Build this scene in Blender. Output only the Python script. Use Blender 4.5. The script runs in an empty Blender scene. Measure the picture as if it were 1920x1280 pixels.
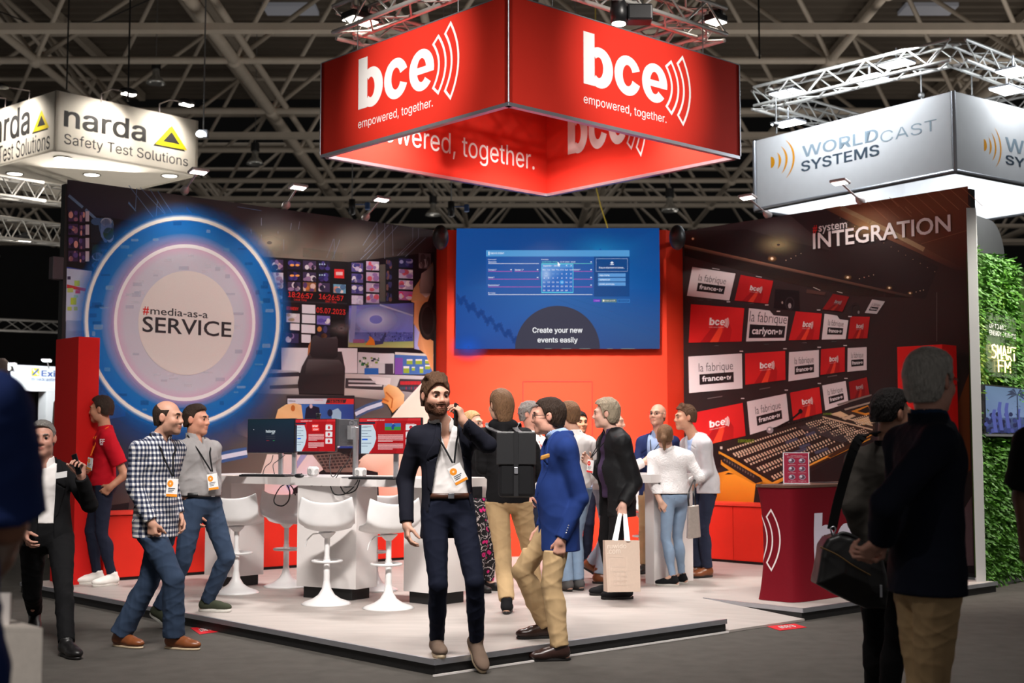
import bpy, bmesh, math, random
import numpy as np
from mathutils import Vector, Matrix
random.seed(7)
rng = np.random.default_rng(11)
SC = bpy.context.scene
COL = SC.collection
R = math.radians
# ------------------------------------------------------------------ camera
FPX, CX, CY, CAMZ = 2500.0, 960.0, 640.0, 1.45
PITCH = math.atan(195.0 / FPX)
cam_data = bpy.data.cameras.new('camera')
cam = bpy.data.objects.new('camera', cam_data)
COL.objects.link(cam)
cam.location = (0, 0, CAMZ)
cam.rotation_euler = (math.pi / 2 + PITCH, 0, 0)
cam_data.sensor_width = 36.0
cam_data.lens = FPX / 1920.0 * 36.0
cam_data.clip_end = 300
cam_data.dof.use_dof = True
cam_data.dof.focus_distance = 9.5
cam_data.dof.aperture_fstop = 2.8
SC.camera = cam
# ------------------------------------------------------------------ world, exposure
SC.view_settings.view_transform = 'Standard'
SC.view_settings.look = 'None'
SC.view_settings.exposure = 0.0
SC.view_settings.gamma = 1.0
SC.view_settings.use_curve_mapping = False
SC.cycles.use_denoising = True
SC.cycles.max_bounces = 7
SC.cycles.diffuse_bounces = 3
SC.cycles.glossy_bounces = 3
SC.cycles.transparent_max_bounces = 24
SC.cycles.sample_clamp_indirect = 4.0
SC.cycles.caustics_reflective = False
SC.cycles.caustics_refractive = False
SC.cycles.use_adaptive_sampling = True
SC.cycles.adaptive_threshold = 0.02
world = bpy.data.worlds.new('hall_ambient')
SC.world = world
world.use_nodes = True
world.node_tree.nodes['Background'].inputs['Color'].default_value = (1.0, 0.95, 0.91, 1)
world.node_tree.nodes['Background'].inputs['Strength'].default_value = 0.16

def aim(o, target):
    d = Vector(target) - o.location
    o.rotation_euler = d.to_track_quat('-Z', 'Y').to_euler()

def area_light(name, loc, target, sx, sy, watts, col=(1, 0.93, 0.86), spread=180):
    d = bpy.data.lights.new(name, 'AREA')
    d.shape = 'RECTANGLE'; d.size = sx; d.size_y = sy
    d.energy = watts; d.color = col; d.spread = R(spread)
    o = bpy.data.objects.new(name, d); COL.objects.link(o)
    o.location = loc; aim(o, target)
    return o

def spot_light(name, loc, target, watts, angle, blend=0.6, col=(1, 0.93, 0.86), rad=0.08):
    d = bpy.data.lights.new(name, 'SPOT')
    d.energy = watts; d.color = col; d.spot_size = R(angle); d.spot_blend = blend; d.shadow_soft_size = rad
    o = bpy.data.objects.new(name, d); COL.objects.link(o)
    o.location = loc; aim(o, target)
    return o

# floods hanging on the square truss above the red banner, lighting the stand below
area_light('flood_left', (-0.9, 13.4, 5.45), (-2.3, 13.0, 0), 0.7, 0.5, 92, (1, .96, .92), 105)
area_light('flood_right', (1.3, 13.4, 5.45), (2.4, 13.4, 0), 0.7, 0.5, 72, (1, .96, .92), 105)
area_light('flood_front', (0.15, 12.7, 5.45), (-0.3, 11.0, 0), 0.7, 0.5, 50, (1, .96, .92), 100)
area_light('flood_back', (0.3, 13.1, 5.45), (0.55, 16.5, 1.7), 0.9, 0.5, 95, (1, .95, .9), 54)
# spots from the front lighting rig that wash the two front faces of the banner
spot_light('banner_spot_left', (-3.4, 8.6, 7.0), (-0.95, 12.3, 4.95), 1550, 26, 1.0)
spot_light('banner_spot_right', (4.0, 8.6, 7.0), (1.15, 12.5, 4.95), 1650, 26, 1.0)
area_light('front_fill', (-1.5, 5.2, 7.2), (-1.4, 10.5, 0.6), 2.6, 0.6, 150, (1, .95, .9), 75)  # this and the next: unseen fills added to brighten camera-facing sides
area_light('front_fill', (2.2, 5.6, 7.2), (1.0, 11.0, 0.6), 2.6, 0.6, 100, (1, .95, .9), 75)
# unseen area lights added to brighten the roof, simulating the neighbouring stands' glow
for _x, _y, _w in ((-13, 27, 80), (0, 27, 190), (13, 27, 420), (-18, 42, 50), (0, 42, 140), (18, 42, 240)):
    area_light('neighbour_fill', (_x, _y, 3.8), (_x, _y + 2, 12), 6, 6, _w, (1, 0.93, 0.86))
spot_light('near_left_fill', (-3.2, 1.2, 5.5), (-1.7, 3.6, 0.9), 700, 60, 0.9)  # added spot that brightens the near plinth and the navy polo
# ------------------------------------------------------------------ pixel rays -> points of the place
_c, _s = math.cos(PITCH), math.sin(PITCH)
CAMP = Vector((0, 0, CAMZ))
def ray(px, py):
    a, b = (px - CX) / FPX, (CY - py) / FPX
    return Vector((a, _c - b * _s, _s + b * _c))
def P(px, py, D):
    d = ray(px, py); return CAMP + d * (D / d.y)
def PZ(px, py, z):
    d = ray(px, py); return CAMP + d * ((z - CAMZ) / d.z)
def PL(px, py, o, n):
    d = ray(px, py); return CAMP + d * ((Vector(o) - CAMP).dot(n) / d.dot(n))
# stand axes: origin at the front corner of the platform
BO = Vector((-0.4884, 8.552, 0)); BU = Vector((0.7385, 0.6743, 0)); BV = Vector((-0.6743, 0.7385, 0)); UP = Vector((0, 0, 1))
def UV(u, v, z=0.0): return BO + BU * u + BV * v + UP * z

def s2l(c):
    c = c / 255.0
    return c / 12.92 if c <= 0.04045 else ((c + 0.055) / 1.055) ** 2.4
def rgb(r, g, b): return (s2l(r), s2l(g), s2l(b))

# ------------------------------------------------------------------ materials
MATS = {}
def mat(name, col=(0.5, 0.5, 0.5), rough=0.6, metal=0.0, emit=None, estr=0.0, var=0.06, scale=40.0, bump=0.0, bscale=None,
        spec=0.5, coat=0.0, sheen=0.0, alpha=1.0, stretch=None, attr=None, trans=0.0):
    """procedural principled material: noise driven colour variation and bump"""
    if name in MATS: return MATS[name]
    m = bpy.data.materials.new(name); MATS[name] = m
    m.use_nodes = True
    nt = m.node_tree; n = nt.nodes; l = nt.links
    b = n['Principled BSDF']
    b.inputs['Roughness'].default_value = rough
    b.inputs['Metallic'].default_value = metal
    b.inputs['Specular IOR Level'].default_value = spec
    b.inputs['Coat Weight'].default_value = coat
    b.inputs['Sheen Weight'].default_value = sheen
    b.inputs['Alpha'].default_value = alpha
    b.inputs['Transmission Weight'].default_value = trans
    tc = n.new('ShaderNodeTexCoord')
    vec = tc.outputs['Object']
    if stretch:
        mp = n.new('ShaderNodeMapping'); mp.inputs['Scale'].default_value = stretch
        l.new(vec, mp.inputs['Vector']); vec = mp.outputs['Vector']
    nz = n.new('ShaderNodeTexNoise'); nz.inputs['Scale'].default_value = scale; nz.inputs['Detail'].default_value = 3
    l.new(vec, nz.inputs['Vector'])
    mr = n.new('ShaderNodeMapRange'); mr.inputs['From Min'].default_value = 0.25; mr.inputs['From Max'].default_value = 0.75
    mr.inputs['To Min'].default_value = 1 - var; mr.inputs['To Max'].default_value = 1 + var
    l.new(nz.outputs['Fac'], mr.inputs['Value'])
    hs = n.new('ShaderNodeHueSaturation'); l.new(mr.outputs['Result'], hs.inputs['Value'])
    if attr:
        at = n.new('ShaderNodeAttribute'); at.attribute_name = attr
        l.new(at.outputs['Color'], hs.inputs['Color'])
    else:
        hs.inputs['Color'].default_value = (*col, 1)
    l.new(hs.outputs['Color'], b.inputs['Base Color'])
    if emit:
        b.inputs['Emission Color'].default_value = (*emit, 1); b.inputs['Emission Strength'].default_value = estr
    if bump:
        bz = n.new('ShaderNodeTexNoise'); bz.inputs['Scale'].default_value = bscale or scale * 3; bz.inputs['Detail'].default_value = 2
        l.new(vec, bz.inputs['Vector'])
        bp = n.new('ShaderNodeBump'); bp.inputs['Strength'].default_value = bump; bp.inputs['Distance'].default_value = 0.01
        l.new(bz.outputs['Fac'], bp.inputs['Height']); l.new(bp.outputs['Normal'], b.inputs['Normal'])
    return m

def print_mat(name, emit=0.0, rough=0.55):
    """printed graphic / lit screen: colour and opacity come from the artwork's own colour attribute"""
    if name in MATS: return MATS[name]
    m = bpy.data.materials.new(name); MATS[name] = m
    m.use_nodes = True
    nt = m.node_tree; n = nt.nodes; l = nt.links
    b = n['Principled BSDF']; b.inputs['Roughness'].default_value = rough; b.inputs['Specular IOR Level'].default_value = 0.25
    at = n.new('ShaderNodeAttribute'); at.attribute_name = 'Col'
    nz = n.new('ShaderNodeTexNoise'); nz.inputs['Scale'].default_value = 300
    mr = n.new('ShaderNodeMapRange'); mr.inputs['To Min'].default_value = 0.97; mr.inputs['To Max'].default_value = 1.03
    l.new(nz.outputs['Fac'], mr.inputs['Value'])
    hs = n.new('ShaderNodeHueSaturation'); l.new(mr.outputs['Result'], hs.inputs['Value']); l.new(at.outputs['Color'], hs.inputs['Color'])
    if emit:
        l.new(hs.outputs['Color'], b.inputs['Emission Color']); b.inputs['Emission Strength'].default_value = emit
        b.inputs['Base Color'].default_value = (0.004, 0.004, 0.004, 1); b.inputs['Specular IOR Level'].default_value = 0.08
    else:
        l.new(hs.outputs['Color'], b.inputs['Base Color'])
    l.new(at.outputs['Alpha'], b.inputs['Alpha'])
    return m

# ------------------------------------------------------------------ objects
def tag(o, label=None, cat=None, group=None, kind=None):
    if label: o['label'] = label
    if cat: o['category'] = cat
    if group: o['group'] = group
    if kind: o['kind'] = kind
    return o
def thing(name, label, cat, loc=(0, 0, 0), group=None, rz=0.0, kind=None):
    o = bpy.data.objects.new(name, None); COL.objects.link(o)
    o.location = loc; o.rotation_euler = (0, 0, rz); o.empty_display_size = 0.1
    return tag(o, label, cat, group, kind)
def dup(root, loc, rz=0.0, label=None, group=None, scale=1.0):
    def cp(o, par):
        c = o.copy(); COL.objects.link(c)
        if par: c.parent = par
        for ch in [x for x in o.children]: cp(ch, c)
        return c
    c = cp(root, None); c.location = loc; c.rotation_euler = (0, 0, rz); c.scale = (scale,) * 3
    return tag(c, label, None, group)
def base_of(o):
    v = Vector((0, 0, 0))
    while o is not None:
        v = v + Vector(o.location); o = o.parent
    return v

class MB:
    """collects shapes of ONE part into one mesh"""
    def __init__(s): s.v = []; s.f = []; s.c = []; s.smooth = []
    def add(s, vs, fs, smooth=False, col=None):
        k = len(s.v); s.v += [tuple(x) for x in vs]
        for f in fs:
            s.f.append(tuple(i + k for i in f)); s.smooth.append(smooth)
        s.c += (col if isinstance(col, list) else [col] * len(vs))
        return s
    def box(s, c, size, ax=None, ay=None, az=None, bevel=0.0):
        c = Vector(c); ax = Vector(ax or (1, 0, 0)); ay = Vector(ay or (0, 1, 0)); az = Vector(az or (0, 0, 1))
        hx, hy, hz = size[0] / 2, size[1] / 2, size[2] / 2
        if bevel <= 0:
            vs = [c + ax * (hx * i) + ay * (hy * j) + az * (hz * k) for k in (-1, 1) for j in (-1, 1) for i in (-1, 1)]
            return s.add(vs, [(0, 2, 3, 1), (4, 5, 7, 6), (0, 1, 5, 4), (2, 6, 7, 3), (0, 4, 6, 2), (1, 3, 7, 5)])
        bm = bmesh.new(); bmesh.ops.create_cube(bm, size=1.0)
        for v in bm.verts: v.co = Vector((v.co.x * size[0], v.co.y * size[1], v.co.z * size[2]))
        bmesh.ops.bevel(bm, geom=bm.edges[:] , offset=min(bevel, min(size) * 0.45), segments=2, affect='EDGES', profile=0.5)
        bm.verts.index_update()
        vs = [c + ax * v.co.x + ay * v.co.y + az * v.co.z for v in bm.verts]
        fs = [tuple(v.index for v in f.verts) for f in bm.faces]
        bm.free(); return s.add(vs, fs, False)
    def quad(s, a, b, c, d, col=None): return s.add([a, b, c, d], [(0, 1, 2, 3)], False, col)
    def prism(s, poly, ext, smooth=False):
        ext = Vector(ext); n = len(poly); vs = [Vector(p) for p in poly] + [Vector(p) + ext for p in poly]
        fs = [tuple(range(n - 1, -1, -1)), tuple(range(n, 2 * n))] + [(i, (i + 1) % n, n + (i + 1) % n, n + i) for i in range(n)]
        return s.add(vs, fs, smooth)
    def tube(s, pts, r, n=8, closed=False, caps=True):
        pts = [Vector(p) for p in pts]; m = len(pts); vs = []; fs = []
        rs = r if isinstance(r, (list, tuple)) else [r] * m
        ref = None
        for i, p in enumerate(pts):
            if closed: t = pts[(i + 1) % m] - pts[i - 1]
            else: t = pts[min(i + 1, m - 1)] - pts[max(i - 1, 0)]
            if t.length < 1e-9: t = Vector((0, 0, 1))
            t.normalize()
            if ref is None:
                ref = t.orthogonal().normalized()
            ref = (ref - t * ref.dot(t))
            if ref.length < 1e-6: ref = t.orthogonal()
            ref.normalize(); b = t.cross(ref)
            for k in range(n):
                a = 2 * math.pi * k / n
                vs.append(p + (ref * math.cos(a) + b * math.sin(a)) * rs[i])
        for i in range(m if closed else m - 1):
            j = (i + 1) % m
            for k in range(n):
                k2 = (k + 1) % n
                fs.append((i * n + k, i * n + k2, j * n + k2, j * n + k))
        s.add(vs, fs, True)
        if caps and not closed: s.add(vs[:n], [tuple(range(n - 1, -1, -1))]); s.add(vs[-n:], [tuple(range(n))])
        return s
    def cyl(s, a, b, r, r2=None, n=16): return s.tube([a, b], [r, r if r2 is None else r2], n)
    def lathe(s, prof, c=(0, 0, 0), n=28, axis=None):
        c = Vector(c); az = Vector(axis or (0, 0, 1)).normalized(); ax = az.orthogonal().normalized(); ay = az.cross(ax)
        vs = []; fs = []
        for r, z in prof:
            for k in range(n):
                a = 2 * math.pi * k / n
                vs.append(c + az * z + (ax * math.cos(a) + ay * math.sin(a)) * max(r, 1e-4))
        m = len(prof)
        for i in range(m - 1):
            for k in range(n):
                k2 = (k + 1) % n; fs.append((i * n + k, i * n + k2, (i + 1) * n + k2, (i + 1) * n + k))
        s.add(vs, fs, True); s.add(vs[:n], [tuple(range(n - 1, -1, -1))]); return s.add(vs[-n:], [tuple(range(n))])
    def ell(s, c, rad, ax=None, ay=None, az=None, nu=18, nv=12):
        c = Vector(c); ax = Vector(ax or (1, 0, 0)); ay = Vector(ay or (0, 1, 0)); az = Vector(az or (0, 0, 1)); vs = []; fs = []
        for i in range(nv + 1):
            th = math.pi * i / nv
            for k in range(nu):
                a = 2 * math.pi * k / nu
                vs.append(c + ax * (rad[0] * math.sin(th) * math.cos(a)) + ay * (rad[1] * math.sin(th) * math.sin(a)) + az * (rad[2] * math.cos(th)))
        for i in range(nv):
            for k in range(nu):
                k2 = (k + 1) % nu; fs.append((i * nu + k, i * nu + k2, (i + 1) * nu + k2, (i + 1) * nu + k))
        return s.add(vs, fs, True)
    def grid(s, rows, closed_u=False, smooth=True, flip=False):
        m, n = len(rows), len(rows[0]); vs = [p for r in rows for p in r]; fs = []
        for i in range(m - 1):
            for k in range(n if closed_u else n - 1):
                k2 = (k + 1) % n; f = (i * n + k, i * n + k2, (i + 1) * n + k2, (i + 1) * n + k)
                fs.append(f[::-1] if flip else f)
        return s.add(vs, fs, smooth)
    def build(s, name, m, parent=None, weld=False, solid=0.0, sub=0):
        me = bpy.data.meshes.new(name)
        off = base_of(parent) if parent else Vector((0, 0, 0))
        o = bpy.data.objects.new(name, me); COL.objects.link(o)
        if parent: o.parent = parent
        else:
            pts = np.array(s.v); off = Vector((float((pts[:, 0].min() + pts[:, 0].max()) / 2), float((pts[:, 1].min() + pts[:, 1].max()) / 2), float(pts[:, 2].min())))
            o.location = off
        me.from_pydata([tuple(Vector(p) - off) for p in s.v], [], s.f)
        me.polygons.foreach_set('use_smooth', s.smooth)
        if any(c is not None for c in s.c):
            ca = me.color_attributes.new('Col', 'FLOAT_COLOR', 'POINT')
            buf = []
            for c in s.c:
                c = c or (0.5, 0.5, 0.5); buf += [c[0], c[1], c[2], c[3] if len(c) > 3 else 1.0]
            ca.data.foreach_set('color', buf)
        else:
            bm = bmesh.new(); bm.from_mesh(me); bmesh.ops.recalc_face_normals(bm, faces=bm.faces); bm.to_mesh(me); bm.free()
        me.materials.append(m); me.update()
        if solid:
            md = o.modifiers.new('thickness', 'SOLIDIFY'); md.thickness = solid; md.offset = 0
        if sub:
            md = o.modifiers.new('smooth', 'SUBSURF'); md.levels = sub; md.render_levels = sub
        return o

# ------------------------------------------------------------------ lettering
_txt = {}
try:  # the grotesque face that ships inside Blender; else Blender's default face
    import os as _os
    GROT = bpy.data.fonts.load(_os.path.join(bpy.utils.system_resource('DATAFILES', path='fonts'), 'Inter.woff2'))
except Exception:
    GROT = None
def glyphs(string, bold=0.0, face='g'):
    key = (string, bold, face)
    if key in _txt: return _txt[key]
    cu = bpy.data.curves.new('lettering', 'FONT'); cu.body = string
    if face == 'g' and GROT: cu.font = GROT
    cu.size = 1.0; cu.offset = bold; cu.resolution_u = 3
    o = bpy.data.objects.new('lettering', cu); COL.objects.link(o)
    dg = bpy.context.evaluated_depsgraph_get(); dg.update()
    me = o.evaluated_get(dg).to_mesh()
    vs = [(v.co.x, v.co.y) for v in me.vertices]; fs = [tuple(p.vertices) for p in me.polygons]
    o.evaluated_get(dg).to_mesh_clear()
    bpy.data.objects.remove(o); bpy.data.curves.remove(cu)
    xs = [v[0] for v in vs]; ys = [v[1] for v in vs]
    x0, x1, y1 = min(xs), max(xs), max(ys)
    _txt[key] = ([((x - x0) / (x1 - x0), y / y1) for x, y in vs], fs, (x1 - x0) / y1)
    return _txt[key]

class Poster:
    """flat artwork on a plane: every piece becomes faces of one mesh, lifted a hair per layer; positions are read as photo pixels on that plane"""
    def __init__(s, o, n, step=0.0006):
        s.o = Vector(o); s.n = Vector(n).normalized()
        if s.n.dot(CAMP - s.o) < 0: s.n.negate()
        s.r = UP.cross(s.n).normalized(); s.u = s.n.cross(s.r); s.mb = MB(); s.step = step; s.k = 1
    def px(s, x, y, layer=None):
        p = PL(x, y, s.o, s.n); return p
    def lift(s, p, layer): return p + s.n * (s.step * layer)
    def poly(s, pts, col, layer=1, mapf=None, a=1.0):
        f = mapf or (lambda x, y: s.px(x, y))
        if isinstance(col[0], (tuple, list)):
            cols = [(*rgb(*c[:3]), c[3] if len(c) > 3 else a) for c in col]
        else: cols = [(*rgb(*col[:3]), a)] * len(pts)
        s.mb.add([s.lift(f(x, y), layer) for x, y in pts], [tuple(range(len(pts)))], False, cols)
    def rect(s, x0, y0, x1, y1, col, layer=1, mapf=None, a=1.0): s.poly([(x0, y1), (x1, y1), (x1, y0), (x0, y0)], col, layer, mapf, a)
    def ring(s, cx, cy, rx0, ry0, rx1, ry1, c0, c1, layer=1, n=72, a0=0.0, a1=2 * math.pi, mapf=None):
        f = mapf or (lambda x, y: s.px(x, y)); vs = []; fs = []; cs = []
        k0 = (*rgb(*c0[:3]), c0[3] if len(c0) > 3 else 1.0); k1 = (*rgb(*c1[:3]), c1[3] if len(c1) > 3 else 1.0)
        for i in range(n + 1):
            t = a0 + (a1 - a0) * i / n
            vs += [s.lift(f(cx + rx0 * math.cos(t), cy - ry0 * math.sin(t)), layer), s.lift(f(cx + rx1 * math.cos(t), cy - ry1 * math.sin(t)), layer)]
            cs += [k0, k1]
            if i: fs.append((2 * i - 2, 2 * i - 1, 2 * i + 1, 2 * i))
        s.mb.add(vs, fs, False, cs)
    def disc(s, cx, cy, rx, ry, col, layer=1, n=48, mapf=None, a=1.0, t0=0.0, t1=2 * math.pi):
        s.poly([(cx + rx * math.cos(t0 + (t1 - t0) * i / n), cy - ry * math.sin(t0 + (t1 - t0) * i / n)) for i in range(n)], col, layer, mapf, a)
    def line(s, pts, w, col, layer=1, mapf=None, closed=False, a=1.0):
        f = mapf or (lambda x, y: s.px(x, y)); q = [f(x, y) for x, y in pts]; m = len(q); L = []; Rr = []
        for i in range(m):
            if closed: t0 = (q[i] - q[i - 1]).normalized(); t1 = (q[(i + 1) % m] - q[i]).normalized()
            else:
                t0 = (q[i] - q[max(i - 1, 0)]); t1 = (q[min(i + 1, m - 1)] - q[i])
                t0 = t0.normalized() if t0.length > 1e-9 else t1.normalized(); t1 = t1.normalized() if t1.length > 1e-9 else t0
            n0 = s.n.cross(t0); n1 = s.n.cross(t1); nn = n0 + n1
            if nn.length < 1e-3: nn = n0
            nn.normalize(); k = 1 / max(0.45, nn.dot(n0))
            L.append(s.lift(q[i] + nn * (w / 2 * k), layer)); Rr.append(s.lift(q[i] - nn * (w / 2 * k), layer))
        c = (*rgb(*col[:3]), a); vs = L + Rr; fs = [(i, (i + 1) % m, m + (i + 1) % m, m + i) for i in range(m if closed else m - 1)]
        s.mb.add(vs, fs, False, c)
    # mappers ------------------------------------------------------
    def frame(s, xl, yb, xr, yt):
        """unit square on the plane: lower-left pixel, right pixel, top pixel; stays level in the place"""
        a = s.px(xl, yb); rr = (s.px(xr, yb) - a).dot(s.r); uu = (s.px(xl, yt) - a).dot(s.u)
        return lambda x, y: a + s.r * (rr * x) + s.u * (uu * y)
    def quadmap(s, tl, tr, br, bl):
        def f(x, y):
            t = ((1 - x) * bl[0] + x * br[0], (1 - x) * bl[1] + x * br[1]); q = ((1 - x) * tl[0] + x * tr[0], (1 - x) * tl[1] + x * tr[1])
            return s.px((1 - y) * t[0] + y * q[0], (1 - y) * t[1] + y * q[1])
        return f
    @staticmethod
    def sub(f, x0, y0, x1, y1): return lambda x, y: f(x0 + (x1 - x0) * x, y0 + (y1 - y0) * y)
    def text(s, string, f, col, layer=3, bold=0.0, a=1.0, face='g'):
        vs, fs, asp = glyphs(string, min(bold, 0.0) if face == 'g' else bold, face); c = (*rgb(*col[:3]), a)
        offs = [(0, 0)]
        if face == 'g' and bold > 0:  # heavier weight: the same letters struck again a hair to each side
            offs = [(dx * bold * .9 / asp, dy * bold * .6) for dx, dy in ((-1, -1), (1, -1), (-1, 1), (1, 1), (0, 0))]
        for i, (dx, dy) in enumerate(offs): s.mb.add([s.lift(f(x + dx, y + dy), layer + i * .5) for x, y in vs], fs, False, c)
    def bce(s, f, col, layer=3):
        c = (*rgb(*col[:3]), 1.0); vs = []; fs = []
        def put(pts, up=0):
            k = len(vs); vs.extend(s.lift(f(x, y), layer + up) for x, y in pts); fs.append(tuple(range(k, k + len(pts))))
        def arc(cx, rx, ix, irx, iry, a0, a1, n=26):
            A = [math.radians(a0 + (a1 - a0) * i / n) for i in range(n + 1)]
            for p, q in zip(A, A[1:]):
                put([(cx + rx * math.cos(p), .375 + .393 * math.sin(p)), (cx + rx * math.cos(q), .375 + .393 * math.sin(q)), (ix + irx * math.cos(q), .375 + iry * math.sin(q)), (ix + irx * math.cos(p), .375 + iry * math.sin(p))])
        put([(0, 0), (.125, 0), (.125, 1), (0, 1)], .7); arc(.183, .155, .172, .052, .2, -128, 128)
        arc(.512, .157, .512, .06, .21, 22, 338); arc(.842, .157, .842, .058, .225, -10, 318)
        put([(.775, .30), (.995, .30), (.998, .43), (.775, .43)], .7)
        s.mb.add(vs, fs, False, c)
    def word(s, string, xl, yb, xr, yt, col, layer=3, bold=0.0, face='g'): s.text(string, s.frame(xl, yb, xr, yt), col, layer, bold, 1.0, face)
    def logo(s, f, col, layer=3, tag_line=True, arcs=True, stroke=0.022, tagbold=0.0):
        """f maps x 0..1 over the word, y 0..1 over its tall letter"""
        s.bce(f, col, layer)
        if tag_line: s.text('empowered, together.', s.sub(f, 0.0, -0.37, 0.985, -0.205), col, layer, tagbold)
        if arcs:
            for it, tp, om, im in (((.988, .78), (1.05, .90), 1.14, 1.058), ((1.133, .90), (1.198, 1.06), 1.292, 1.212)):
                s.crescent(f, it, tp, om, im, col, layer, stroke)
    def crescent(s, f, it, tp, om, im, col, layer, stroke, cy=0.375):
        pts = []
        ib, tb = (it[0], 2 * cy - it[1]), (tp[0], 2 * cy - tp[1])
        def arc(p, mid, q, n=14):
            c = (2 * mid[0] - (p[0] + q[0]) / 2, 2 * mid[1] - (p[1] + q[1]) / 2)
            return [((1 - t) ** 2 * p[0] + 2 * t * (1 - t) * c[0] + t * t * q[0], (1 - t) ** 2 * p[1] + 2 * t * (1 - t) * c[1] + t * t * q[1]) for t in [i / n for i in range(n + 1)]]
        pts = arc(tp, (om, cy), tb) + arc(ib, (im, cy), it)
        w = (f(1, 0) - f(0, 0)).length * stroke
        s.line(pts, w, col, layer, f, closed=True)
    def build(s, name, m, parent): return s.mb.build(name, m, parent)
# ------------------------------------------------------------------ base materials
M_carpet = mat('hall_carpet', rgb(88, 84, 80), rough=0.95, var=0.12, scale=6, bump=0.5, bscale=900, spec=0.1)
M_vinyl = mat('platform_vinyl', rgb(172, 163, 158), rough=0.55, var=0.10, scale=1.6, stretch=(1.5, 6, 1), spec=0.35)
M_alu = mat('aluminium', rgb(190, 192, 200), rough=0.35, metal=0.85, var=0.05, scale=12)
M_trussal = mat('truss_aluminium', rgb(205, 203, 198), rough=0.4, metal=0.55, var=0.06, scale=8)
M_black = mat('black_board', rgb(22, 21, 22), rough=0.6, var=0.15, scale=20)
M_blackpl = mat('black_plastic', rgb(26, 26, 28), rough=0.4, var=0.1, scale=60)
M_red = mat('red_wall_paint', rgb(224, 60, 36), rough=0.7, var=0.02, scale=3, spec=0.12)
M_redlam = mat('red_laminate', rgb(212, 42, 28), rough=0.6, var=0.03, scale=4, spec=0.2)
M_redfab = mat('red_stretch_fabric', rgb(212, 48, 34), rough=0.75, var=0.02, scale=5, bump=0.05, bscale=700, spec=0.15)
M_darkwall = mat('hall_wall_black', rgb(12, 12, 13), rough=0.9, var=0.2, scale=2)
M_roofsteel = mat('painted_roof_steel', rgb(196, 184, 168), rough=0.55, var=0.06, scale=3)
M_white = mat('white_laminate', rgb(236, 230, 228), rough=0.28, var=0.02, scale=5, coat=0.25)
M_whitepl = mat('white_plastic', rgb(236, 234, 234), rough=0.3, var=0.02, scale=12)
M_whitefab = mat('white_banner_fabric', rgb(240, 240, 242), rough=0.8, var=0.02, scale=6)
M_cream = mat('cream_banner_fabric', rgb(238, 230, 214), rough=0.8, var=0.02, scale=6)
M_greywall = mat('pale_grey_panel', rgb(205, 205, 205), rough=0.6, var=0.03, scale=5)
M_print = print_mat('printed_graphic')
M_screen = print_mat('lit_screen', emit=1.0, rough=0.3)
M_lamp = mat('lamp_glass_warm', (1, 1, 1), emit=(1.0, 0.93, 0.82), estr=14.0)
M_lampcool = mat('lamp_glass_cool', (1, 1, 1), emit=(0.92, 0.97, 1.0), estr=16.0)
M_cable = mat('cable_rubber', rgb(18, 18, 20), rough=0.5)
M_wire = mat('steel_wire', rgb(150, 150, 150), rough=0.4, metal=0.7)

# ------------------------------------------------------------------ hall
f = MB(); f.quad((-60, -6, 0), (60, -6, 0), (60, 75, 0), (-60, 75, 0)); tag(f.build('floor', M_carpet), kind='structure')
f = MB(); f.quad((-60, 72, 0), (60, 72, 0), (60, 72, 42), (-60, 72, 42)); tag(f.build('wall_back', M_darkwall), kind='structure')
# corrugated roof deck
deck = mat('roof_deck', rgb(112, 102, 90), rough=0.8, var=0.1, scale=0.4)
f = MB(); rows = []
x0 = -45.0; prof = []
y = -6.0
while y < 50.5:
    prof += [(y, 15.1), (y + 0.22, 15.1), (y + 0.30, 14.86), (y + 0.52, 14.86)]; y += 0.6
f.grid([[(-45, a, b) for a, b in prof], [(45, a, b) for a, b in prof]], smooth=False)
tag(f.build('ceiling', deck), kind='structure')
f = MB()
for xx in range(-40, 45, 5):
    f.box((xx + 0.9, 22, 14.7), (0.22, 56, 0.3))
tag(f.build('trim_1', M_roofsteel), kind='structure')
# skylight hatches
M_hatch = mat('skylight_panel', rgb(190, 190, 196), rough=0.7, emit=(0.8, 0.85, 1), estr=0.05)
for i, (a, b) in enumerate(((545, 45), (1740, 30))):
    p = P(a, b, 40); f = MB(); f.box((p.x, p.y, 14.8), (1.6, 0.9, 0.12)); tag(f.build('window_%d' % (i + 1), M_hatch), kind='structure')
# tubular space frame: lower chord grid, offset upper chord grid and the webs between them
GX = [-12.1 - 5.05 * 4 + 5.05 * i for i in range(14)]; GY = [22.95 + 5.13 * i for i in range(9)]; ZB, ZT = 11.2, 14.3
def hull(name, m): tag(m.build(name, M_roofsteel), kind='structure')
k = 2
for j, yy in enumerate(GY):
    m = MB(); m.cyl((GX[0], yy, ZB), (GX[-1], yy, ZB), 0.1, n=8)
    for gx in GX: m.ell((gx, yy, ZB), (0.2, 0.2, 0.2), nu=8, nv=6)
    hull('trim_%d' % k, m); k += 1
    m = MB(); m.cyl((GX[0], yy + 2.56, ZT), (GX[-1], yy + 2.56, ZT), 0.085, n=8)
    hull('trim_%d' % k, m); k += 1
    m = MB()
    for gx in GX[:-1]:
        t = (gx + 2.52, yy + 2.56, ZT)
        for q in ((gx, yy), (gx + 5.05, yy), (gx, yy + 5.13), (gx + 5.05, yy + 5.13)): m.cyl((q[0], q[1], ZB), t, 0.066, n=6)
    hull('trim_%d' % k, m); k += 1
    if j % 2 == 1:
        m = MB(); m.box((0, yy + 0.8, ZB - 0.55), (70, 0.3, 0.16)); hull('trim_%d' % k, m); k += 1
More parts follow.
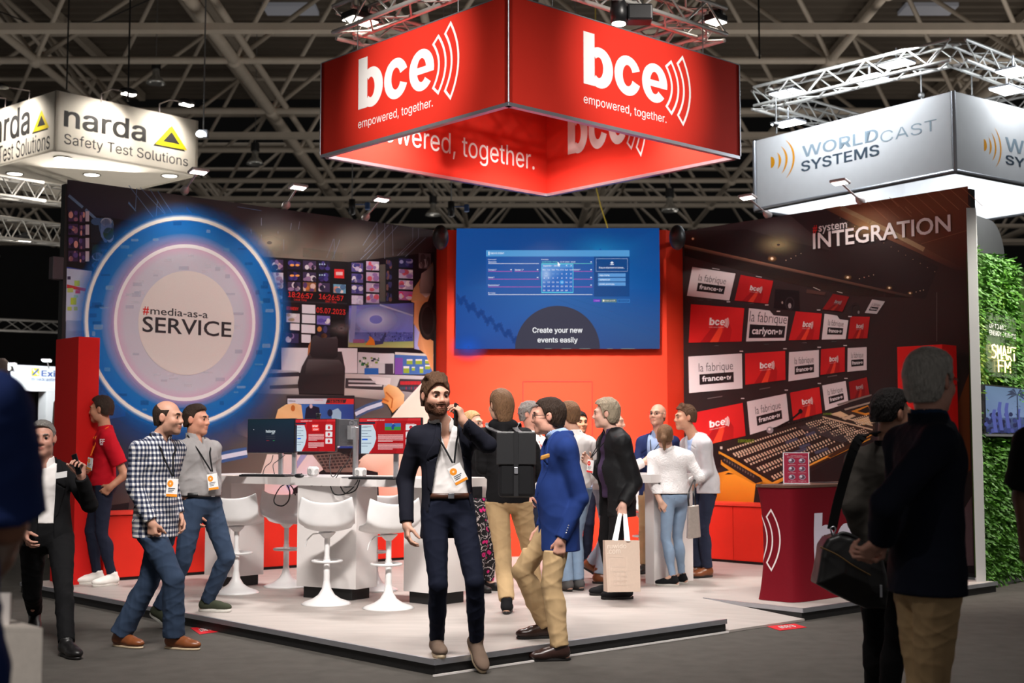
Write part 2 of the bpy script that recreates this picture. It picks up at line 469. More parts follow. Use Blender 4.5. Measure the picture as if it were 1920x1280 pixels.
for i, gx in enumerate(GX):
    m = MB(); m.cyl((gx, GY[0], ZB), (gx, GY[-1] + 5, ZB), 0.15 if i % 2 else 0.1, n=8)
    if i % 2: m.cyl((gx + 0.45, GY[0], ZB + 0.1), (gx + 0.45, GY[-1] + 5, ZB + 0.1), 0.09, n=8)
    hull('trim_%d' % k, m); k += 1
    m = MB(); m.cyl((gx + 2.52, GY[0], ZT), (gx + 2.52, GY[-1] + 5, ZT), 0.08, n=8); hull('trim_%d' % k, m); k += 1
# unlit high bay lamps under the roof
M_refl = mat('lamp_reflector', rgb(210, 210, 205), rough=0.25, metal=0.8)
hb_at = ((292, 157, 36, 'above the cream sign, left of the long beam'), (478, 308, 40, 'between the cream sign and the red banner'), (1256, 396, 38, 'above the right end of the video wall'),
         (812, 404, 44, 'above the round black speaker left of the video wall'), (1190, 8, 33, 'behind the top edge of the red banner'))
for px, py, D, where in hb_at:
    p = P(px, py, D)
    t = thing('high_bay_lamp', 'unlit round roof lamp ' + where, 'lamp', p, 'unlit high bay lamps')
    m = MB(); m.lathe([(0.09, 0.42), (0.1, 0.22), (0.22, 0.1), (0.27, 0.0), (0.25, 0.0), (0.2, 0.09), (0.08, 0.2)], p, 18); m.build('reflector', M_refl, t)
    m = MB(); m.cyl(p + UP * 0.4, p + UP * 0.65, 0.13, n=10); m.build('ballast_housing', M_blackpl, t)
    m = MB(); m.cyl(p + UP * 0.65, (p.x, p.y, 14.88), 0.012, n=5); m.build('hanger_rod', M_wire, t)
for px, py, where in ((660, 388, 'above the end of the left mural'), (846, 392, 'above the left end of the video wall')):
    p = P(px, py, 24); t = thing('chain_hoist', 'black chain hoist hanging in the dark roof ' + where, 'hoist', p, 'chain hoists under the roof')
    m = MB(); m.lathe([(0.0, .15), (.06, .14), (.065, -.13), (0.0, -.15)], p, 14); m.build('motor_housing', M_blackpl, t); m = MB(); m.cyl(p + UP * .14, (p.x, p.y, 11.2), .012, n=5); m.build('chain', M_wire, t)
    m = MB(); m.box(p + Vector((.28, 0, .02)), (.09, .08, .14), bevel=.02); m.cyl(p + Vector((.28, 0, .05)), p + UP * .05, .012, n=5); m.build('chain_bag', mat('blue_chain_bag', rgb(50, 80, 130)), t)
# hanging cables
for px, py, D, l2 in ((240, 190, 20.3, 6), (125, 168, 21.5, 5), (1424, 110, 19.2, 5)):
    p = P(px, py, D); m = MB(); m.cyl(p, (p.x, p.y, 11.2), 0.014, n=5)
    tag(m.build('suspension_cable', M_cable), {240: 'thick black cable dropping to the cream sign', 125: 'thin black cable at the corner of the cream sign', 1424: 'black cable above the left corner of the silver lighting truss'}[px], 'cable')
pts = [P(a, b, 30) for a, b in ((-10, 18), (60, 45), (120, 51), (190, 40), (290, -5))]
m = MB(); m.tube(pts, 0.015, 5); tag(m.build('power_cable', M_cable), 'black power cable sagging under the roof at top left', 'cable')
pts = [P(a, b, 27) for a, b in ((1118, 352), (1126, 385), (1139, 425), (1145, 470))]
m = MB(); m.tube([Vector((pts[0].x, pts[0].y, 14.88))] + pts, 0.012, 5); tag(m.build('warning_rope', mat('yellow_rope', rgb(200, 175, 60))), 'thin yellow rope hanging behind the video wall', 'rope')

# ------------------------------------------------------------------ raised platform with ramp notch
def uv_of(p):
    d = Vector(p) - BO; return d.dot(BU), d.dot(BV)
PH = 0.1
ua = uv_of(PZ(1372, 1162, PH))[0]; ub = uv_of(PZ(1505, 1141, PH))[0]; RV = 1.06
PU, PV = 7.2, 6.5
outline = [(0, 0), (ua, 0), (ua, RV), (ub, RV), (ub, 0), (PU, 0), (PU, PV), (0, PV)]
m = MB(); m.prism([UV(u, v, PH - 0.03) for u, v in outline], UP * 0.03); tag(m.build('floor_platform', M_vinyl), kind='structure')
m = MB(); m.prism([UV(u + (0.012 if u < 0.1 else -0.012 if u > 7 else 0), v + (0.012 if v < 0.1 else 0), 0.001) for u, v in outline], UP * (PH - 0.031)); tag(m.build('trim_platform_riser', M_black), kind='structure')
def edge_strip(name, a, b, inward):
    m = MB(); a, b = Vector(a), Vector(b); inn = Vector(inward)
    m.prism([a - inn * 0.004, b - inn * 0.004, b + inn * 0.018, a + inn * 0.018], UP * 0.036); tag(m.build(name, M_alu), kind='structure')
edge_strip('trim_platform_front', UV(0, 0, PH - 0.033), UV(ua, 0, PH - 0.033), BV)
edge_strip('trim_platform_right', UV(ub, 0, PH - 0.033), UV(PU, 0, PH - 0.033), BV)
edge_strip('trim_platform_left', UV(0, 0, PH - 0.033), UV(0, PV, PH - 0.033), BU)
edge_strip('trim_platform_notch', UV(ub, 0, PH - 0.033), UV(ub, RV, PH - 0.033), BU)
m = MB(); m.prism([UV(ua + 0.005, RV, 0.002), UV(ua + 0.005, RV, PH), UV(ua + 0.005, -0.02, 0.02), UV(ua + 0.005, -0.02, 0.002)], BU * (ub - ua - 0.01))
tag(m.build('floor_ramp', M_vinyl), kind='structure')
m = MB(); m.prism([UV(-0.02, -0.02, 0.0), UV(ua, -0.02, 0.0), UV(ua, -0.006, 0.0), UV(-0.02, -0.006, 0.0)], UP * 0.012); tag(m.build('trim_floor_tape', M_white), kind='structure')
# red stand-number stickers on the carpet
M_sticker = mat('red_vinyl_sticker', rgb(205, 30, 40), rough=0.5)
for a, b, c, d, lab in (((1437, 1174), (1462, 1182), (1513, 1176), (1490, 1169), 'red floor sticker with stand number in front of the ramp'),
                        ((357, 1177), (374, 1189), (411, 1184), (394, 1174), 'red floor sticker with stand number behind the brown shoes of the man in checks')):
    q = [PZ(x, y, 0.0015) for x, y in (a, b, c, d)]
    t = thing('floor_sticker', lab, 'sticker', q[0], 'stand number stickers')
    m = MB(); m.prism(q, UP * 0.002); m.build('vinyl_sheet', M_sticker, t)
    vs, fs, asp = glyphs('8.B07', 0.02); mb = MB()
    ex, ey = q[0] - q[3], q[2] - q[3]
    mb.add([q[1] + (q[2] - q[1]) * (0.78 - 0.56 * x) * 1.0 + (q[0] - q[1]) * (0.72 - 0.44 * y) + UP * 0.0035 for x, y in vs], fs); mb.build('stand_number', M_white, t)

# ------------------------------------------------------------------ stand walls
WT = 4.13
LWo, LWn = UV(0, 6.43), -BV
RWo, RWn = UV(7.43, 0), -BU
def wu(px, py): return uv_of(PL(px, py, LWo, LWn))[0]
def wv(px, py): return uv_of(PL(px, py, RWo, RWn))[1]
u0, u1 = wu(124.5, 500), wu(818, 600)
v0, v1 = wv(1817.5, 500), wv(1280, 600)
def wall_box(name, a, b, thick_dir, t, z0, z1, m):
    w = MB(); a, b = Vector(a), Vector(b); td = Vector(thick_dir) * t
    w.prism([a + UP * z0, b + UP * z0, b + td + UP * z0, a + td + UP * z0], UP * (z1 - z0)); o = w.build(name, m); return tag(o, kind='structure')
wl = wall_box('wall_left', UV(u0 - 0.03, 6.43), UV(u1 + 0.1, 6.43), BV, 0.1, PH, WT, M_black)
wr = wall_box('wall_right', UV(7.43, v0 - 0.03), UV(7.43, v1 + 0.1), BU, 0.1, PH, WT, M_black)
m = MB(); a, b = PL(818, 600, LWo, LWn), PL(1281, 600, RWo, RWn)
AL, AR = Vector((a.x, a.y, 0)), Vector((b.x, b.y, 0))
fl, fr = P(838, 600, 16.42), P(1250, 600, 16.42)
m.prism([Vector((AL.x, AL.y, PH)), Vector((fl.x, fl.y, PH)), Vector((fr.x, fr.y, PH)), Vector((AR.x, AR.y, PH)), Vector((AR.x, AR.y + 0.4, PH)), Vector((AL.x, AL.y + 0.4, PH))], UP * (P(1000, 431, 16.42).z - PH))
ws = tag(m.build('wall_screen', M_red), kind='structure')
# flush store-room door in the red wall
q = [P(x, y, 16.405) for x, y in ((980.5, 715), (1110, 715))]
m = MB(); d0 = MB()
m.box(((q[0].x + q[1].x) / 2, 16.413, (q[0].z + PH) / 2), (q[1].x - q[0].x, 0.012, q[0].z - PH)); dr = tag(m.build('door_1', M_red), kind='structure')
M_seam = mat('dark_red_seam', rgb(150, 25, 18), rough=0.8)
m = MB()
for xx in (q[0].x, q[1].x): m.box((xx, 16.409, (q[0].z + PH) / 2), (0.008, 0.012, q[0].z - PH))
m.box(((q[0].x + q[1].x) / 2, 16.409, q[0].z), (q[1].x - q[0].x, 0.012, 0.008)); tag(m.build('trim_door', M_seam), kind='structure')

# ------------------------------------------------------------------ low red cupboards along both walls
CF, CH = 5.98, 0.655
M_redtop = mat('red_worktop', rgb(228, 52, 34), rough=0.6, var=0.02)
def cupboard(a, b, depth, label, grp):
    a, b = Vector(a), Vector(b); w = (b - a).length; d = Vector(depth); t = thing('cupboard', label, 'cupboard', a, grp)
    e = (b - a).normalized(); dn = d.normalized()
    m = MB(); m.prism([a + e * 0.003 + dn * 0.02 + UP * 0.03, b - e * 0.003 + dn * 0.02 + UP * 0.03, b - e * 0.003 + d + UP * 0.03, a + e * 0.003 + d + UP * 0.03], UP * (CH - 0.03)); m.build('carcass', M_redlam, t)
    m = MB(); m.prism([a + e * 0.004 + UP * 0.035, b - e * 0.004 + UP * 0.035, b - e * 0.004 + dn * 0.018 + UP * 0.035, a + e * 0.004 + dn * 0.018 + UP * 0.035], UP * (CH - 0.045)); m.build('door', M_redlam, t)
    m = MB(); m.prism([a + e * 0.003 + dn * 0.03, b - e * 0.003 + dn * 0.03, b - e * 0.003 + d, a + e * 0.003 + d], UP * 0.029); m.build('plinth', M_black, t)
cu = [0.6, 1.35, 2.1, wu(526, 1020) + 0.12 - 0.65, wu(526, 1020) - 0.05, 4.05, 4.75]
cu = [0.62, 1.42, 2.22, 3.0, 3.75, 4.55]
where = ('beside the left red pillar', 'behind the man in the checked shirt', 'behind the man in the grey shirt', 'behind the white bar stools', 'nearest to the red screen wall')
for i in range(5): cupboard(UV(cu[i], CF, PH), UV(cu[i + 1], CF, PH), BV * 0.44, 'low red cupboard under the blue ring mural, ' + where[i], 'red cupboards under the left mural')
m = MB(); m.prism([UV(cu[0] - 0.01, CF - 0.015, PH + CH), UV(cu[-1] + 0.02, CF - 0.015, PH + CH), UV(cu[-1] + 0.02, 6.428, PH + CH), UV(cu[0] - 0.01, 6.428, PH + CH)], UP * 0.025)
tag(m.build('worktop', M_redtop), 'long red worktop over the low cupboards under the blue ring mural', 'worktop')
CFR = 6.95
cv = [3.95, 3.1, 2.3, 1.5, 1.1]
where = ('behind the man in the light grey blazer', 'left of the burgundy counter', 'behind the burgundy counter', 'beside the right red pillar')
for i in range(4): cupboard(UV(CFR, cv[i], PH), UV(CFR, cv[i + 1], PH), BU * 0.46, 'low red cupboard under the control desk mural, ' + where[i], 'red cupboards under the right mural')
m = MB(); m.prism([UV(CFR - 0.015, cv[0] + 0.02, PH + CH), UV(CFR - 0.015, cv[-1], PH + CH), UV(7.428, cv[-1], PH + CH), UV(7.428, cv[0] + 0.02, PH + CH)], UP * 0.025)
tag(m.build('worktop', M_redtop), 'long red worktop over the low cupboards under the control desk mural', 'worktop')
# tall red pillars at the outer ends of both murals
p = PZ(153, 1090, PH); uu, vv = uv_of(p); M_pill = mat('red_pillar_paint', rgb(205, 25, 22), rough=0.6, var=0.02, spec=0.2)
m = MB(); m.prism([UV(0.27, 5.9, PH), UV(0.49, 5.9, PH), UV(0.49, 6.425, PH), UV(0.27, 6.425, PH)], UP * 2.42)
tag(m.build('pillar', M_pill), 'tall red square pillar at the left end of the blue ring mural', 'pillar')
pe = PL(1768, 700, UV(6.99, 0), BU); vv = uv_of(pe)[1]
m = MB(); m.prism([UV(6.99, vv, PH), UV(7.27, vv, PH), UV(7.27, vv + 0.52, PH), UV(6.99, vv + 0.52, PH)], UP * 2.38)
tag(m.build('pillar', M_pill), 'tall red square pillar at the right end of the control desk mural', 'pillar')

# ------------------------------------------------------------------ LED arm lights on top of the murals
M_ledwhite = mat('led_strip_glow', (1, 1, 1), emit=(1, 0.97, 0.92), estr=9.0)
M_armgrey = mat('grey_lamp_arm', rgb(190, 180, 178), rough=0.4, metal=0.3)
def arm_light(base_px, head_px, o, n, label, depth=0.55, watts=20):
    o, n = Vector(o), Vector(n); b = PL(base_px[0], base_px[1], o, n)
    h = PL(head_px[0], head_px[1], o + n * depth, n)
    t = thing('arm_spotlight', label, 'spotlight', b, 'arm lights clipped to the mural walls')
    m = MB(); m.lathe([(0.0, -0.05), (0.05, -0.03), (0.045, 0.03), (0.02, 0.1), (0.0, 0.12)], b, 12, (h - b)); m.build('clamp', M_armgrey, t)
    m = MB(); m.tube([b, b + (h - b) * 0.5, h], 0.011, 6); m.build('arm', M_armgrey, t)
    side = UP.cross(n).normalized(); tilt = (n * 0.9 + UP * 0.25).normalized(); up2 = side.cross(tilt)
    if up2.z < 0: up2.negate()
    m = MB(); m.box(h, (0.2, 0.12, 0.03), side, tilt, up2, bevel=0.008); m.build('head', M_armgrey, t)
    m = MB()
    for i in range(5): m.box(h - up2 * 0.017 + side * (-0.07 + 0.035 * i), (0.024, 0.07, 0.006), side, tilt, up2)
    m.build('led_strip', M_ledwhite, t)
    spot_light('arm_lamp', h - up2 * 0.06 + n * 0.02, b - UP * 1.3 + n * 0.0, watts * 1.3, 110, 0.9, rad=0.05)
arm_light((347, 356), (372, 321), LWo, LWn, 'silver arm spotlight on the left mural, under the end of the cream sign')
arm_light((537, 384), (559, 350), LWo, LWn, 'silver arm spotlight in the middle of the left mural top')
arm_light((686, 407), (715, 373), LWo, LWn, 'silver arm spotlight on the left mural, nearest to the video wall')
arm_light((1439, 402), (1402, 369), RWo, RWn, 'silver arm spotlight on the right mural, nearest to the video wall')
arm_light((1613, 376), (1575, 341), RWo, RWn, 'silver arm spotlight on the right mural, below the grey and orange sign')

# ------------------------------------------------------------------ round black speakers on the wall ends
for px, py, lab in ((826, 445, 'oval black loudspeaker on top left corner of red screen wall'), (1270, 445, 'oval black loudspeaker on top right corner of red screen wall')):
    c = P(px, py, 16.05); t = thing('wall_loudspeaker', lab, 'loudspeaker', c, 'oval wall loudspeakers')
    m = MB(); m.ell(c, (0.10, 0.09, 0.155), nu=24, nv=16); m.build('housing', M_blackpl, t)
    m = MB(); m.cyl(c, (c.x, 16.5, c.z), 0.03, n=10); m.build('wall_bracket', M_blackpl, t)

# ------------------------------------------------------------------ trusses
def truss(name, label, segs, size, parent_loc, group=None, r=0.024, step=0.3, tri=False):
    t = thing(name, label, 'truss', parent_loc, group)
    for a, b in segs:
        a, b = Vector(a), Vector(b); d = (b - a).normalized(); s = d.cross(UP).normalized(); u = UP; h = size / 2
        cor = [s * h + u * h, -s * h + u * h, -s * h - u * h, s * h - u * h] if not tri else [s * h - u * h, -s * h - u * h, u * h]
        m = MB()
        for c in cor: m.cyl(a + c, b + c, r, n=8)
        m.build('chord_set', M_trussal, t)
        m = MB(); n = max(2, int((b - a).length / step)); L = (b - a).length
        for q in range(len(cor)):
            c0, c1 = cor[q], cor[(q + 1) % len(cor)]
            for i in range(n):
                A, B = a + d * (L * i / n), a + d * (L * (i + 1) / n)
                m.cyl(A + (c0 if i % 2 else c1), B + (c1 if i % 2 else c0), r * 0.5, n=5)
        m.build('lacing', M_trussal, t)
    return t
BF = Vector((-0.03, 11.3, 0)); B1, B2, BZ, BH = 3.2, 2.85, 4.4, 0.95
def BP(a, b, z): return BF + BU * a + BV * b + UP * z
i_ = 0.16; zt = 5.78
c4 = [BP(i_, i_, zt), BP(B1 - i_, i_, zt), BP(B1 - i_, B2 - i_, zt), BP(i_, B2 - i_, zt)]
truss('lighting_truss', 'square silver lighting truss above the red hanging banner', [(c4[i], c4[(i + 1) % 4]) for i in range(4)], 0.27, c4[0])
def flood(p, label, grp=None, cool=False, sx=0.34, sy=0.22):
    t = thing('flood_light', label, 'flood light', p, grp)
    m = MB(); m.box(p, (sx, sy, 0.07), BU, BV, UP, 0.015); m.build('housing', M_blackpl if not cool else M_alu, t)
    m = MB(); m.box(p - UP * 0.04, (sx * 0.9, sy * 0.85, 0.012), BU, BV, UP); m.build('lens', M_lampcool if cool else M_lamp, t)
    m = MB(); m.box(p + UP * 0.06, (0.03, sy, 0.06), BU, BV, UP); m.build('yoke', M_blackpl, t); return t
flood(P(676, 22, 13.2) - UP * 0.06, 'glaring flood light on the left corner of the truss above the red banner', 'floods on the banner truss')
flood(P(1342, 24, 13.4) - UP * 0.06, 'bright small flood light on the right corner of the truss above the red banner', 'floods on the banner truss', sx=0.2, sy=0.16)
p = P(1160, 24, 12.35)
t = thing('moving_head_lamp', 'black stage lamp sitting above the right face of the red banner', 'stage lamp', p)
m = MB(); m.lathe([(0.0, 0.14), (0.07, 0.13), (0.085, 0.0), (0.075, -0.1), (0.0, -0.1)], p, 16, UP); m.build('lamp_head', M_blackpl, t)
m = MB(); m.cyl(p - UP * 0.101, p - UP * 0.115, 0.065, n=16); m.build('lens', M_lamp, t)
m = MB(); m.box(p + Vector((0.2, 0.05, 0.0)), (0.24, 0.2, 0.16), bevel=0.02); m.build('ballast_box', M_blackpl, t)

# ------------------------------------------------------------------ the red hanging banner
bn = thing('hanging_banner', 'big square red fabric banner hanging over the stand, white lettering on all faces', 'banner', BP(0, 0, BZ))
cc = [(0, 0), (B1, 0), (B1, B2), (0, B2)]
for i in range(4):
    a, b = BP(*cc[i], BZ), BP(*cc[(i + 1) % 4], BZ); inn = (BP(B1 / 2, B2 / 2, BZ) - (a + b) / 2).normalized()
    m = MB(); m.prism([a, b, b + inn * 0.05, a + inn * 0.05], UP * BH); m.build('fabric_panel', M_redfab, bn)
    m = MB(); m.prism([a - inn * 0.004 - UP * 0.03, b - inn * 0.004 - UP * 0.03, b + inn * 0.055 - UP * 0.03, a + inn * 0.055 - UP * 0.03], UP * 0.032)
    m.prism([a - inn * 0.003 + UP * BH, b - inn * 0.003 + UP * BH, b + inn * 0.054 + UP * BH, a + inn * 0.054 + UP * BH], UP * 0.01)
    m.cyl(a - inn * 0.003 - (b - a).normalized() * 0.003, a - inn * 0.003 - (b - a).normalized() * 0.003 + UP * BH, 0.008, n=6); m.build('frame_rail', M_alu, bn)
W_ = (240, 236, 234)
ps = Poster(BP(0, 0, BZ), BU); g = ps.frame(672, 206, 814, 112); ps.logo(g, W_); ps.build('left_lettering', M_print, bn)
ps = Poster(BP(0, 0, BZ), BV); g = ps.frame(1094, 156, 1251, 58); ps.logo(g, W_); ps.build('right_lettering', M_print, bn)
ps = Poster(BP(0, B2 - 0.052, BZ), BV); ps.word('empowered, together.', 640, 249, 1002, 208, W_, 3, 0.0); ps.build('inside_lettering', M_print, bn)
ps = Poster(BP(B1 - 0.052, 0, BZ), BU)
g = ps.frame(1065, 290, 1178, 195); 
for it, tp, om, im in (((.988, .78), (1.05, .90), 1.14, 1.058), ((1.133, .90), (1.198, 1.06), 1.292, 1.212)): ps.crescent(g, it, tp, om, im, W_, 3, 0.022)
ps.bce(g, W_, 3); ps.build('inside_lettering', M_print, bn)
for (a, b) in ((0.55, 0.02), (B1 - 0.55, 0.02), (0.02, 0.7), (0.02, B2 - 0.6), (B1 - 0.02, B2 - 0.5), (B1 * 0.5, B2 - 0.02)):
    m = MB(); m.cyl(BP(a, b, BZ + BH), BP(a, b, 11.2 if b > 2 else 5.9), 0.006, n=5); m.build('suspension_wire', M_wire, bn)

# ------------------------------------------------------------------ cream sign on the left
def sign_box(name, label, cat, corner, left, right, z0, h, m, prnt_builder, underside=None, group=None):
    t = thing(name, label, cat, corner, group); c, l, r = Vector(corner), Vector(left), Vector(right); k4 = [c, r, l + (r - c), l]
    for i in range(4):
        a, b = k4[i], k4[(i + 1) % 4]; mid = (k4[0] + k4[2]) / 2; inn = (mid - (a + b) / 2); inn.z = 0; inn = (inn - (b - a).normalized() * inn.dot((b - a).normalized())).normalized()
        q = MB(); q.prism([a, b, b + inn * 0.05, a + inn * 0.05], UP * h); q.build('fabric_panel', m, t)
    if underside:
        q = MB(); q.prism([p + UP * 0.01 for p in k4], UP * 0.03); q.build('soffit', underside, t)
    return t, k4
z0 = 6.0; c = PZ(103, 283, z0); r_ = PZ(370, 331, z0); d = (r_ - c); l_ = c + Vector((-d.y, d.x, 0)).normalized() * 3.4
t, k4 = sign_box('hanging_sign', 'cream hanging box sign with dark lettering and a yellow triangle at upper left', 'sign', c, l_, r_, z0, 0.96, M_cream, None, M_cream)
dn = d.normalized()
def narda(ps, f1, f2, tri):
    D_ = (48, 46, 44)
    ps.text('narda', f1, D_, 3, 0.034); ps.text('Safety Test Solutions', f2, D_, 3, 0.0)
    def T(x, y, s): return [(x - 0.5 * s, y), (x + 0.5 * s, y), (x, y + 0.86 * s)]
    ps.poly(T(0.44, -0.07, 1.0), D_, 2, tri); ps.poly(T(0.5, 0, 1.0), (240, 215, 30), 3, tri); ps.poly(T(0.5, 0.17, 0.52), D_, 4, tri)
ps = Poster(c, Vector((-d.y, d.x, 0)))
narda(ps, ps.frame(121, 236, 273, 198), ps.frame(120, 269, 353, 249), ps.frame(291, 270, 351, 222)); ps.build('front_lettering', M_print, t)
e2 = (l_ - c).normalized()
ps = Poster(c, Vector((-e2.y, e2.x, 0)))
narda(ps, ps.frame(-30, 275, 54, 224), ps.frame(-48, 318, 92, 287), ps.frame(62, 248, 92, 205)); ps.build('side_lettering', M_print, t)
M_down = mat('downlight_glow', (1, 1, 1), emit=(1, 0.95, 0.85), estr=12)
M_ring = mat('downlight_ring', rgb(200, 195, 185), rough=0.3, metal=0.5)
for x, y, w in ((118, 296, 'nearest the front corner'), (28, 325, 'nearest the left edge of the view'), (172, 327, 'in the middle'), (318, 329, 'under the right end')):
    p = PZ(x, y, z0 + 0.005); q = thing('downlight', 'round glowing downlight under the cream sign, ' + w, 'downlight', p, 'downlights of the cream sign')
    m = MB(); m.lathe([(0.145, 0.004), (0.15, -0.012), (0.125, -0.014), (0.12, 0.004)], p, 24); m.build('ring', M_ring, q)
    m = MB(); m.lathe([(0.12, 0.0), (0.12, -0.008), (0.0, -0.008)], p, 24); m.build('lens', M_down, q)
area_light('neighbour_fill', (-6.3, 22.2, 3.0), (-6.3, 22.2, 6), 1.5, 1.5, 42)  # unseen uplight added to brighten the cream sign's soffit
area_light('sign_downlight', PZ(172, 320, z0) - UP * 0.2, PZ(172, 320, 0), 1.5, 1.5, 60)
for k_, (x, y, hx, hy, w) in enumerate(((190, 187, 217, 184, 'left lamp over the lettering'), (299, 206, 328, 208, 'right lamp over the triangle'))):
    b = PL(x, y, c, Vector((-d.y, d.x, 0))); n_ = Vector((d.y, -d.x, 0)).normalized(); h = b + n_ * 0.5 + UP * 0.08 + dn * 0.18
    q = thing('sign_lamp', 'warm bent-arm lamp on the cream sign, ' + w, 'lamp', b, 'arm lamps on the cream sign')
    m = MB(); m.tube([b - UP * 0.05, b + UP * 0.1, b + UP * 0.12 + n_ * 0.3, h], 0.012, 6); m.build('arm', M_armgrey, q)
    m = MB(); m.ell(h, (0.16, 0.1, 0.06), dn, n_, UP, 14, 8); m.build('shade', M_blackpl, q)
    m = MB(); m.box(h - UP * 0.045, (0.2, 0.12, 0.02), dn, n_, UP); m.build('lens', M_lamp, q)
    spot_light('sign_lamp_glow', h - UP * 0.1, b - UP * 0.6, 75, 120, 0.9)
for k_, (x, y) in enumerate(((55, 182), (10, 196))):
    b = PL(x, y, c, Vector((-e2.y, e2.x, 0))); n_ = Vector((e2.y, -e2.x, 0)).normalized()
    if n_.dot(CAMP - b) < 0: n_.negate()
    h = b + n_ * 0.5 + UP * 0.08
    q = thing('sign_lamp', 'bent-arm lamp on the side face of the cream sign, ' + ('nearer its corner' if k_ == 0 else 'at the left edge'), 'lamp', b, 'arm lamps on the cream sign')
    m = MB(); m.tube([b - UP * 0.05, b + UP * 0.1, h], 0.012, 6); m.build('arm', M_armgrey, q)
    m = MB(); m.ell(h, (0.16, 0.1, 0.05), n_, e2, UP, 14, 8); m.build('shade', M_blackpl, q)
    spot_light('sign_lamp_glow', h - UP * 0.1, b - UP * 0.6, 60, 120, 0.9)
p = P(376, 251, 20); 
t = thing('flood_light', 'white glaring lamp hanging just right of the cream sign', 'flood light', p)
m = MB(); m.ell(p, (0.07, 0.05, 0.05), nu=12, nv=8); m.build('lens', M_lampcool, t)
m = MB(); m.box(p + Vector((0.02, 0.08, 0.02)), (0.16, 0.1, 0.12), bevel=0.01); m.build('housing', M_alu, t); m = MB(); m.cyl(p + Vector((.02, .1, .05)), (p.x + .02, p.y + .1, 14.88), .012, n=5); m.build('hanger_rod', M_wire, t)

# trusses and booth far left
truss('box_truss', 'silver box truss at far left just under the cream sign', [(P(-60, 341, 20), P(150, 372, 23))], 0.3, P(-60, 341, 20), 'left background trusses')
truss('box_truss', 'silver box truss at far left with a flat lamp below', [(P(-60, 421, 21), P(150, 445, 24.5))], 0.34, P(-60, 421, 21), 'left background trusses')
M_trussdark = M_trussal
truss('box_truss', 'dim far truss low in the dark at left', [(P(-60, 606, 42), P(130, 614, 44))], 0.35, P(-60, 606, 42), 'left background trusses', step=0.5)
flood(P(46, 446, 22.6), 'flat lit lamp under the second truss at far left', cool=False, sx=0.3, sy=0.2)
p = UV(u0 - .085, 6.48); p.z = P(111, 503, p.y).z; m = MB(); m.box(p, (0.115, 0.1, 0.23), BU, BV, UP, 0.006)
tag(m.build('hanging_box', mat('plum_grey_board', rgb(70, 60, 66))), 'small plum grey box beside the upper left mural edge', 'box')
ex = thing('trade_fair_booth', 'white neighbouring booth far left with blue lettering on its fascia', 'booth', P(60, 900, 25))
a, b = P(-80, 706, 24), P(122, 706, 25.5); e_ = (b - a).normalized(); nn = Vector((e_.y, -e_.x, 0))
zt_, zb_ = P(100, 685, 25).z, P(100, 727, 25).z
m = MB(); m.prism([Vector((a.x, a.y, zb_)), Vector((b.x, b.y, zb_)), Vector((b.x, b.y, zb_)) - nn * 0.3, Vector((a.x, a.y, zb_)) - nn * 0.3], UP * (zt_ - zb_)); m.build('fascia', M_whitefab, ex)
m = MB(); m.prism([Vector((a.x, a.y, zb_ - 0.06)) + nn * 0.03, Vector((b.x, b.y, zb_ - 0.06)) + nn * 0.03, Vector((b.x, b.y, zb_ - 0.06)) - nn * 0.3, Vector((a.x, a.y, zb_ - 0.06)) - nn * 0.3], UP * 0.055); m.build('fascia_rail', M_white, ex)
a2, b2 = P(86, 760, 25.2), P(122, 760, 25.5)
m = MB(); m.prism([Vector((a2.x, a2.y, 0)), Vector((b2.x, b2.y, 0)), Vector((b2.x, b2.y, 0)) - nn * 0.3, Vector((a2.x, a2.y, 0)) - nn * 0.3], UP * (zb_ - 0.06)); m.build('side_panel', M_white, ex)
m = MB(); m.prism([Vector((a.x, a.y, 0)) - nn * 1.2, Vector((b.x, b.y, 0)) - nn * 1.2, Vector((b.x, b.y, 0)) - nn * 1.25, Vector((a.x, a.y, 0)) - nn * 1.25], UP * (zb_ - 0.06)); m.build('rear_panel', M_black, ex)
ps = Poster(a, nn); ps.word('Exir', 78, 705, 111, 694, (40, 80, 160), 3, 0.03); ps.word('Broadcasting', 59, 713, 109, 707, (40, 70, 130), 3, 0.02)
ps.rect(59, 690, 74, 705, (225, 205, 60), 2); ps.line([(61, 692), (72, 703)], 0.03, (240, 240, 240), 3); ps.line([(61, 703), (72, 692)], 0.03, (60, 90, 160), 4); ps.build('lettering', M_print, ex)
area_light('booth_lamp_left', P(60, 670, 24.2) - Vector((0, 0.5, 0)), P(60, 710, 24.8), 1.6, 0.1, 60, (0.85, 0.95, 1))
for x, y, w in ((22, 682, 'left one'), (88, 675, 'right one')):
    p = P(x, y, 24.3); q = thing('arm_spotlight', 'small arm light on the white booth fascia, ' + w, 'spotlight', p, 'arm lights of the far left booth')
    m = MB(); m.box(p, (0.16, 0.1, 0.03)); m.build('head', M_armgrey, q)
    m = MB(); m.box(p - UP * 0.02, (0.13, 0.08, 0.01)); m.build('led_strip', M_lampcool, q)
    m = MB(); m.cyl(p, p + Vector((-0.1, 0.4, -0.12)), 0.01, n=6); m.build('arm', M_armgrey, q)
p = P(2, 690, 19); q = thing('globe_lamp', 'pale lampshade at the far left edge, level with the white booth fascia', 'lamp', p)
m = MB(); m.lathe([(0.05, 0.14), (0.09, 0.1), (0.1, -0.08), (0.09, -0.1)], p, 18); m.build('lamp_shade', mat('pale_pink_shade', rgb(225, 200, 190)), q)
m = MB(); m.tube([p - UP * 0.1, p - UP * 0.25 - Vector((0.05, 0, 0)), p - UP * 0.6 - Vector((0.08, 0, 0)), Vector((p.x - 0.08, p.y, 0.0))], 0.012, 6); m.build('stand', M_blackpl, q)
p = P(15, 690, 21); q = thing('flood_light', 'small warm glaring lamp beside the pale lampshade at far left', 'flood light', p)
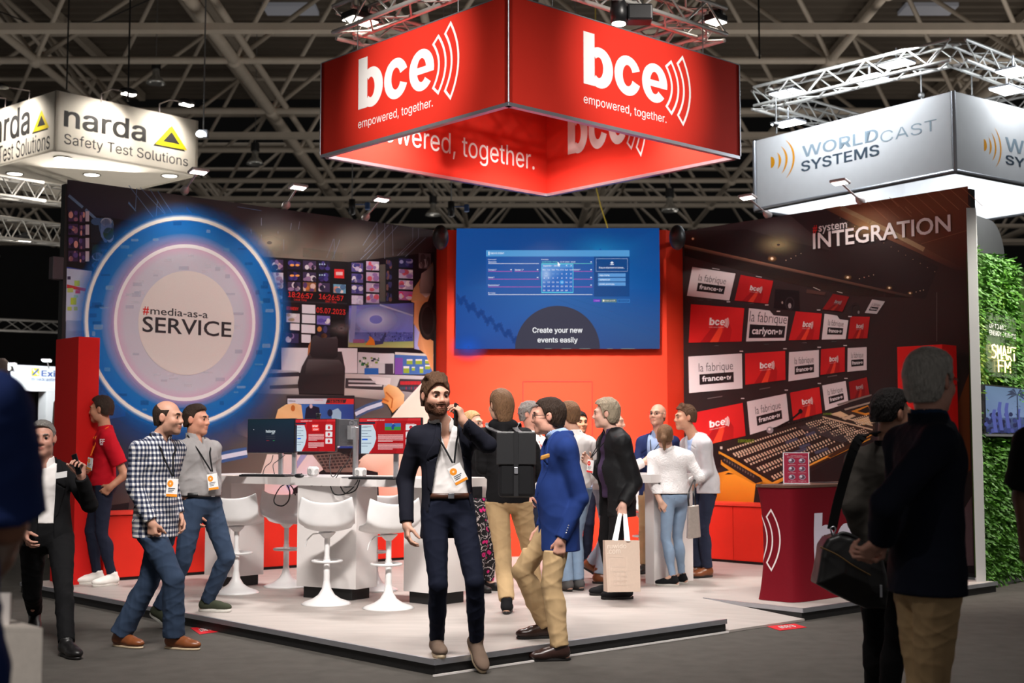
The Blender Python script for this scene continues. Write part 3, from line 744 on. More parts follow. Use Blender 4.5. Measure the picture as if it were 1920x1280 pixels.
m = MB(); m.ell(p, (0.04, 0.03, 0.035), nu=10, nv=8); m.build('lens', M_lamp, q)
m = MB(); m.box(p + Vector((0, 0.06, 0.0)), (0.1, 0.06, 0.09)); m.build('housing', M_blackpl, q); m = MB(); m.cyl((p.x, p.y + .06, 0), (p.x, p.y + .06, p.z), .02, n=8); m.build('pole', M_blackpl, q)
p = PZ(108, 1020, 0.0); p = Vector((P(107, 800, 17.5).x, 17.5, 0))
q = MB(); zt2 = P(107, 748, 17.5).z; q.lathe([(0.07, 0.0), (0.065, zt2 * 0.8), (0.055, zt2 - 0.05), (0.035, zt2 - 0.008), (0.0, zt2)], p, 20)
tag(q.build('display_column', mat('pale_pink_plastic', rgb(222, 190, 178))), 'slim pale pink column with a rounded top beyond the left pillar', 'column')

# ------------------------------------------------------------------ white and orange sign box on the right
z0 = 5.0; c = PZ(1791, 321, z0); l_ = PZ(1416, 394, z0); d = l_ - c; r_ = c + Vector((d.y, -d.x, 0)).normalized() * d.length
t, k4 = sign_box('hanging_sign', 'white hanging box sign with grey lettering and orange arcs at upper right', 'sign', c, r_, l_, z0, 1.06, M_whitefab, None, None)
m = MB()
for i in range(4):
    m.cyl(k4[i] + UP * 0.0, k4[(i + 1) % 4], 0.035, n=8); m.cyl(k4[i], k4[i] + UP * 1.06, 0.03, n=8)
m.build('frame_rail', M_alu, t)
def wcs(ps, f1, f2, f3, fa):
    ps.text('WORLD', f1, (150, 168, 182), 3, 0.025); ps.text('CAST', f2, (160, 178, 190), 3, -0.006); ps.text('SYSTEMS', f3, (70, 86, 102), 3, 0.03)
    O_ = (246, 168, 30)
    ps.poly([(0.0, 0.36), (0.14, 0.36 - 0.0)] + [(0.0 + 0.16 * math.cos(a), 0.5 + 0.14 * math.sin(a)) for a in [-math.pi / 2 + math.pi * i / 10 for i in range(11)]] + [(0.0, 0.64)], O_, 3, fa)
    for k_, (rx, w) in enumerate(((0.42, .10), (0.68, .09), (0.96, .08))):
        A = []; B = []
        for i in range(17):
            tt = -1.0 + 2.0 * i / 16; a_ = tt * (0.9); ww = w * (1 - tt * tt)
            A.append((0.0 + rx * math.cos(a_), 0.5 + rx * 0.62 * math.sin(a_))); B.append((0.0 + (rx - ww) * math.cos(a_), 0.5 + (rx - ww) * 0.62 * math.sin(a_)))
        for i in range(16): ps.poly([A[i], A[i + 1], B[i + 1], B[i]], O_, 3, fa)
ps = Poster(c, Vector((d.y, -d.x, 0)))
wcs(ps, ps.frame(1505, 295, 1647, 274), ps.frame(1651, 268, 1757, 247), ps.frame(1503, 322, 1649, 303), ps.frame(1446, 343, 1493, 266)); ps.build('front_lettering', M_print, t)
ps = Poster(c, d)
wcs(ps, ps.frame(1886, 282, 2010, 257), ps.frame(2012, 310, 2090, 287), ps.frame(1886, 307, 2010, 290), ps.frame(1846, 312, 1880, 232)); ps.build('side_lettering', M_print, t)
zt = 6.62
tc = [PZ(1424, 184, zt), PZ(1792, 97, zt)]; dd = tc[0] - tc[1]; e3 = Vector((dd.y, -dd.x, 0)).normalized(); e3 = e3 if e3.y > 0 else -e3
tc += [tc[1] + e3 * dd.length, tc[0] + e3 * dd.length]
tr = truss('lighting_truss', 'silver lighting truss with flat lamps above the white and orange sign', [(tc[i], tc[(i + 1) % 4]) for i in range(4)], 0.28, tc[0])
for x, y, w, dz in ((1681, 122, 'middle of the left run', 0), (1475, 176, 'left end of the left run', 0), (1630, 151, 'thin one under the left run', -0.15), (1900, 138, 'upper one at the right edge', 0), (1888, 171, 'lower one at the right edge', -.1), (1478, 233, 'low one behind the sign corner', -.2)):
    p = P(x, y, 19.6 if x < 1600 else (18.3 if x < 1750 else 17.6))
    q = thing('flat_led_lamp', 'flat led lamp on the silver truss, ' + w, 'lamp', p, 'flat lamps on the right truss')
    e_ = dd.normalized() if x < 1800 else e3; f_ = UP.cross(e_)
    m = MB(); m.box(p + UP * 0.03, (0.44, 0.3, 0.03), e_, f_, UP, 0.005); m.build('housing', M_alu, q)
    m = MB(); m.box(p + UP * 0.008, (0.42, 0.28, 0.01), e_, f_, UP); m.build('led_panel', M_lampcool, q)
    m = MB(); m.cyl(p + UP * 0.03, p + UP * 0.25, 0.012, n=6); m.build('bracket', M_alu, q)
area_light('right_truss_lamp', (tc[0] + tc[1]) / 2 - e3 * 0.5 + UP * 0.1, (c + l_) / 2 + UP * 0.6, 2.4, 0.3, 75, (0.88, 0.95, 1))
area_light('right_truss_lamp', (tc[0] + tc[2]) / 2 - UP * 0.3, (c + l_) / 2 + e3 * 1.7 - UP * 3, 1.6, 1.6, 130, (0.9, 0.96, 1))
area_light('right_truss_lamp', tc[1] + e3 * 1.2 + dd.normalized() * -0.6, c + e3 * 1.2 + UP * 0.5, 1.5, 0.3, 22, (0.88, 0.95, 1))
m = MB()
for x, y in ((1455, 205), (1727, 150), (1822, 155)):
    p = P(x, y, 18.7); q = MB(); q.cyl(p + UP * 0.25, p - UP * 0.35, 0.012, n=5); q.ell(p - UP * 0.22, (0.05, 0.04, 0.04), nu=8, nv=6)
    q.build('hook', M_wire, t)
# ------------------------------------------------------------------ left mural: control room photograph with the blue ring
lw = Poster(UV(0, 6.43) - BV * 0.002, LWn, 0.0009)
A4 = (lambda x, y: (x / 4.0, 320 + y / 4.0)); B4 = (lambda x, y: (400 + x * 0.23958, 400 + y * 0.23958)); C4 = (lambda x, y: (400 + x / 4.0, 690 + y / 4.0))
def T(fn, pts): return [fn(*p) for p in pts]
XL = 126.0
def top(x): return 336 + (x - 126) * (431.0 - 336) / (815 - 126) + 0.5
lw.poly([(XL, top(XL)), (815, top(815)), (815, 960), (120, 1080)], (24, 22, 26), 1)
# ceiling of the printed room
lw.poly([(XL, top(XL)), (330, top(330)), (330, 440), (250, 415), (XL, 395)], [(50, 48, 54), (66, 62, 64), (60, 58, 62), (40, 42, 56), (34, 38, 56)], 2)
lw.poly([(330, top(330)), (600, top(600)), (560, 485), (460, 479), (330, 440)], [(66, 62, 64), (62, 56, 58), (128, 120, 108), (112, 106, 98), (60, 58, 62)], 2)
lw.poly([(600, top(600)), (815, top(815)), (815, 472), (654, 491), (560, 485)], [(62, 56, 58), (58, 52, 56), (44, 38, 44), (96, 90, 84), (128, 120, 108)], 2)
lw.ring(505, 455, 5, 3, 62, 34, (176, 164, 142, .75), (120, 112, 100, 0), 3, 32)
lw.poly(T(B4, [(700, 270), (1010, 310), (1010, 370), (700, 340)]), (138, 130, 116), 3, a=.45)
# light streaks
for q in (((965, 110), (1150, 350)), ((1050, 125), (1260, 350)), ((1125, 140), (1240, 320)), ((1180, 150), (1300, 330)), ((1025, 130), (1015, 290)), ((1180, 220), (1170, 350)), ((515, 185), (620, 275)), ((640, 290), (760, 400))):
    lw.line(T(A4, q), 0.008 if q[0][0] > 700 else 0.03, (120, 150, 190), 3, a=.75)
for q in (((375, 35), (375, 95)), ((375, 165), (375, 220)), ((293, 125), (297, 160)), ((505, 140), (505, 160)), ((610, 75), (603, 130)), ((675, 62), (665, 125)), ((550, 200), (550, 290)), ((435, 290), (435, 330)), ((1280, 70), (1280, 235), (1150, 360)), ((1340, 75), (1340, 360)), ((1400, 95), (1405, 330)), ((1440, 98), (1200, 360)), ((1370, 90), (1180, 300)), ((1560, 110), (1560, 210), (1440, 330)), ((1605, 118), (1605, 190), (1470, 320)), ((1280, 75), (1170, 250)), ((1660, 190), (1500, 340)), ((940, 200), (885, 350)), ((990, 205), (930, 360)), ((945, 200), (945, 360))):
    lw.line(T(B4, q), 0.007, (150, 160, 185), 3, a=.7)
lw.poly(T(A4, [(965, 230), (1020, 300), (1015, 305), (960, 245)]), (110, 150, 200), 3, a=.8)
lw.poly(T(A4, [(1400, 270), (1450, 330), (1440, 345), (1395, 285)]), (60, 100, 180), 3, a=.8)
lw.line(T(A4, [(1780, 270), (1960, 300)]), 0.006, (100, 130, 170), 3)
# left end screens
rr = random.Random(4)
def blob_screen(x0, y0, x1, y1, cols, layer=3, n=7, tilt=0.0, pic=True):
    d = tilt * (x1 - x0); lw.poly([(x0, y1), (x1, y1 + d), (x1, y0 + d), (x0, y0)], cols[0], layer)
    if pic:
        for i in range(n):
            cx_, cy_ = rr.uniform(x0, x1), rr.uniform(y0, y1); rx, ry = rr.uniform(.12, .26) * (x1 - x0), rr.uniform(.15, .35) * (y1 - y0)
            cx_ = min(max(cx_, x0 + rx), x1 - rx); cy_ = min(max(cy_, y0 + ry), y1 - ry)
            lw.disc(cx_, cy_ + tilt * (cx_ - x0), rx, ry, cols[1 + i % (len(cols) - 1)], layer + 1 + i % 3, 10)
PU_ = [(60, 44, 78), (150, 100, 120), (214, 150, 140), (90, 70, 130), (30, 24, 50)]
for r_ in range(4):
    y = 395 + r_ * 25
    blob_screen(128, y, 146, y + 20, PU_, 3, 5); blob_screen(148, y + 2, 159, y + 22, PU_, 3, 4); lw.rect(160, y + 1, 167, y + 20, (196, 182, 196), 4)
blob_screen(170, 408, 213, 455, [(24, 34, 44), (60, 90, 130), (170, 180, 200), (40, 70, 50), (90, 120, 170)], 3, 12)
blob_screen(172, 458, 214, 505, [(22, 34, 50), (50, 80, 130), (150, 160, 190), (30, 60, 60), (70, 100, 160)], 3, 12)
lw.poly([(XL - 1, 500), (240, 520), (240, 640), (XL - 3, 640)], [(58, 70, 150), (60, 100, 170), (90, 130, 190), (170, 180, 205)], 3)
lw.poly([(XL - 1, 503), (172, 508), (168, 600), (XL - 3, 602)], (190, 198, 222), 4)
lw.poly([(XL - 1, 533), (162, 541), (160, 546), (XL - 1, 540)], (196, 60, 62), 5)
for x, y, w, h, c in ((139, 526, 10, 10, (170, 196, 96)), (126, 540, 11, 8, (186, 196, 110)), (141, 544, 9, 6, (190, 70, 110)), (132, 558, 11, 13, (176, 196, 60)), (126, 575, 8, 7, (180, 196, 100)), (138, 575, 7, 7, (170, 190, 110)), (138, 553, 8, 5, (150, 200, 190)), (126, 518, 6, 6, (60, 60, 90))): lw.rect(x, y, x + w, y + h, c, 6)
lw.poly([(XL - 2, 600), (235, 606), (235, 780), (XL - 6, 800)], [(150, 165, 200), (70, 110, 170), (40, 70, 120), (60, 80, 110)], 5)
# floor and desk shadows of the printed room
lw.poly([(XL - 5, 760), (330, 770), (520, 745), (520, 900), (XL - 6, 960)], [(30, 34, 44), (50, 60, 84), (80, 78, 78), (120, 108, 100), (30, 28, 32)], 3)
lw.poly([(400, 770), (520, 760), (520, 940), (240, 960), (250, 860)], [(64, 62, 66), (84, 80, 78), (128, 114, 104), (60, 54, 54), (40, 38, 44)], 4)
# monitor wall, left bank
lw.poly(T(B4, [(430, 345), (1055, 380), (1048, 1050), (525, 1020)]), (14, 12, 16), 4)
WP = [(60, 48, 84), (226, 220, 230), (150, 120, 160), (40, 34, 60), (200, 170, 160)]
DK = [(24, 22, 56), (50, 44, 110), (20, 16, 40), (70, 60, 140)]
def bs(x0, y0, x1, y1, cols, n=6, pic=True):
    a, b = B4(x0, y0); c, d = B4(x1, y1); blob_screen(a, b, c, d, cols, 5, n, 0.05, pic)
for r_, y in enumerate((360, 450, 530)):
    bs(445, y + (10 if r_ else 0), 545, y + (95 if r_ == 1 else 80), WP if r_ != 1 else [(226, 216, 222), (190, 150, 160), (150, 120, 140), (240, 236, 240)])
    bs(580, y + 5, 680, y + 75, DK if r_ < 2 else WP); bs(700, y + 8, 802, y + 78, WP if r_ < 2 else [(150, 100, 60), (230, 200, 190), (200, 120, 60), (90, 60, 110)])
    bs(820, y + 12, 910, y + 82, DK if r_ < 2 else WP)
for y in (405, 487):
    for x in (613, 655): lw.disc(*B4(x, y), 4.2, 2.2, (250, 170, 90), 9, 10)
for y in (398, 482):
    for x in (830, 848, 868): lw.disc(*B4(x, y), 1.3, 1.6, (190, 220, 250), 9, 8)
bs(945, 435, 1022, 505, [(226, 40, 44), (250, 240, 240)], 0); lw.rect(*B4(957, 458), *B4(1010, 484), (245, 200, 200), 7)
bs(938, 553, 1035, 622, [(110, 170, 200), (232, 214, 208), (210, 150, 130), (80, 120, 160)])
RD = (226, 52, 46)
lw.word('18:26:57', *B4(585, 652), B4(775, 0)[0], B4(0, 612)[1], RD, 6, 0.03); lw.word('16:26:57', *B4(826, 668), B4(1015, 0)[0], B4(0, 628)[1], RD, 6, 0.03)
lw.word('Local Time', *B4(630, 680), B4(728, 0)[0], B4(0, 662)[1], RD, 6); lw.word('GMT Time', *B4(874, 696), B4(962, 0)[0], B4(0, 678)[1], RD, 6)
lw.word('05.07.2023', *B4(805, 775), B4(1030, 0)[0], B4(0, 735)[1], RD, 6, 0.03); lw.word('STANDBY', *B4(570, 752), B4(664, 0)[0], B4(0, 728)[1], RD, 6, 0.03)
lw.poly(T(B4, [(540, 680), (1045, 700), (1045, 712), (540, 694)]), (40, 38, 44), 6)
Wh = [(232, 230, 238)]
for x0, y0, x1, y1, c in ((692, 712, 796, 780, Wh), (692, 790, 796, 856, Wh), (688, 868, 794, 934, Wh), (688, 946, 760, 1010, Wh), (570, 780, 674, 850, [(214, 206, 216), (170, 150, 120), (230, 226, 230)]), (600, 860, 672, 912, Wh), (563, 936, 666, 1010, WP), (808, 798, 912, 868, [(120, 110, 190), (236, 232, 240), (90, 80, 170)]), (810, 876, 910, 975, [(30, 26, 50), (90, 60, 40), (200, 130, 60), (60, 60, 110)])): bs(x0, y0, x1, y1, c, 4, len(c) > 1)
for x0, y0, x1, y1 in ((440, 600, 540, 690), (430, 700, 540, 770), (440, 860, 530, 1000), (330, 560, 400, 640), (320, 680, 420, 760)): bs(x0, y0, x1, y1, [(50, 96, 150), (100, 160, 210), (60, 80, 120), (160, 190, 220)], 4)
lw.ring(*B4(1000, 900), 2, 1, 36, 20, (120, 108, 108, .8), (40, 34, 38, 0), 6, 24)
# monitor wall, right bank
lw.poly(T(B4, [(1055, 380), (1720, 318), (1720, 1090), (1050, 1045)]), (18, 16, 24), 4)
lw.poly(T(B4, [(1300, 400), (1345, 398), (1345, 690), (1300, 690)]), (110, 106, 100), 5, a=.7)
SP = [(90, 84, 150), (230, 228, 240), (60, 60, 130), (200, 190, 220), (150, 110, 140)]
for ci, (x0, x1, sl) in enumerate(((1080, 1170, 0), (1195, 1295, -12), (1350, 1395, -22), (1450, 1560, -34))):
    for r_, y in enumerate((385, 470, 555, 640)):
        cols = SP
        if ci == 2: cols = [(22, 20, 44), (60, 60, 110), (120, 84, 80)]
        if ci == 3 and r_ == 0: cols = [(36, 36, 90), (160, 160, 210), (60, 60, 130)]
        if ci in (1,) or (ci == 3 and r_ in (1, 2)): cols = [(196, 180, 210), (240, 234, 240), (210, 90, 110), (150, 120, 180)]
        if ci == 0 and r_ == 3: cols = [(196, 184, 220), (220, 214, 236)]
        if ci == 3 and r_ == 3: cols = [(170, 90, 150), (230, 40, 110), (230, 180, 120), (210, 190, 220)]
        bs(x0, y + sl, x1, y + sl + 70, cols, 6)
bs(1605, 310, 1700, 430, [(90, 84, 88), (150, 146, 150), (60, 56, 60)], 6)
# big football screen
lw.poly(T(B4, [(1060, 722), (1565, 700), (1565, 1052), (1052, 1045)]), [(96, 100, 190), (84, 92, 180), (150, 160, 120), (150, 160, 120)], 5)
lw.poly(T(B4, [(1062, 740), (1560, 790), (1560, 1000), (1060, 1000)]), [(120, 126, 210), (130, 140, 210), (90, 100, 190), (160, 166, 220)], 6)
lw.ring(*B4(1270, 830), 12, 8, 60, 36, (196, 204, 240, .9), (130, 140, 210, 0), 7, 32)
lw.poly(T(B4, [(1070, 930), (1560, 930), (1560, 1010), (1065, 1010)]), (70, 80, 160), 7, a=.45)
for i in range(70): lw.disc(*B4(rr.uniform(1200, 1550), rr.uniform(925, 1000)), 1.0, 1.2, rr.choice([(60, 60, 120), (130, 130, 190), (40, 40, 90)]), 8, 6, a=.8)
lw.poly(T(B4, [(1062, 1015), (1565, 1000), (1565, 1052), (1054, 1045)]), [(140, 150, 90), (150, 160, 100), (176, 176, 110), (176, 170, 110)], 8)
lw.poly(T(B4, [(1080, 720), (1120, 720), (1100, 1010), (1060, 1010)]), (170, 176, 226), 8, a=.5)
lw.line(T(B4, [(1300, 715), (1560, 800)]), 0.02, (200, 206, 240), 8, a=.7)
lw.poly(T(B4, [(1185, 1030), (1230, 965), (1255, 990), (1262, 1032)]), (220, 120, 30), 9); lw.poly(T(B4, [(1262, 1030), (1258, 995), (1300, 1000), (1340, 935), (1352, 938), (1325, 1020)]), (50, 54, 96), 9); lw.disc(*B4(1222, 970), 1.8, 2.4, (190, 120, 60), 10, 8)
lw.rect(*B4(1090, 985), *B4(1180, 1015), (200, 100, 140), 9, a=.5)
lw.poly(T(B4, [(1570, 870), (1620, 900), (1620, 1070), (1570, 1060)]), [(150, 150, 230), (200, 200, 240), (190, 190, 230), (160, 160, 220)], 6)
# desk screens
lw.poly(T(B4, [(530, 1050), (1125, 1055), (1125, 1250), (530, 1245)]), (226, 224, 230), 6)
lw.poly(T(B4, [(1130, 1085), (1415, 1100), (1412, 1252), (1128, 1252)]), (206, 206, 212), 6)
for i in range(24): 
    x = rr.uniform(1135, 1290); y = rr.uniform(1105, 1190); lw.rect(*B4(x, y), *B4(x + rr.uniform(8, 26), y + rr.uniform(8, 20)), rr.choice([(50, 60, 70), (120, 150, 60), (90, 100, 110), (230, 230, 230), (40, 110, 60)]), 7 + i % 3)
lw.rect(*B4(1180, 1210), *B4(1290, 1260), (40, 100, 180), 8); lw.rect(*B4(1340, 1175), *B4(1405, 1260), (60, 56, 66), 8); lw.rect(*B4(1295, 1095), *B4(1410, 1170), (216, 214, 222), 8)
lw.poly(T(B4, [(1420, 1085), (1720, 1100), (1720, 1260), (1418, 1260)]), (70, 110, 180), 6)
lw.poly(T(B4, [(1420, 1085), (1720, 1100), (1720, 1118), (1420, 1104)]), (220, 216, 210), 7); lw.poly(T(B4, [(1420, 1130), (1480, 1130), (1480, 1260), (1418, 1260)]), (126, 80, 170), 7)
for x, y, w, h in ((1510, 1140, 45, 40), (1580, 1140, 50, 40), (1655, 1145, 40, 30), (1485, 1195, 45, 55), (1550, 1200, 25, 30), (1612, 1200, 28, 50), (1655, 1185, 40, 35)):
    lw.rect(*B4(x, y), *B4(x + w, y + h), (150, 176, 60), 8); lw.rect(*B4(x, y), *B4(x + w, y + h * .3), (236, 234, 236), 9)
# desk
lw.poly(T(C4, [(300, 0), (640, 20), (640, 210), (330, 190), (250, 120)]), [(150, 160, 185), (210, 206, 206), (150, 146, 146), (90, 92, 104), (100, 130, 170)], 6)
lw.poly(T(C4, [(980, 40), (1660, 60), (1660, 250), (1280, 240), (980, 210)]), [(200, 196, 196), (196, 194, 200), (130, 126, 130), (120, 116, 116), (196, 188, 182)], 7)
lw.poly(T(C4, [(990, 75), (1280, 80), (1270, 165), (985, 150)]), (60, 58, 62), 8); lw.poly(T(C4, [(1010, 90), (1215, 95), (1210, 110), (1010, 105)]), (190, 190, 196), 9); lw.poly(T(C4, [(1010, 120), (1265, 125), (1262, 138), (1010, 134)]), (210, 208, 212), 9)
lw.poly(T(C4, [(1160, 60), (1330, 75), (1320, 130), (1220, 120)]), (224, 220, 222), 9)
lw.poly(T(C4, [(1395, 80), (1570, 85), (1545, 190), (1365, 165)]), (60, 52, 60), 8)
for i in range(14): lw.rect(*C4(1400 + i * 11, 98), *C4(1408 + i * 11, 124), (206, 40, 46), 9)
for i in range(10): lw.rect(*C4(1400 + i * 13, 140), *C4(1408 + i * 13, 160), rr.choice([(70, 70, 110), (150, 60, 90), (60, 90, 110)]), 9)
lw.poly(T(C4, [(400, 40), (640, 30), (640, 60), (400, 70)]), (50, 46, 52), 8); lw.poly(T(C4, [(420, 130), (640, 120), (640, 150), (420, 155)]), (70, 66, 66), 8)
lw.poly(T(C4, [(330, 190), (1000, 205), (1280, 240), (1330, 330), (1340, 520), (250, 520), (140, 480), (160, 380)]), [(86, 82, 84), (90, 84, 84), (74, 70, 72), (88, 82, 80), (90, 82, 78), (110, 100, 92), (60, 60, 70), (54, 56, 66)], 7)
# chair
lw.poly(T(C4, [(640, 192), (630, 110), (660, -10), (720, -120), (960, -125), (985, 0), (980, 196)]), [(38, 34, 38), (34, 30, 34), (48, 44, 46), (58, 54, 56), (52, 48, 50), (44, 40, 42), (50, 45, 46)], 9)
lw.poly(T(B4, [(760, 1000), (775, 960), (800, 952), (850, 975), (920, 970), (960, 962), (972, 990), (970, 1120), (940, 1138), (770, 1130), (752, 1100)]), [(44, 40, 44), (66, 62, 66), (70, 66, 70), (58, 54, 58), (80, 76, 80), (72, 68, 72), (56, 52, 56), (34, 30, 34), (30, 28, 30), (36, 32, 36), (38, 34, 38)], 10)
lw.poly(T(B4, [(720, 1180), (740, 1140), (980, 1145), (1010, 1180), (1015, 1260), (715, 1260)]), [(60, 56, 60), (88, 84, 86), (84, 80, 82), (62, 58, 60), (46, 42, 44), (46, 42, 44)], 11)
lw.poly(T(B4, [(735, 1110), (740, 1040), (765, 985), (760, 1110)]), (170, 110, 70), 9)
# operator with headset at the right end, sleeve and hands
lw.poly(T(B4, [(1565, 860), (1570, 700), (1545, 690), (1560, 600), (1600, 540), (1640, 470), (1718, 400), (1718, 1250), (1690, 1190), (1665, 1110), (1612, 1065), (1595, 1030), (1612, 930), (1570, 870)]), [(226, 160, 110)] * 4 + [(190, 140, 90), (196, 150, 100), (120, 96, 76)] + [(206, 140, 92), (214, 150, 100), (222, 160, 112), (206, 140, 100), (214, 150, 108), (220, 156, 110), (224, 158, 110)], 10)
lw.poly(T(B4, [(1545, 690), (1562, 590), (1612, 520), (1660, 450), (1715, 380), (1715, 640), (1640, 690), (1590, 680)]), [(196, 150, 100), (180, 130, 84), (150, 110, 74), (120, 100, 84), (90, 80, 74), (150, 120, 90), (180, 140, 96), (200, 152, 104)], 11)
lw.poly(T(B4, [(1608, 560), (1625, 470), (1715, 410), (1715, 620), (1660, 660), (1612, 620)]), [(62, 56, 56), (150, 140, 136), (90, 84, 84), (46, 42, 42), (200, 190, 184), (120, 112, 108)], 12)
lw.disc(*B4(1672, 840), 17, 36, (26, 22, 22), 13, 28); lw.ring(*B4(1672, 840), 11, 26, 15, 33, (52, 46, 44, 1), (30, 26, 26, 1), 14, 28); lw.poly(T(B4, [(1672, 690), (1718, 560), (1718, 1000), (1690, 980)]), (24, 20, 20), 14)
lw.poly(T(C4, [(1340, 360), (1420, 260), (1560, 110), (1662, 60), (1662, 520), (1390, 640), (1250, 560), (1280, 440)]), [(236, 214, 198), (240, 222, 210), (242, 228, 220), (236, 216, 204), (226, 200, 186), (228, 196, 180), (236, 208, 192), (236, 210, 194)], 11)
lw.poly(T(C4, [(1040, 740), (1120, 660), (1290, 560), (1660, 440), (1660, 1000), (1240, 1000), (1230, 780)]), [(190, 150, 130), (232, 204, 186), (236, 206, 188), (232, 200, 182), (214, 150, 130), (220, 160, 140), (206, 160, 140)], 12)
lw.poly(T(C4, [(1272, 150), (1310, 120), (1380, 145), (1428, 200), (1425, 260), (1340, 335), (1300, 270), (1255, 255), (1285, 215)]), [(228, 164, 92), (240, 190, 130), (246, 200, 150), (238, 190, 142), (226, 170, 120), (206, 130, 70), (220, 150, 80), (214, 136, 66), (206, 130, 64)], 13)
for q in (((1290, 180), (1340, 230), (1330, 300)), ((1262, 230), (1310, 250))): lw.line(T(C4, q), 0.02, (176, 96, 40), 14)
# tablet with clock, held by a hand
lw.poly(T(C4, [(545, 205), (1055, 205), (1060, 420), (940, 440), (940, 610), (545, 610)]), (44, 42, 46), 12)
lw.poly(T(C4, [(552, 228), (850, 228), (838, 268), (552, 268)]), (214, 220, 234), 13); lw.poly(T(C4, [(850, 228), (1050, 230), (1048, 270), (838, 268)]), (222, 50, 50), 13); lw.poly(T(C4, [(850, 234), (995, 234), (985, 262), (838, 262)]), (60, 40, 44), 14)
lw.word('18:26:33', *C4(868, 258), C4(965, 0)[0], C4(0, 240)[1], (226, 60, 54), 15, 0.02); lw.word('holovox', *C4(560, 250), C4(610, 0)[0], C4(0, 240)[1], (60, 60, 90), 15, 0.02); lw.word('STANDBY LIVE', *C4(752, 243), C4(818, 0)[0], C4(0, 236)[1], (220, 80, 90), 15)
lw.poly(T(C4, [(552, 270), (1048, 270), (1050, 600), (552, 600)]), [(60, 120, 200), (40, 70, 150), (30, 50, 120), (50, 90, 170)], 13)
lw.poly(T(C4, [(690, 300), (720, 275), (790, 295), (800, 380), (680, 380)]), (26, 26, 50), 14); lw.disc(*C4(728, 285), 3, 4, (206, 190, 200), 15, 12)
lw.poly(T(C4, [(880, 320), (930, 300), (955, 330), (950, 480), (930, 560), (890, 480)]), (150, 190, 220), 14); lw.disc(*C4(870, 335), 5, 7, (20, 36, 70), 15, 12); lw.poly(T(C4, [(915, 400), (945, 395), (945, 590), (915, 600)]), (210, 224, 240), 15)
lw.poly(T(C4, [(460, 380), (480, 310), (540, 272), (600, 262), (655, 275), (668, 380)]), [(232, 176, 120), (240, 196, 140), (244, 206, 156), (236, 186, 128), (240, 198, 150), (236, 188, 136)], 15); lw.disc(*C4(592, 300), 4, 6, (190, 104, 44), 16, 12)
lw.line(T(C4, [(1062, 345), (1150, 300), (1270, 262)]), 0.10, (70, 120, 190), 8, a=.45); lw.line(T(C4, [(1062, 345), (1150, 302), (1262, 265)]), 0.045, (206, 216, 236), 9)
# sleeve and keyboard seen above and below the table
lw.poly(T(C4, [(400, 645), (760, 650), (820, 760), (600, 900), (560, 1050), (310, 930), (350, 800)]), [(226, 210, 200), (222, 206, 210), (214, 196, 190), (226, 216, 230), (226, 204, 196), (214, 196, 190), (220, 204, 196)], 12)
lw.poly(T(C4, [(650, 650), (700, 650), (620, 760), (560, 920), (540, 880), (600, 740)]), (150, 160, 226), 13, a=.55)
lw.poly(T(C4, [(740, 650), (940, 630), (1100, 700), (1060, 780), (840, 780)]), [(120, 100, 92), (90, 76, 72), (100, 86, 80), (130, 110, 100), (110, 94, 88)], 13)
for r_ in range(5):
    for k_ in range(9):
        x = 770 + k_ * 30 + r_ * 12; y = 655 + r_ * 22 - k_ * 2; lw.poly(T(C4, [(x, y), (x + 22, y - 2), (x + 26, y + 13), (x + 4, y + 15)]), (52, 42, 42), 14)
lw.line(T(C4, [(-30, 690), (100, 660), (250, 630)]), 0.12, (60, 120, 200), 8, a=.5); lw.line(T(C4, [(-30, 688), (100, 660), (250, 631)]), 0.05, (214, 222, 240), 9)
# the glowing rings
CXR, CYR = 340, 602
f0, f1 = (0, 116, 206, .92), (0, 116, 206, .0)
lw.ring(CXR, CYR, 180, 193, 208, 226, (10, 130, 220, .75), (10, 110, 210, 0), 17)
lw.ring(CXR, CYR + 18, 176, 190, 222, 250, (30, 110, 200, .35), (10, 80, 190, 0), 17, a0=math.pi, a1=2 * math.pi)
lw.ring(CXR, CYR, 126, 138, 152, 164, (190, 180, 214, .95), (60, 130, 205, .78), 18); lw.ring(CXR, CYR, 152, 164, 179, 192, (30, 124, 206, .80), (0, 110, 200, .84), 18)
for i in range(46):
    t = rr.uniform(0, 6.28); r_ = rr.uniform(.80, .97); x, y = CXR + 180 * r_ * math.cos(t), CYR + 193 * r_ * math.sin(t); w, h = rr.uniform(6, 18), rr.uniform(3, 9)
    lw.rect(x - w / 2, y - h / 2, x + w / 2, y + h / 2, rr.choice([(120, 190, 236), (20, 70, 130), (170, 210, 240), (10, 90, 170)]), 19, a=.30)
lw.ring(CXR, CYR, 174, 187, 179, 192, (120, 180, 236, .0), (214, 228, 246, .9), 20); lw.ring(CXR, CYR, 176.5, 189.5, 182, 195.5, (244, 240, 232, 1), (244, 240, 232, 1), 21); lw.ring(CXR, CYR, 182, 195.5, 187, 201, (196, 220, 246, .9), (60, 150, 230, .0), 21)
CXI, CYI = 344.5, 605
lw.ring(CXI, CYI, 0.5, 0.5, 112, 126, (212, 208, 220, .96), (206, 202, 216, .95), 20); lw.ring(CXI, CYI, 112, 126, 128, 142, (206, 202, 216, .95), (214, 178, 204, .97), 20)
lw.ring(CXI, CYI, 126.5, 140, 132.5, 147, (244, 240, 242, 1), (244, 240, 242, 1), 22); lw.ring(CXI, CYI, 132, 146, 147, 162, (206, 170, 214, .7), (120, 150, 210, 0), 21)
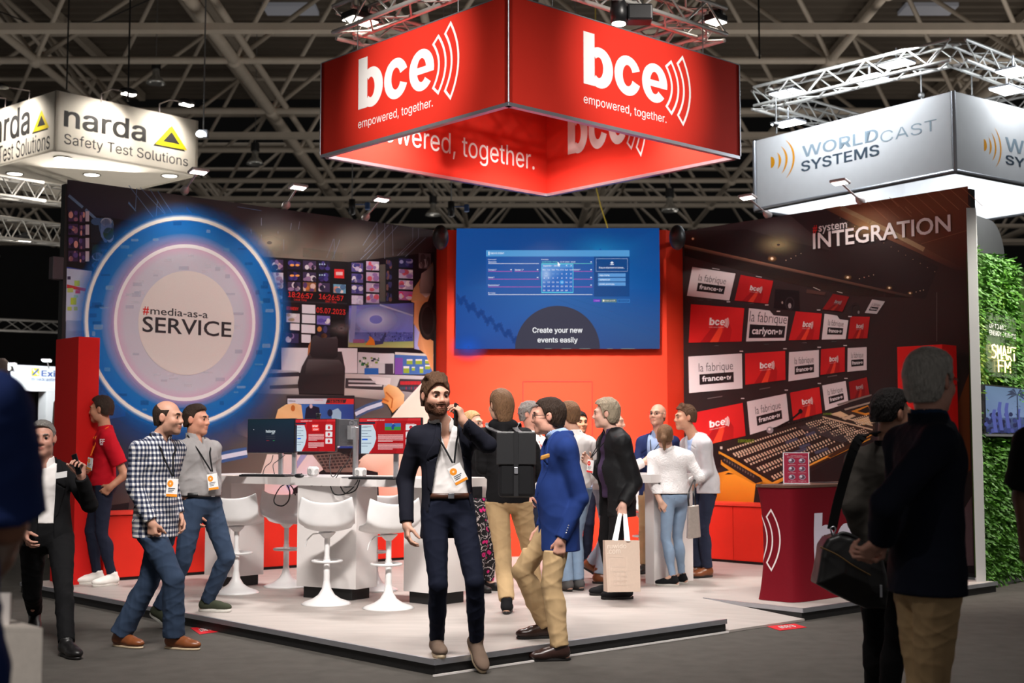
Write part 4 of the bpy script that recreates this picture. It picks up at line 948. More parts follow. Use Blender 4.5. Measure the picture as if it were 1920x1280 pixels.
for i in range(30):
    t = rr.uniform(0, 6.28); r_ = rr.uniform(.72, .93); x, y = CXI + 126 * r_ * math.cos(t), CYI + 140 * r_ * math.sin(t); w, h = rr.uniform(8, 20), rr.uniform(3, 9)
    lw.rect(x - w / 2, y - h / 2, x + w / 2, y + h / 2, rr.choice([(236, 232, 240), (176, 180, 206)]), 22, a=.22)
lw.disc(347.5, 605.5, 90, 97.5, (226, 216, 212), 23, 64)
lw.word('#', 266, 588, 277.5, 574, (206, 44, 40), 24, 0.02, 'h'); lw.word('media-as-a', 280, 589, 388, 575, (52, 48, 50), 24, 0.008, 'h'); lw.word('SERVICE', 265, 621.5, 432, 592.5, (50, 46, 50), 24, 0.012, 'h')
lw.build('printed_mural', M_print, wl)

# ------------------------------------------------------------------ right mural: gallery photograph with monitors and a mixing desk
rw = Poster(UV(7.43, 0) - BU * 0.002, RWn, 0.0009)
D4 = (lambda x, y: (1270 + x * 0.29692, 340 + y * 0.29692)); E4 = (lambda x, y: (1270 + x * 0.22396, 680 + y * 0.22396))
def topr(x): return 432.5 - (x - 1283) * (432.5 - 348.5) / (1817 - 1283) + 0.5
rw.poly([(1283, topr(1283)), (1815, topr(1815)), (1828, 1075), (1281, 1010)], [(52, 42, 42), (46, 34, 30), (26, 20, 22), (22, 18, 20)], 1)
rw.poly([(1283, topr(1283)), (1548, topr(1548)), (1700, 470), (1760, 500), (1735, 560), (1650, 555), (1283, 458)], [(64, 54, 56), (52, 44, 46), (40, 32, 32), (34, 28, 28), (30, 24, 25), (44, 33, 30), (36, 28, 28)], 2)
rw.poly([(1283, topr(1283)), (1480, topr(1480)), (1560, 470), (1480, 452), (1400, 430)], [(64, 55, 58), (74, 64, 66), (54, 46, 46), (62, 54, 50), (60, 52, 54)], 3)
# wood ceiling
rw.poly(T(D4, [(930, 175), (1835, 30), (1850, 560), (1760, 560), (1330, 340), (1140, 240)]), [(120, 72, 48), (112, 62, 40), (60, 36, 28), (56, 36, 30), (92, 56, 40), (128, 84, 58)], 4)
rw.poly(T(D4, [(930, 172), (1030, 155), (1330, 300), (1800, 545), (1760, 562), (1500, 440), (1150, 285)]), [(96, 62, 46), (150, 108, 76), (140, 92, 62), (60, 38, 32), (50, 34, 30), (100, 62, 46), (120, 80, 58)], 5)
rw.line(T(D4, [(1035, 165), (1330, 310), (1560, 430)]), 0.05, (196, 166, 128), 6, a=.6)
for i in range(9): rw.line(T(D4, [(1200 + i * 75, 128 - i * 11), (1330 + i * 75, 245 - i * 11)]), 0.007, (176, 122, 88), 6, a=.7)
rw.line(T(D4, [(1540, 395), (1830, 310)]), 0.006, (150, 104, 78), 6, a=.7)
for q in (((1040, 270), (1130, 320)), ((1140, 225), (1180, 250)), ((1340, 100), (1400, 160)), ((1440, 160), (1480, 200))): rw.line(T(D4, q), 0.006, (190, 140, 104), 6, a=.7)
rw.ring(*D4(640, 400), 3, 2, 55, 26, (150, 132, 96, .75), (70, 58, 50, 0), 6, 32); rw.ring(*D4(1200, 290), 3, 2, 48, 26, (186, 146, 96, .6), (110, 66, 44, 0), 6, 32)
# beam with downlights
rw.poly(T(D4, [(45, 398), (1490, 722), (1480, 735), (45, 420)]), [(150, 106, 84), (60, 44, 38), (40, 30, 28), (80, 58, 48)], 5)
rw.poly(T(D4, [(45, 420), (1480, 735), (1100, 720), (700, 640), (45, 470)]), [(52, 38, 34), (36, 28, 26), (56, 40, 34), (60, 44, 36), (44, 34, 32)], 5, a=.7)
for x, y, r_ in ((600, 488, 2.6), (1078, 606, 2.2), (1340, 672, 1.8), (1472, 706, 1.6), (100, 362, 2)):
    rw.ring(*D4(x, y), .3, .3, r_ * 4, r_ * 2.6, (220, 160, 100, .8), (120, 80, 50, 0), 6, 20); rw.disc(*D4(x, y), r_, r_, (255, 236, 206), 7, 14)
for x, y in ((688, 498), (720, 486), (750, 470), (783, 455), (1152, 615), (1182, 606), (1211, 598), (1241, 590), (1510, 698), (1535, 691), (1556, 686)): rw.disc(*D4(x, y), .9, .9, (206, 180, 150), 7, 8)
for i in range(14): rw.disc(*D4(1030 + i * 46, 232 + i * 26), .7, .7, (190, 160, 130), 7, 6)
rw.rect(*D4(1638, 700), *D4(1642, 1010), (96, 86, 84), 6)
rw.poly(T(D4, [(620, 680), (770, 690), (775, 820), (610, 800)]), (20, 16, 18), 6); rw.disc(*D4(712, 785), 3, 5, (150, 146, 146), 8, 14); rw.disc(*D4(665, 765), 1.5, 2.5, (170, 160, 150), 8, 10); rw.ring(*D4(712, 770), 7, 10, 9, 13, (50, 46, 48, 1), (34, 30, 32, 1), 7, 20)
rw.ring(*D4(1125, 810), 6, 10, 8, 13, (44, 40, 42, 1), (30, 26, 28, 1), 7, 20); rw.disc(*D4(1147, 826), 2, 3, (120, 116, 116), 8, 10)
rw.poly(T(D4, [(820, 680), (940, 700), (930, 720), (815, 705)]), (74, 52, 46), 6); rw.line(T(D4, [(860, 668), (905, 688)]), 0.008, (170, 160, 150), 7); rw.line(T(D4, [(1010, 695), (1045, 705)]), 0.008, (170, 160, 150), 7); rw.line(T(D4, [(222, 548), (268, 556)]), 0.008, (190, 186, 190), 7); rw.line(T(D4, [(498, 598), (535, 605)]), 0.008, (190, 186, 190), 7)
RDp, WHp, BKp, DRp = (214, 36, 36), (216, 208, 210), (28, 24, 26), (132, 24, 28)
def scr_red(q, base=RDp, layer=8, dim=1.0):
    f = rw.quadmap(*q); k_ = lambda c: tuple(v * dim for v in c)
    rw.poly([(0, 0), (1, 0), (1, 1), (0, 1)], [k_((206, 34, 34)), k_((196, 30, 32)), k_((214, 38, 38)), k_((190, 28, 32))], layer, f)
    rw.poly([(.22, 0), (.40, 0), (.52, .34), (.56, .6), (.50, .62), (.42, .4)], k_((170, 24, 28)), layer + 1, f); rw.poly([(.40, 0), (.56, 0), (.62, .3), (.62, .5), (.54, .36)], k_((240, 70, 44)), layer + 1, f); rw.poly([(.56, 0), (.78, 0), (.80, .34), (.72, .6), (.66, .5), (.64, .3)], k_((176, 26, 28)), layer + 1, f)
    g = rw.sub(f, .37, .47, .66, .67); rw.bce(g, k_((242, 238, 238)), layer + 2)
    for it, tp, om, im in (((.988, .78), (1.05, .90), 1.12, 1.058), ((1.113, .90), (1.168, 1.06), 1.242, 1.172)): rw.crescent(g, it, tp, om, im, k_((236, 210, 208)), layer + 2, .04)
    rw.text('empowered, together.', rw.sub(g, 0, -.36, .98, -.2), k_((236, 200, 200)), layer + 2)
def scr_white(q, layer=8, word='france•tv', dim=1.0, big=False, cut=False):
    f = rw.quadmap(*q); k_ = lambda c: tuple(v * dim for v in c)
    rw.poly([(0, 0), (1, 0), (1, .86 if cut else 1), (.64 if cut else 1, .86 if cut else 1), (.52 if cut else .5, 1), (0, 1)], k_(WHp), layer, f)
    if big: rw.text('la fabrique', rw.sub(f, .04, .60, .98, .93), k_((58, 54, 56)), layer + 1, -.008, 1, 'h'); r4 = (.06, .10, .96, .52)
    else: rw.text('la fabrique', rw.sub(f, .19, .56, .83, .80), k_((58, 54, 56)), layer + 1, -.008, 1, 'h'); r4 = (.20, .20, .84, .49)
    rw.rect(r4[0], r4[1], r4[2], r4[3], k_(BKp), layer + 1, f)
    h = r4[3] - r4[1]; w = r4[2] - r4[0]; a, _, b = word.partition('•')
    sp = .70 if a == 'france' else .74
    rw.text(a, rw.sub(f, r4[0] + w * .08, r4[1] + h * .3, r4[0] + w * sp, r4[1] + h * .82), k_((236, 232, 234)), layer + 2, .02, 1, 'h'); rw.text(b, rw.sub(f, r4[0] + w * (sp + .09), r4[1] + h * .3, r4[0] + w * .93, r4[1] + h * .72), k_((236, 232, 234)), layer + 2, .02, 1, 'h')
    rw.disc(r4[0] + w * (sp + .04), r4[1] + h * .5, w * .028, h * .085, k_((236, 232, 234)), layer + 2, 12, f)
def Q(fn, a, b, c, d): return [fn(*a), fn(*b), fn(*c), fn(*d)]
scr_white(Q(D4, (97, 540), (370, 582), (330, 752), (63, 722))); scr_red(Q(D4, (402, 590), (608, 628), (575, 772), (364, 752)), dim=.86)
scr_red(Q(D4, (985, 710), (1088, 728), (1045, 822), (918, 808)), dim=.62); scr_white(Q(D4, (1232, 745), (1314, 758), (1262, 836), (1186, 830)), dim=.85)
scr_red(Q(D4, (88, 775), (425, 800), (408, 1010), (74, 1018))); scr_white(Q(D4, (455, 800), (705, 830), (685, 1005), (436, 1010)), word='carlyon•tv', big=True, cut=True)
scr_red(Q(D4, (750, 820), (915, 834), (897, 998), (706, 1002)), dim=.95); scr_white(Q(D4, (932, 835), (1085, 858), (1065, 996), (914, 998)), cut=True); scr_red(Q(D4, (1096, 852), (1218, 855), (1202, 990), (1080, 994)), dim=.8)
scr_white(Q(D4, (72, 1106), (410, 1086), (414, 1306), (77, 1336))); scr_red(Q(D4, (430, 1086), (683, 1070), (685, 1252), (432, 1284)))
scr_white(Q(D4, (708, 1078), (896, 1064), (896, 1234), (704, 1262))); scr_red(Q(D4, (910, 1060), (1060, 1046), (1060, 1200), (906, 1222)), dim=.92); scr_white(Q(D4, (1078, 1052), (1198, 1046), (1198, 1190), (1076, 1202)), dim=.96)
scr_red(Q(E4, (100, 425), (550, 335), (575, 610), (110, 720))); scr_white(Q(E4, (586, 325), (915, 258), (940, 500), (612, 602)))
scr_red(Q(E4, (947, 250), (1192, 202), (1215, 420), (974, 482)), dim=.95); scr_white(Q(E4, (1216, 190), (1412, 152), (1436, 335), (1242, 398))); scr_red(Q(E4, (1438, 160), (1590, 120), (1612, 270), (1452, 306)), dim=.66)
for x, y in ((150, 748), (205, 748), (470, 770), (250, 1037), (565, 1027), (805, 1018), (990, 1010)): rw.rect(*D4(x - 14, y - 2), *D4(x + 14, y + 3), (120, 112, 112), 8, a=.6)
for x, y in ((325, 760), (567, 780), (641, 820), (895, 812), (1093, 853), (407, 1072), (682, 1056), (898, 1047), (1062, 1036)): rw.rect(*D4(x - 11, y - 3), *D4(x + 11, y + 3), (206, 200, 200), 8)
for x, y in ((550, 298), (915, 228), (1192, 173), (1415, 130)): rw.rect(*E4(x - 14, y - 4), *E4(x + 14, y + 4), (206, 200, 200), 8)
for x0, y0, x1, y1 in ((255, 300, 380, 280), (690, 222, 780, 206), (1260, 118, 1340, 104)): rw.line(T(E4, [(x0, y0), (x1, y1)]), 0.012, (96, 88, 88), 8)
# mixing desk
rw.poly(T(E4, [(340, 690), (1290, 405), (1500, 380), (1640, 420), (1660, 560), (1560, 640), (800, 1000)]), [(34, 28, 26), (40, 34, 32), (44, 36, 32), (60, 46, 36), (50, 38, 30), (40, 30, 24), (34, 26, 22)], 9)
rw.poly(T(E4, [(350, 738), (470, 800), (800, 1000), (1620, 612), (1620, 640), (800, 1030), (700, 1010), (350, 760)]), (206, 140, 40), 11)
rw.poly(T(E4, [(800, 1002), (1640, 590), (1640, 602), (806, 1012)]), (226, 160, 60), 12)
rw.poly(T(E4, [(370, 812), (640, 960), (760, 1012), (640, 1012), (480, 930), (368, 850)]), (196, 130, 34), 11)
rw.poly(T(E4, [(360, 760), (700, 960), (720, 990), (660, 1010), (380, 830)]), (30, 24, 24), 12)
for i in range(12): rw.disc(*E4(400 + i * 22, 812 + i * 12.5), 1.6, 2.4, (90, 80, 74), 13, 10); 
for i in range(10): rw.disc(*E4(420 + i * 22, 806 + i * 12.5), 1.1, 1.8, (60, 54, 50), 13, 10)
rw.poly(T(E4, [(330, 925), (440, 900), (660, 1012), (640, 1195), (295, 1160)]), [(170, 96, 18), (214, 140, 40), (226, 150, 44), (190, 112, 26), (150, 84, 16)], 10)
rw.poly(T(E4, [(400, 935), (430, 918), (480, 930)]), (50, 34, 20), 12)
rw.poly(T(E4, [(1070, 940), (1640, 640), (1640, 1000), (1090, 1010)]), (22, 17, 18), 10)
rw.poly(T(E4, [(1260, 780), (1460, 670), (1560, 645), (1640, 600), (1640, 620), (1290, 795)]), (60, 36, 18), 13); rw.poly(T(E4, [(1080, 880), (1270, 790), (1285, 800), (1090, 895)]), (60, 36, 18), 13)
KEY = (206, 184, 158)
def keyrow(p0, p1, n, w, h, off=(6, 9), col=KEY, layer=12):
    for i in range(n):
        t = i / (n - 1); x = p0[0] + (p1[0] - p0[0]) * t; y = p0[1] + (p1[1] - p0[1]) * t; s_ = 1 - .25 * t
        rw.poly(T(E4, [(x, y), (x + w * s_, y - 2.5 * s_), (x + (w + off[0]) * s_, y + h * s_), (x + off[0] * s_, y + (h + 2.5) * s_)]), col, layer)
for (a, b, n) in (((420, 722), (985, 540), 28), ((468, 755), (1040, 560), 26), ((480, 768), (1050, 572), 26), ((510, 780), (1085, 575), 26), ((562, 808), (1150, 592), 26), ((575, 820), (1158, 604), 26), ((612, 840), (1190, 612), 26), ((668, 875), (1265, 635), 26), ((680, 888), (1272, 645), 26), ((722, 905), (1310, 655), 26), ((790, 945), (1380, 678), 26), ((805, 960), (1386, 690), 26)):
    keyrow(a, b, n, 15, 13)
for (x, y, w, h) in ((905, 660, 100, 20), (1070, 598, 80, 20), (960, 750, 120, 20), (1150, 745, 110, 20), (1020, 700, 90, 20)): rw.poly(T(E4, [(x, y), (x + w, y - w * .36), (x + w + 14, y - w * .36 + h), (x + 14, y + h)]), (70, 74, 96), 13)
for (x, y, n, m_, w) in ((1080, 505, 5, 3, 16), (1180, 480, 4, 2, 15), (1170, 545, 5, 3, 16), (1280, 575, 5, 3, 16), (1400, 610, 5, 4, 16), (1220, 490, 5, 2, 14), (1390, 560, 5, 3, 16), (1490, 570, 5, 3, 14), (1540, 600, 4, 2, 14), (1270, 505, 5, 3, 14), (1340, 520, 4, 3, 14), (1470, 470, 8, 4, 14), (1560, 460, 5, 4, 12)):
    for r_ in range(m_): keyrow((x + r_ * 14, y + r_ * 15), (x + n * w + r_ * 14, y - n * w * .28 + r_ * 15), n, w * .8, 10, (5, 7))
rw.poly(T(E4, [(1300, 425), (1370, 405), (1440, 440), (1370, 460)]), (206, 178, 140), 12); rw.poly(T(E4, [(1380, 465), (1470, 430), (1500, 445), (1410, 480)]), (190, 168, 140), 12); rw.poly(T(E4, [(1490, 480), (1600, 450), (1650, 470), (1650, 500), (1560, 520)]), (196, 160, 110), 11)
for i in range(5): rw.line(T(E4, [(1020 + i * 20, 535 - i * 4), (1400 + i * 16, 668 - i * 10)]), 0.014, (60, 56, 58), 12); 
for i in range(2): rw.line(T(E4, [(1220 + i * 70, 452 - i * 24), (1640, 560 - i * 36)]), 0.016, (190, 168, 140), 13)
rw.poly(T(E4, [(1400, 385), (1640, 320), (1640, 335), (1410, 398)]), (150, 140, 128), 12); rw.poly(T(E4, [(1340, 345), (1630, 262), (1630, 275), (1350, 360)]), (120, 112, 106), 12); rw.poly(T(E4, [(1460, 405), (1600, 355), (1645, 420), (1580, 440)]), (190, 126, 40), 12); rw.poly(T(E4, [(1510, 405), (1600, 365), (1630, 410), (1580, 422)]), (30, 24, 20), 13)
for i in range(12): rw.poly(T(E4, [(850 + i * 24, 548 - i * 7), (862 + i * 24, 530 - i * 7), (872 + i * 24, 542 - i * 7)]), (16, 12, 12), 13)
rw.poly(T(E4, [(295, 690), (345, 680), (375, 860), (320, 880)]), (22, 18, 20), 11); rw.rect(*E4(362, 700), *E4(382, 722), (200, 190, 180), 12)
rw.word('P/PPGMBUS', *E4(515, 668), E4(648, 0)[0], E4(0, 640)[1], (120, 150, 30), 13, .02); rw.word('OUTPANEL', *E4(1225, 437), E4(1300, 0)[0], E4(0, 420)[1], (110, 140, 40), 13, .02)
rw.disc(*E4(780, 562), 6.5, 6.5, (150, 146, 150), 13, 20); rw.disc(*E4(776, 556), 2.5, 2.5, (230, 228, 232), 14, 12); rw.line(T(E4, [(840, 540), (940, 490), (1030, 415)]), 0.022, (16, 14, 15), 14); rw.disc(*E4(1036, 406), 4, 4.6, (18, 16, 18), 15, 16)
rw.poly([(1795, 760), (1817, 700), (1820, 880), (1800, 900)], [(70, 34, 16), (110, 56, 20), (90, 44, 16), (40, 22, 16)], 3); rw.poly([(1782, 1000), (1822, 930), (1826, 1060), (1790, 1060)], (110, 84, 88), 3, a=.6)
# title
rw.word('#', 1525.5, 436, 1534, 423, (206, 44, 40), 18, .02, 'h'); rw.word('system', 1536.5, 434.5, 1590, 422, (238, 232, 232), 18, .012, 'h'); rw.word('INTEGRATION', 1526, 466.5, 1785, 437.5, (238, 230, 230), 18, .016, 'h')
rw.build('printed_mural', M_print, wr)

# ------------------------------------------------------------------ the video wall
SY = 16.33
a = P(857, 429, SY); b = P(1237, 654, SY)
vs_ = thing('video_screen', 'large wide video screen on the red wall showing a blue event form', 'screen', (a.x, SY, b.z))
m = MB(); m.box(((a.x + b.x) / 2, SY + 0.035, (a.z + b.z) / 2), (b.x - a.x, 0.07, a.z - b.z), bevel=0.006); m.build('casing', M_blackpl, vs_)
m = MB(); m.box(((a.x + b.x) / 2, SY + 0.09, (a.z + b.z) / 2), ((b.x - a.x) * .7, 0.05, (a.z - b.z) * .7)); m.build('wall_mount', M_blackpl, vs_)
ps = Poster((0, SY - 0.001, 0), (0, -1, 0), 0.0004)
F4 = (lambda x, y: (800 + x * 0.26042, 400 + y * 0.26042))
ps.poly(T(F4, [(216, 108), (1674, 106), (1680, 540), (945, 560), (210, 540)]), [(12, 70, 140), (10, 66, 132), (14, 78, 150), (20, 104, 176), (16, 74, 146)], 1)
ps.poly(T(F4, [(210, 540), (945, 560), (1680, 540), (1678, 974), (208, 974)]), [(16, 74, 146), (20, 92, 164), (14, 78, 150), (44, 76, 130), (26, 70, 152)], 1)
ps.ring(*F4(1250, 260), 2, 2, 90, 40, (24, 130, 190, .6), (14, 80, 150, 0), 2, 32); ps.ring(*F4(300, 960), 2, 2, 40, 30, (20, 90, 210, .6), (20, 70, 150, 0), 2, 24)
for i in range(60): x = 215 + i * 7.2; y = 590 + i * 5.2 + 20 * math.sin(i * .7); ps.poly(T(F4, [(x, y + rr.uniform(-18, 0)), (x + 16, y + rr.uniform(-20, 5)), (x + 14, y + rr.uniform(20, 60)), (x - 2, y + rr.uniform(20, 50))]), (24, 50, 112), 3, a=.5)
for i in range(5): ps.poly(T(F4, [(900 + i * 120, 610), (930 + i * 130, 610), (1680, 900 - i * 60), (1680, 880 - i * 60)]), (40, 96, 160), 3, a=.12)
ps.rect(*F4(428, 265), *F4(1460, 598), (28, 84, 160), 4, a=.9); ps.rect(*F4(428, 265), *F4(1460, 310), (80, 150, 206), 5); ps.poly(T(F4, [(1205, 310), (1460, 310), (1460, 598), (1205, 598)]), (12, 62, 120), 5, a=.75)
LB, PK, TL = (232, 240, 250), (190, 80, 170), (110, 220, 200)
ps.rect(*F4(445, 275), *F4(452, 300), LB, 6)
def w4(s_, x, y, x2, h, col=LB, b_=.01, lay=6): ps.word(s_, *F4(x, y), F4(x2, 0)[0], F4(0, y - h)[1], col, lay, b_)
w4('CREATE EVENT', 457, 293, 558, 12, LB, .02); w4('Eventname*', 443, 335, 502, 8); w4('Demo202', 446, 354, 502, 10); w4('Company*', 443, 411, 502, 11); w4('Speaker 1*', 634, 411, 698, 11); w4('Owner*', 443, 466, 487, 11); w4('Destinations*', 443, 522, 524, 11); w4('Remarks', 443, 577, 494, 9)
w4('Eventdate', 826, 335, 876, 8); w4('14.09.2023  09:00', 830, 353, 940, 9, TL); w4('15.09.2023  18:00', 958, 353, 1070, 9); w4('Moderator*', 1048, 410, 1106, 10)
for x0, x1, y, c in ((443, 808, 361, LB), (443, 615, 417, PK), (634, 808, 417, PK), (443, 808, 473, PK), (443, 1192, 529, PK), (443, 1192, 584, LB), (826, 1192, 361, TL), (1058, 1192, 417, PK), (1058, 1192, 473, PK)): ps.rect(*F4(x0, y - 1.5), *F4(x1, y + 1.5), c, 6)
for x, y in ((608, 405), (799, 405), (799, 461), (1184, 349), (1184, 405), (1184, 461), (1184, 516)): ps.rect(*F4(x - 5, y - 3), *F4(x + 5, y + 3), LB, 6)
ps.rect(*F4(826, 362), *F4(1056, 572), (80, 200, 226), 7); ps.poly(T(F4, [(830, 566), (1052, 566), (1052, 366), (830, 366)]), [(30, 90, 180), (34, 96, 186), (30, 110, 190), (120, 170, 226)], 8); ps.rect(*F4(830, 366), *F4(1052, 390), (70, 140, 206), 9); ps.ring(*F4(860, 440), 1, 1, 14, 16, (190, 210, 240, .7), (70, 130, 206, 0), 9, 20)
w4('September - 2023', 838, 382, 946, 11, LB, .02, 10); w4('<', 1003, 382, 1012, 13, LB, .02, 10); w4('>', 1036, 382, 1045, 13, LB, .02, 10)
for i, d_ in enumerate(('Mon', 'Tue', 'Wed', 'Thu', 'Fri', 'Sat', 'Sun')): w4(d_, 835 + i * 32.2, 410, 857 + i * 32.2, 8, LB, .02, 10)
days = ['28', '29', '30', '31'] + [str(i) for i in range(1, 31)] + ['1']
ps.disc(*F4(973, 495), 4, 4, (40, 150, 220), 9, 20)
for i, d_ in enumerate(days):
    x = 846 + (i % 7) * 32; y = 440 + (i // 7) * 29.7; w_ = 8 if len(d_) > 1 else 4
    w4(d_, x - w_, y, x + w_, 9, LB if 4 <= i < 34 else (120, 160, 210), .02, 10)
ps.poly(T(F4, [(944, 347), (964, 372), (955, 372), (958, 382), (952, 384), (949, 375), (943, 379)]), (250, 250, 252), 11)
q = T(F4, [(1220, 326), (1446, 326), (1446, 417), (1220, 417)])
for i in range(4):
    p0, p1 = q[i], q[(i + 1) % 4]; n = 22 if i % 2 == 0 else 9
    for k_ in range(n):
        t0 = k_ / n; t1 = (k_ + .5) / n; ps.line([(p0[0] + (p1[0] - p0[0]) * t0, p0[1] + (p1[1] - p0[1]) * t0), (p0[0] + (p1[0] - p0[0]) * t1, p0[1] + (p1[1] - p0[1]) * t1)], .005, (190, 210, 235), 7)
ps.poly(T(F4, [(1320, 357), (1334, 345), (1348, 357)]), LB, 7); ps.rect(*F4(1330, 356), *F4(1338, 364), LB, 7); ps.rect(*F4(1321, 366), *F4(1347, 370), LB, 7); w4('Drop an attachment or browse...', 1241, 396, 1425, 12, LB, .015, 7)
for y, s_, x2 in ((432, 'logo_3.png', 1315), (464, 'synopsis.txt', 1320), (496, 'poster_event.jpg', 1350)): ps.rect(*F4(1234, y), *F4(1432, y + 25), (90, 150, 210), 7); w4(s_, 1245, y + 17, x2, 10, LB, .02, 8)
ps.rect(*F4(1200, 618), *F4(1250, 637), (110, 50, 190), 5); w4('x Cancel', 1206, 631, 1244, 7, (230, 190, 240)); ps.rect(*F4(1262, 617), *F4(1366, 639), (130, 170, 150), 5); ps.rect(*F4(1264, 619), *F4(1364, 637), (50, 90, 110), 6); w4('Create as draft', 1282, 632, 1358, 9, (250, 246, 220), .02, 7); ps.rect(*F4(1268, 622), *F4(1279, 634), (250, 246, 220), 7)
ps.line(T(F4, [(1376, 618), (1461, 618), (1461, 640), (1376, 640)]), .006, (60, 130, 200), 6, closed=True); w4('Save event', 1392, 633, 1452, 8, (60, 130, 200))
cx_, cy_ = F4(942, 974); ps.poly([(cx_ + 79.5 * math.cos(math.pi * i / 40), cy_ - 80.5 * math.sin(math.pi * i / 40)) for i in range(41)], (50, 50, 70), 6)
w4('Create your new', 763, 858, 1121, 37, (250, 250, 252), .022, 8); w4('events easily', 799, 928, 1086, 37, (250, 250, 252), .022, 8)
for x0, x1 in ((850, 900), (970, 1040), (1100, 1180), (1300, 1340), (1400, 1500)): ps.rect(*F4(x0, 972), *F4(x1, 975), (130, 150, 150), 7)
ps.build('picture', M_screen, vs_)
# ------------------------------------------------------------------ long white demo table on three pedestals
TA, TB = PZ(436, 1098, PH), PZ(848, 1134, PH)
td = Vector((TB.x - TA.x, TB.y - TA.y, 0)).normalized(); tn = Vector((td.y, -td.x, 0)); tn = tn if tn.y < 0 else -tn      # tn: towards the camera
Tc = PZ(632, 1112, PH); TZ = 1.17
tb = thing('demo_table', 'long white demo table with three pedestals in front of the blue ring mural', 'table', (Tc.x, Tc.y, PH))
def tp(a, b, z): return Tc + td * a + tn * b + UP * (z - Tc.z)
ya, yb = -1.72, 1.48
pl = [(ya, .36), (-.55, .36), (-.15, .46), (.45, .46), (.8, .38), (yb, .38), (yb, -.44), (.5, -.44), (.2, -.40), (ya, -.42)]
m = MB(); m.prism([tp(a, b, TZ - 0.075) for a, b in pl], UP * 0.075); m.build('tabletop', M_white, tb)
def ped(ca, pts, name='pedestal'):
    m = MB(); m.prism([tp(a, b, PH + 0.10) for a, b in pts], UP * (TZ - 0.075 - PH - 0.10)); o = m.build(name, M_white, tb)
    ax = sum(a for a, b in pts) / len(pts); bx = sum(b for a, b in pts) / len(pts)
    m = MB(); m.prism([tp(ax + (a - ax) * .82, bx + (b - bx) * .82, PH) for a, b in pts], UP * 0.10); m.build('plinth', M_black, o); return o
A_ = [PZ(556, 1098, PH + .1), PZ(667, 1105, PH + .1), PZ(706, 1099, PH + .1)]
q = [((p - Tc).dot(td), (p - Tc).dot(tn)) for p in A_]; q4 = (q[0][0] + q[2][0] - q[1][0], q[0][1] + q[2][1] - q[1][1])
pc = ped(0, [q[0], q[1], q[2], q4])
for i in range(2):
    cx_ = -1.32 if i == 0 else 1.2; ped(0, [(cx_ - .24, .2), (cx_ + .16, .24), (cx_ + .2, -.16), (cx_ - .2, -.2)])
# sockets and cable plugs on the middle pedestal front
ef = (A_[1] - A_[0]).normalized(); nf = Vector((ef.y, -ef.x, 0)); nf = nf if nf.y < 0 else -nf
def on_ped(px, py): return PL(px, py, A_[0] + nf * 0.0, nf)
for x in (585, 603):
    m = MB(); p = on_ped(x, 907); m.lathe([(0.018, 0), (0.02, 0.004), (0.012, 0.004), (0.011, 0.001), (0, 0.001)], p, 16, nf); m.build('cable_hole', M_blackpl, pc)
for x in (621, 639):
    m = MB(); p = on_ped(x, 906); m.lathe([(0.022, 0), (0.02, 0.02), (0.012, 0.035), (0, 0.036)], p, 16, nf); m.build('plug_socket', M_whitepl, pc)
def cable(name, pts, label, r=0.006, parent=None):
    m = MB(); m.tube(pts, r, 6)
    if parent: return m.build(name, M_cable, parent)
    return tag(m.build(name, M_cable), label, 'cable')
def spl(pts, n=8):
    pts = [Vector(p) for p in pts]; out = []
    for i in range(len(pts) - 1):
        p0, p1, p2, p3 = pts[max(i - 1, 0)], pts[i], pts[i + 1], pts[min(i + 2, len(pts) - 1)]
        for k in range(n):
            t = k / n; out.append(0.5 * ((2 * p1) + (p2 - p0) * t + (2 * p0 - 5 * p1 + 4 * p2 - p3) * t * t + (3 * p1 - p0 - 3 * p2 + p3) * t ** 3))
    out.append(pts[-1]); return out
nfo = nf * 0.05
for i, k in enumerate((((623, 907), (634, 925), (652, 926), (668, 915), (677, 903)), ((640, 906), (655, 912), (672, 909), (679, 899)), ((641, 908), (655, 924), (674, 918), (682, 899)))):
    pts = [on_ped(x, y) + nf * (0.035 if j == 0 else 0.06) for j, (x, y) in enumerate(k)]
    cable('power_cable', spl(pts), ('lowest black cable loop plugged into the white pedestal', 'upper short black cable on the white pedestal', 'middle black cable loop on the white pedestal')[i])
Dl = Tc.y + 0.05
for i, k in enumerate((((522, 896), (528, 905), (545, 908), (557, 904), (548, 899), (535, 907), (524, 915), (514, 935), (517, 945), (530, 948), (541, 938), (543, 920), (535, 903), (529, 896)), ((526, 896), (540, 905), (549, 915), (554, 928)), ((531, 897), (545, 906), (556, 904)))):
    cable('power_cable', spl([P(x, y, Dl - .1 * j / len(k)) for j, (x, y) in enumerate(k)]), ('black cable hanging in a big loop below the table edge', 'short black cable tail beside the hanging loop', 'black cable lying flat under the table edge above the loop')[i])

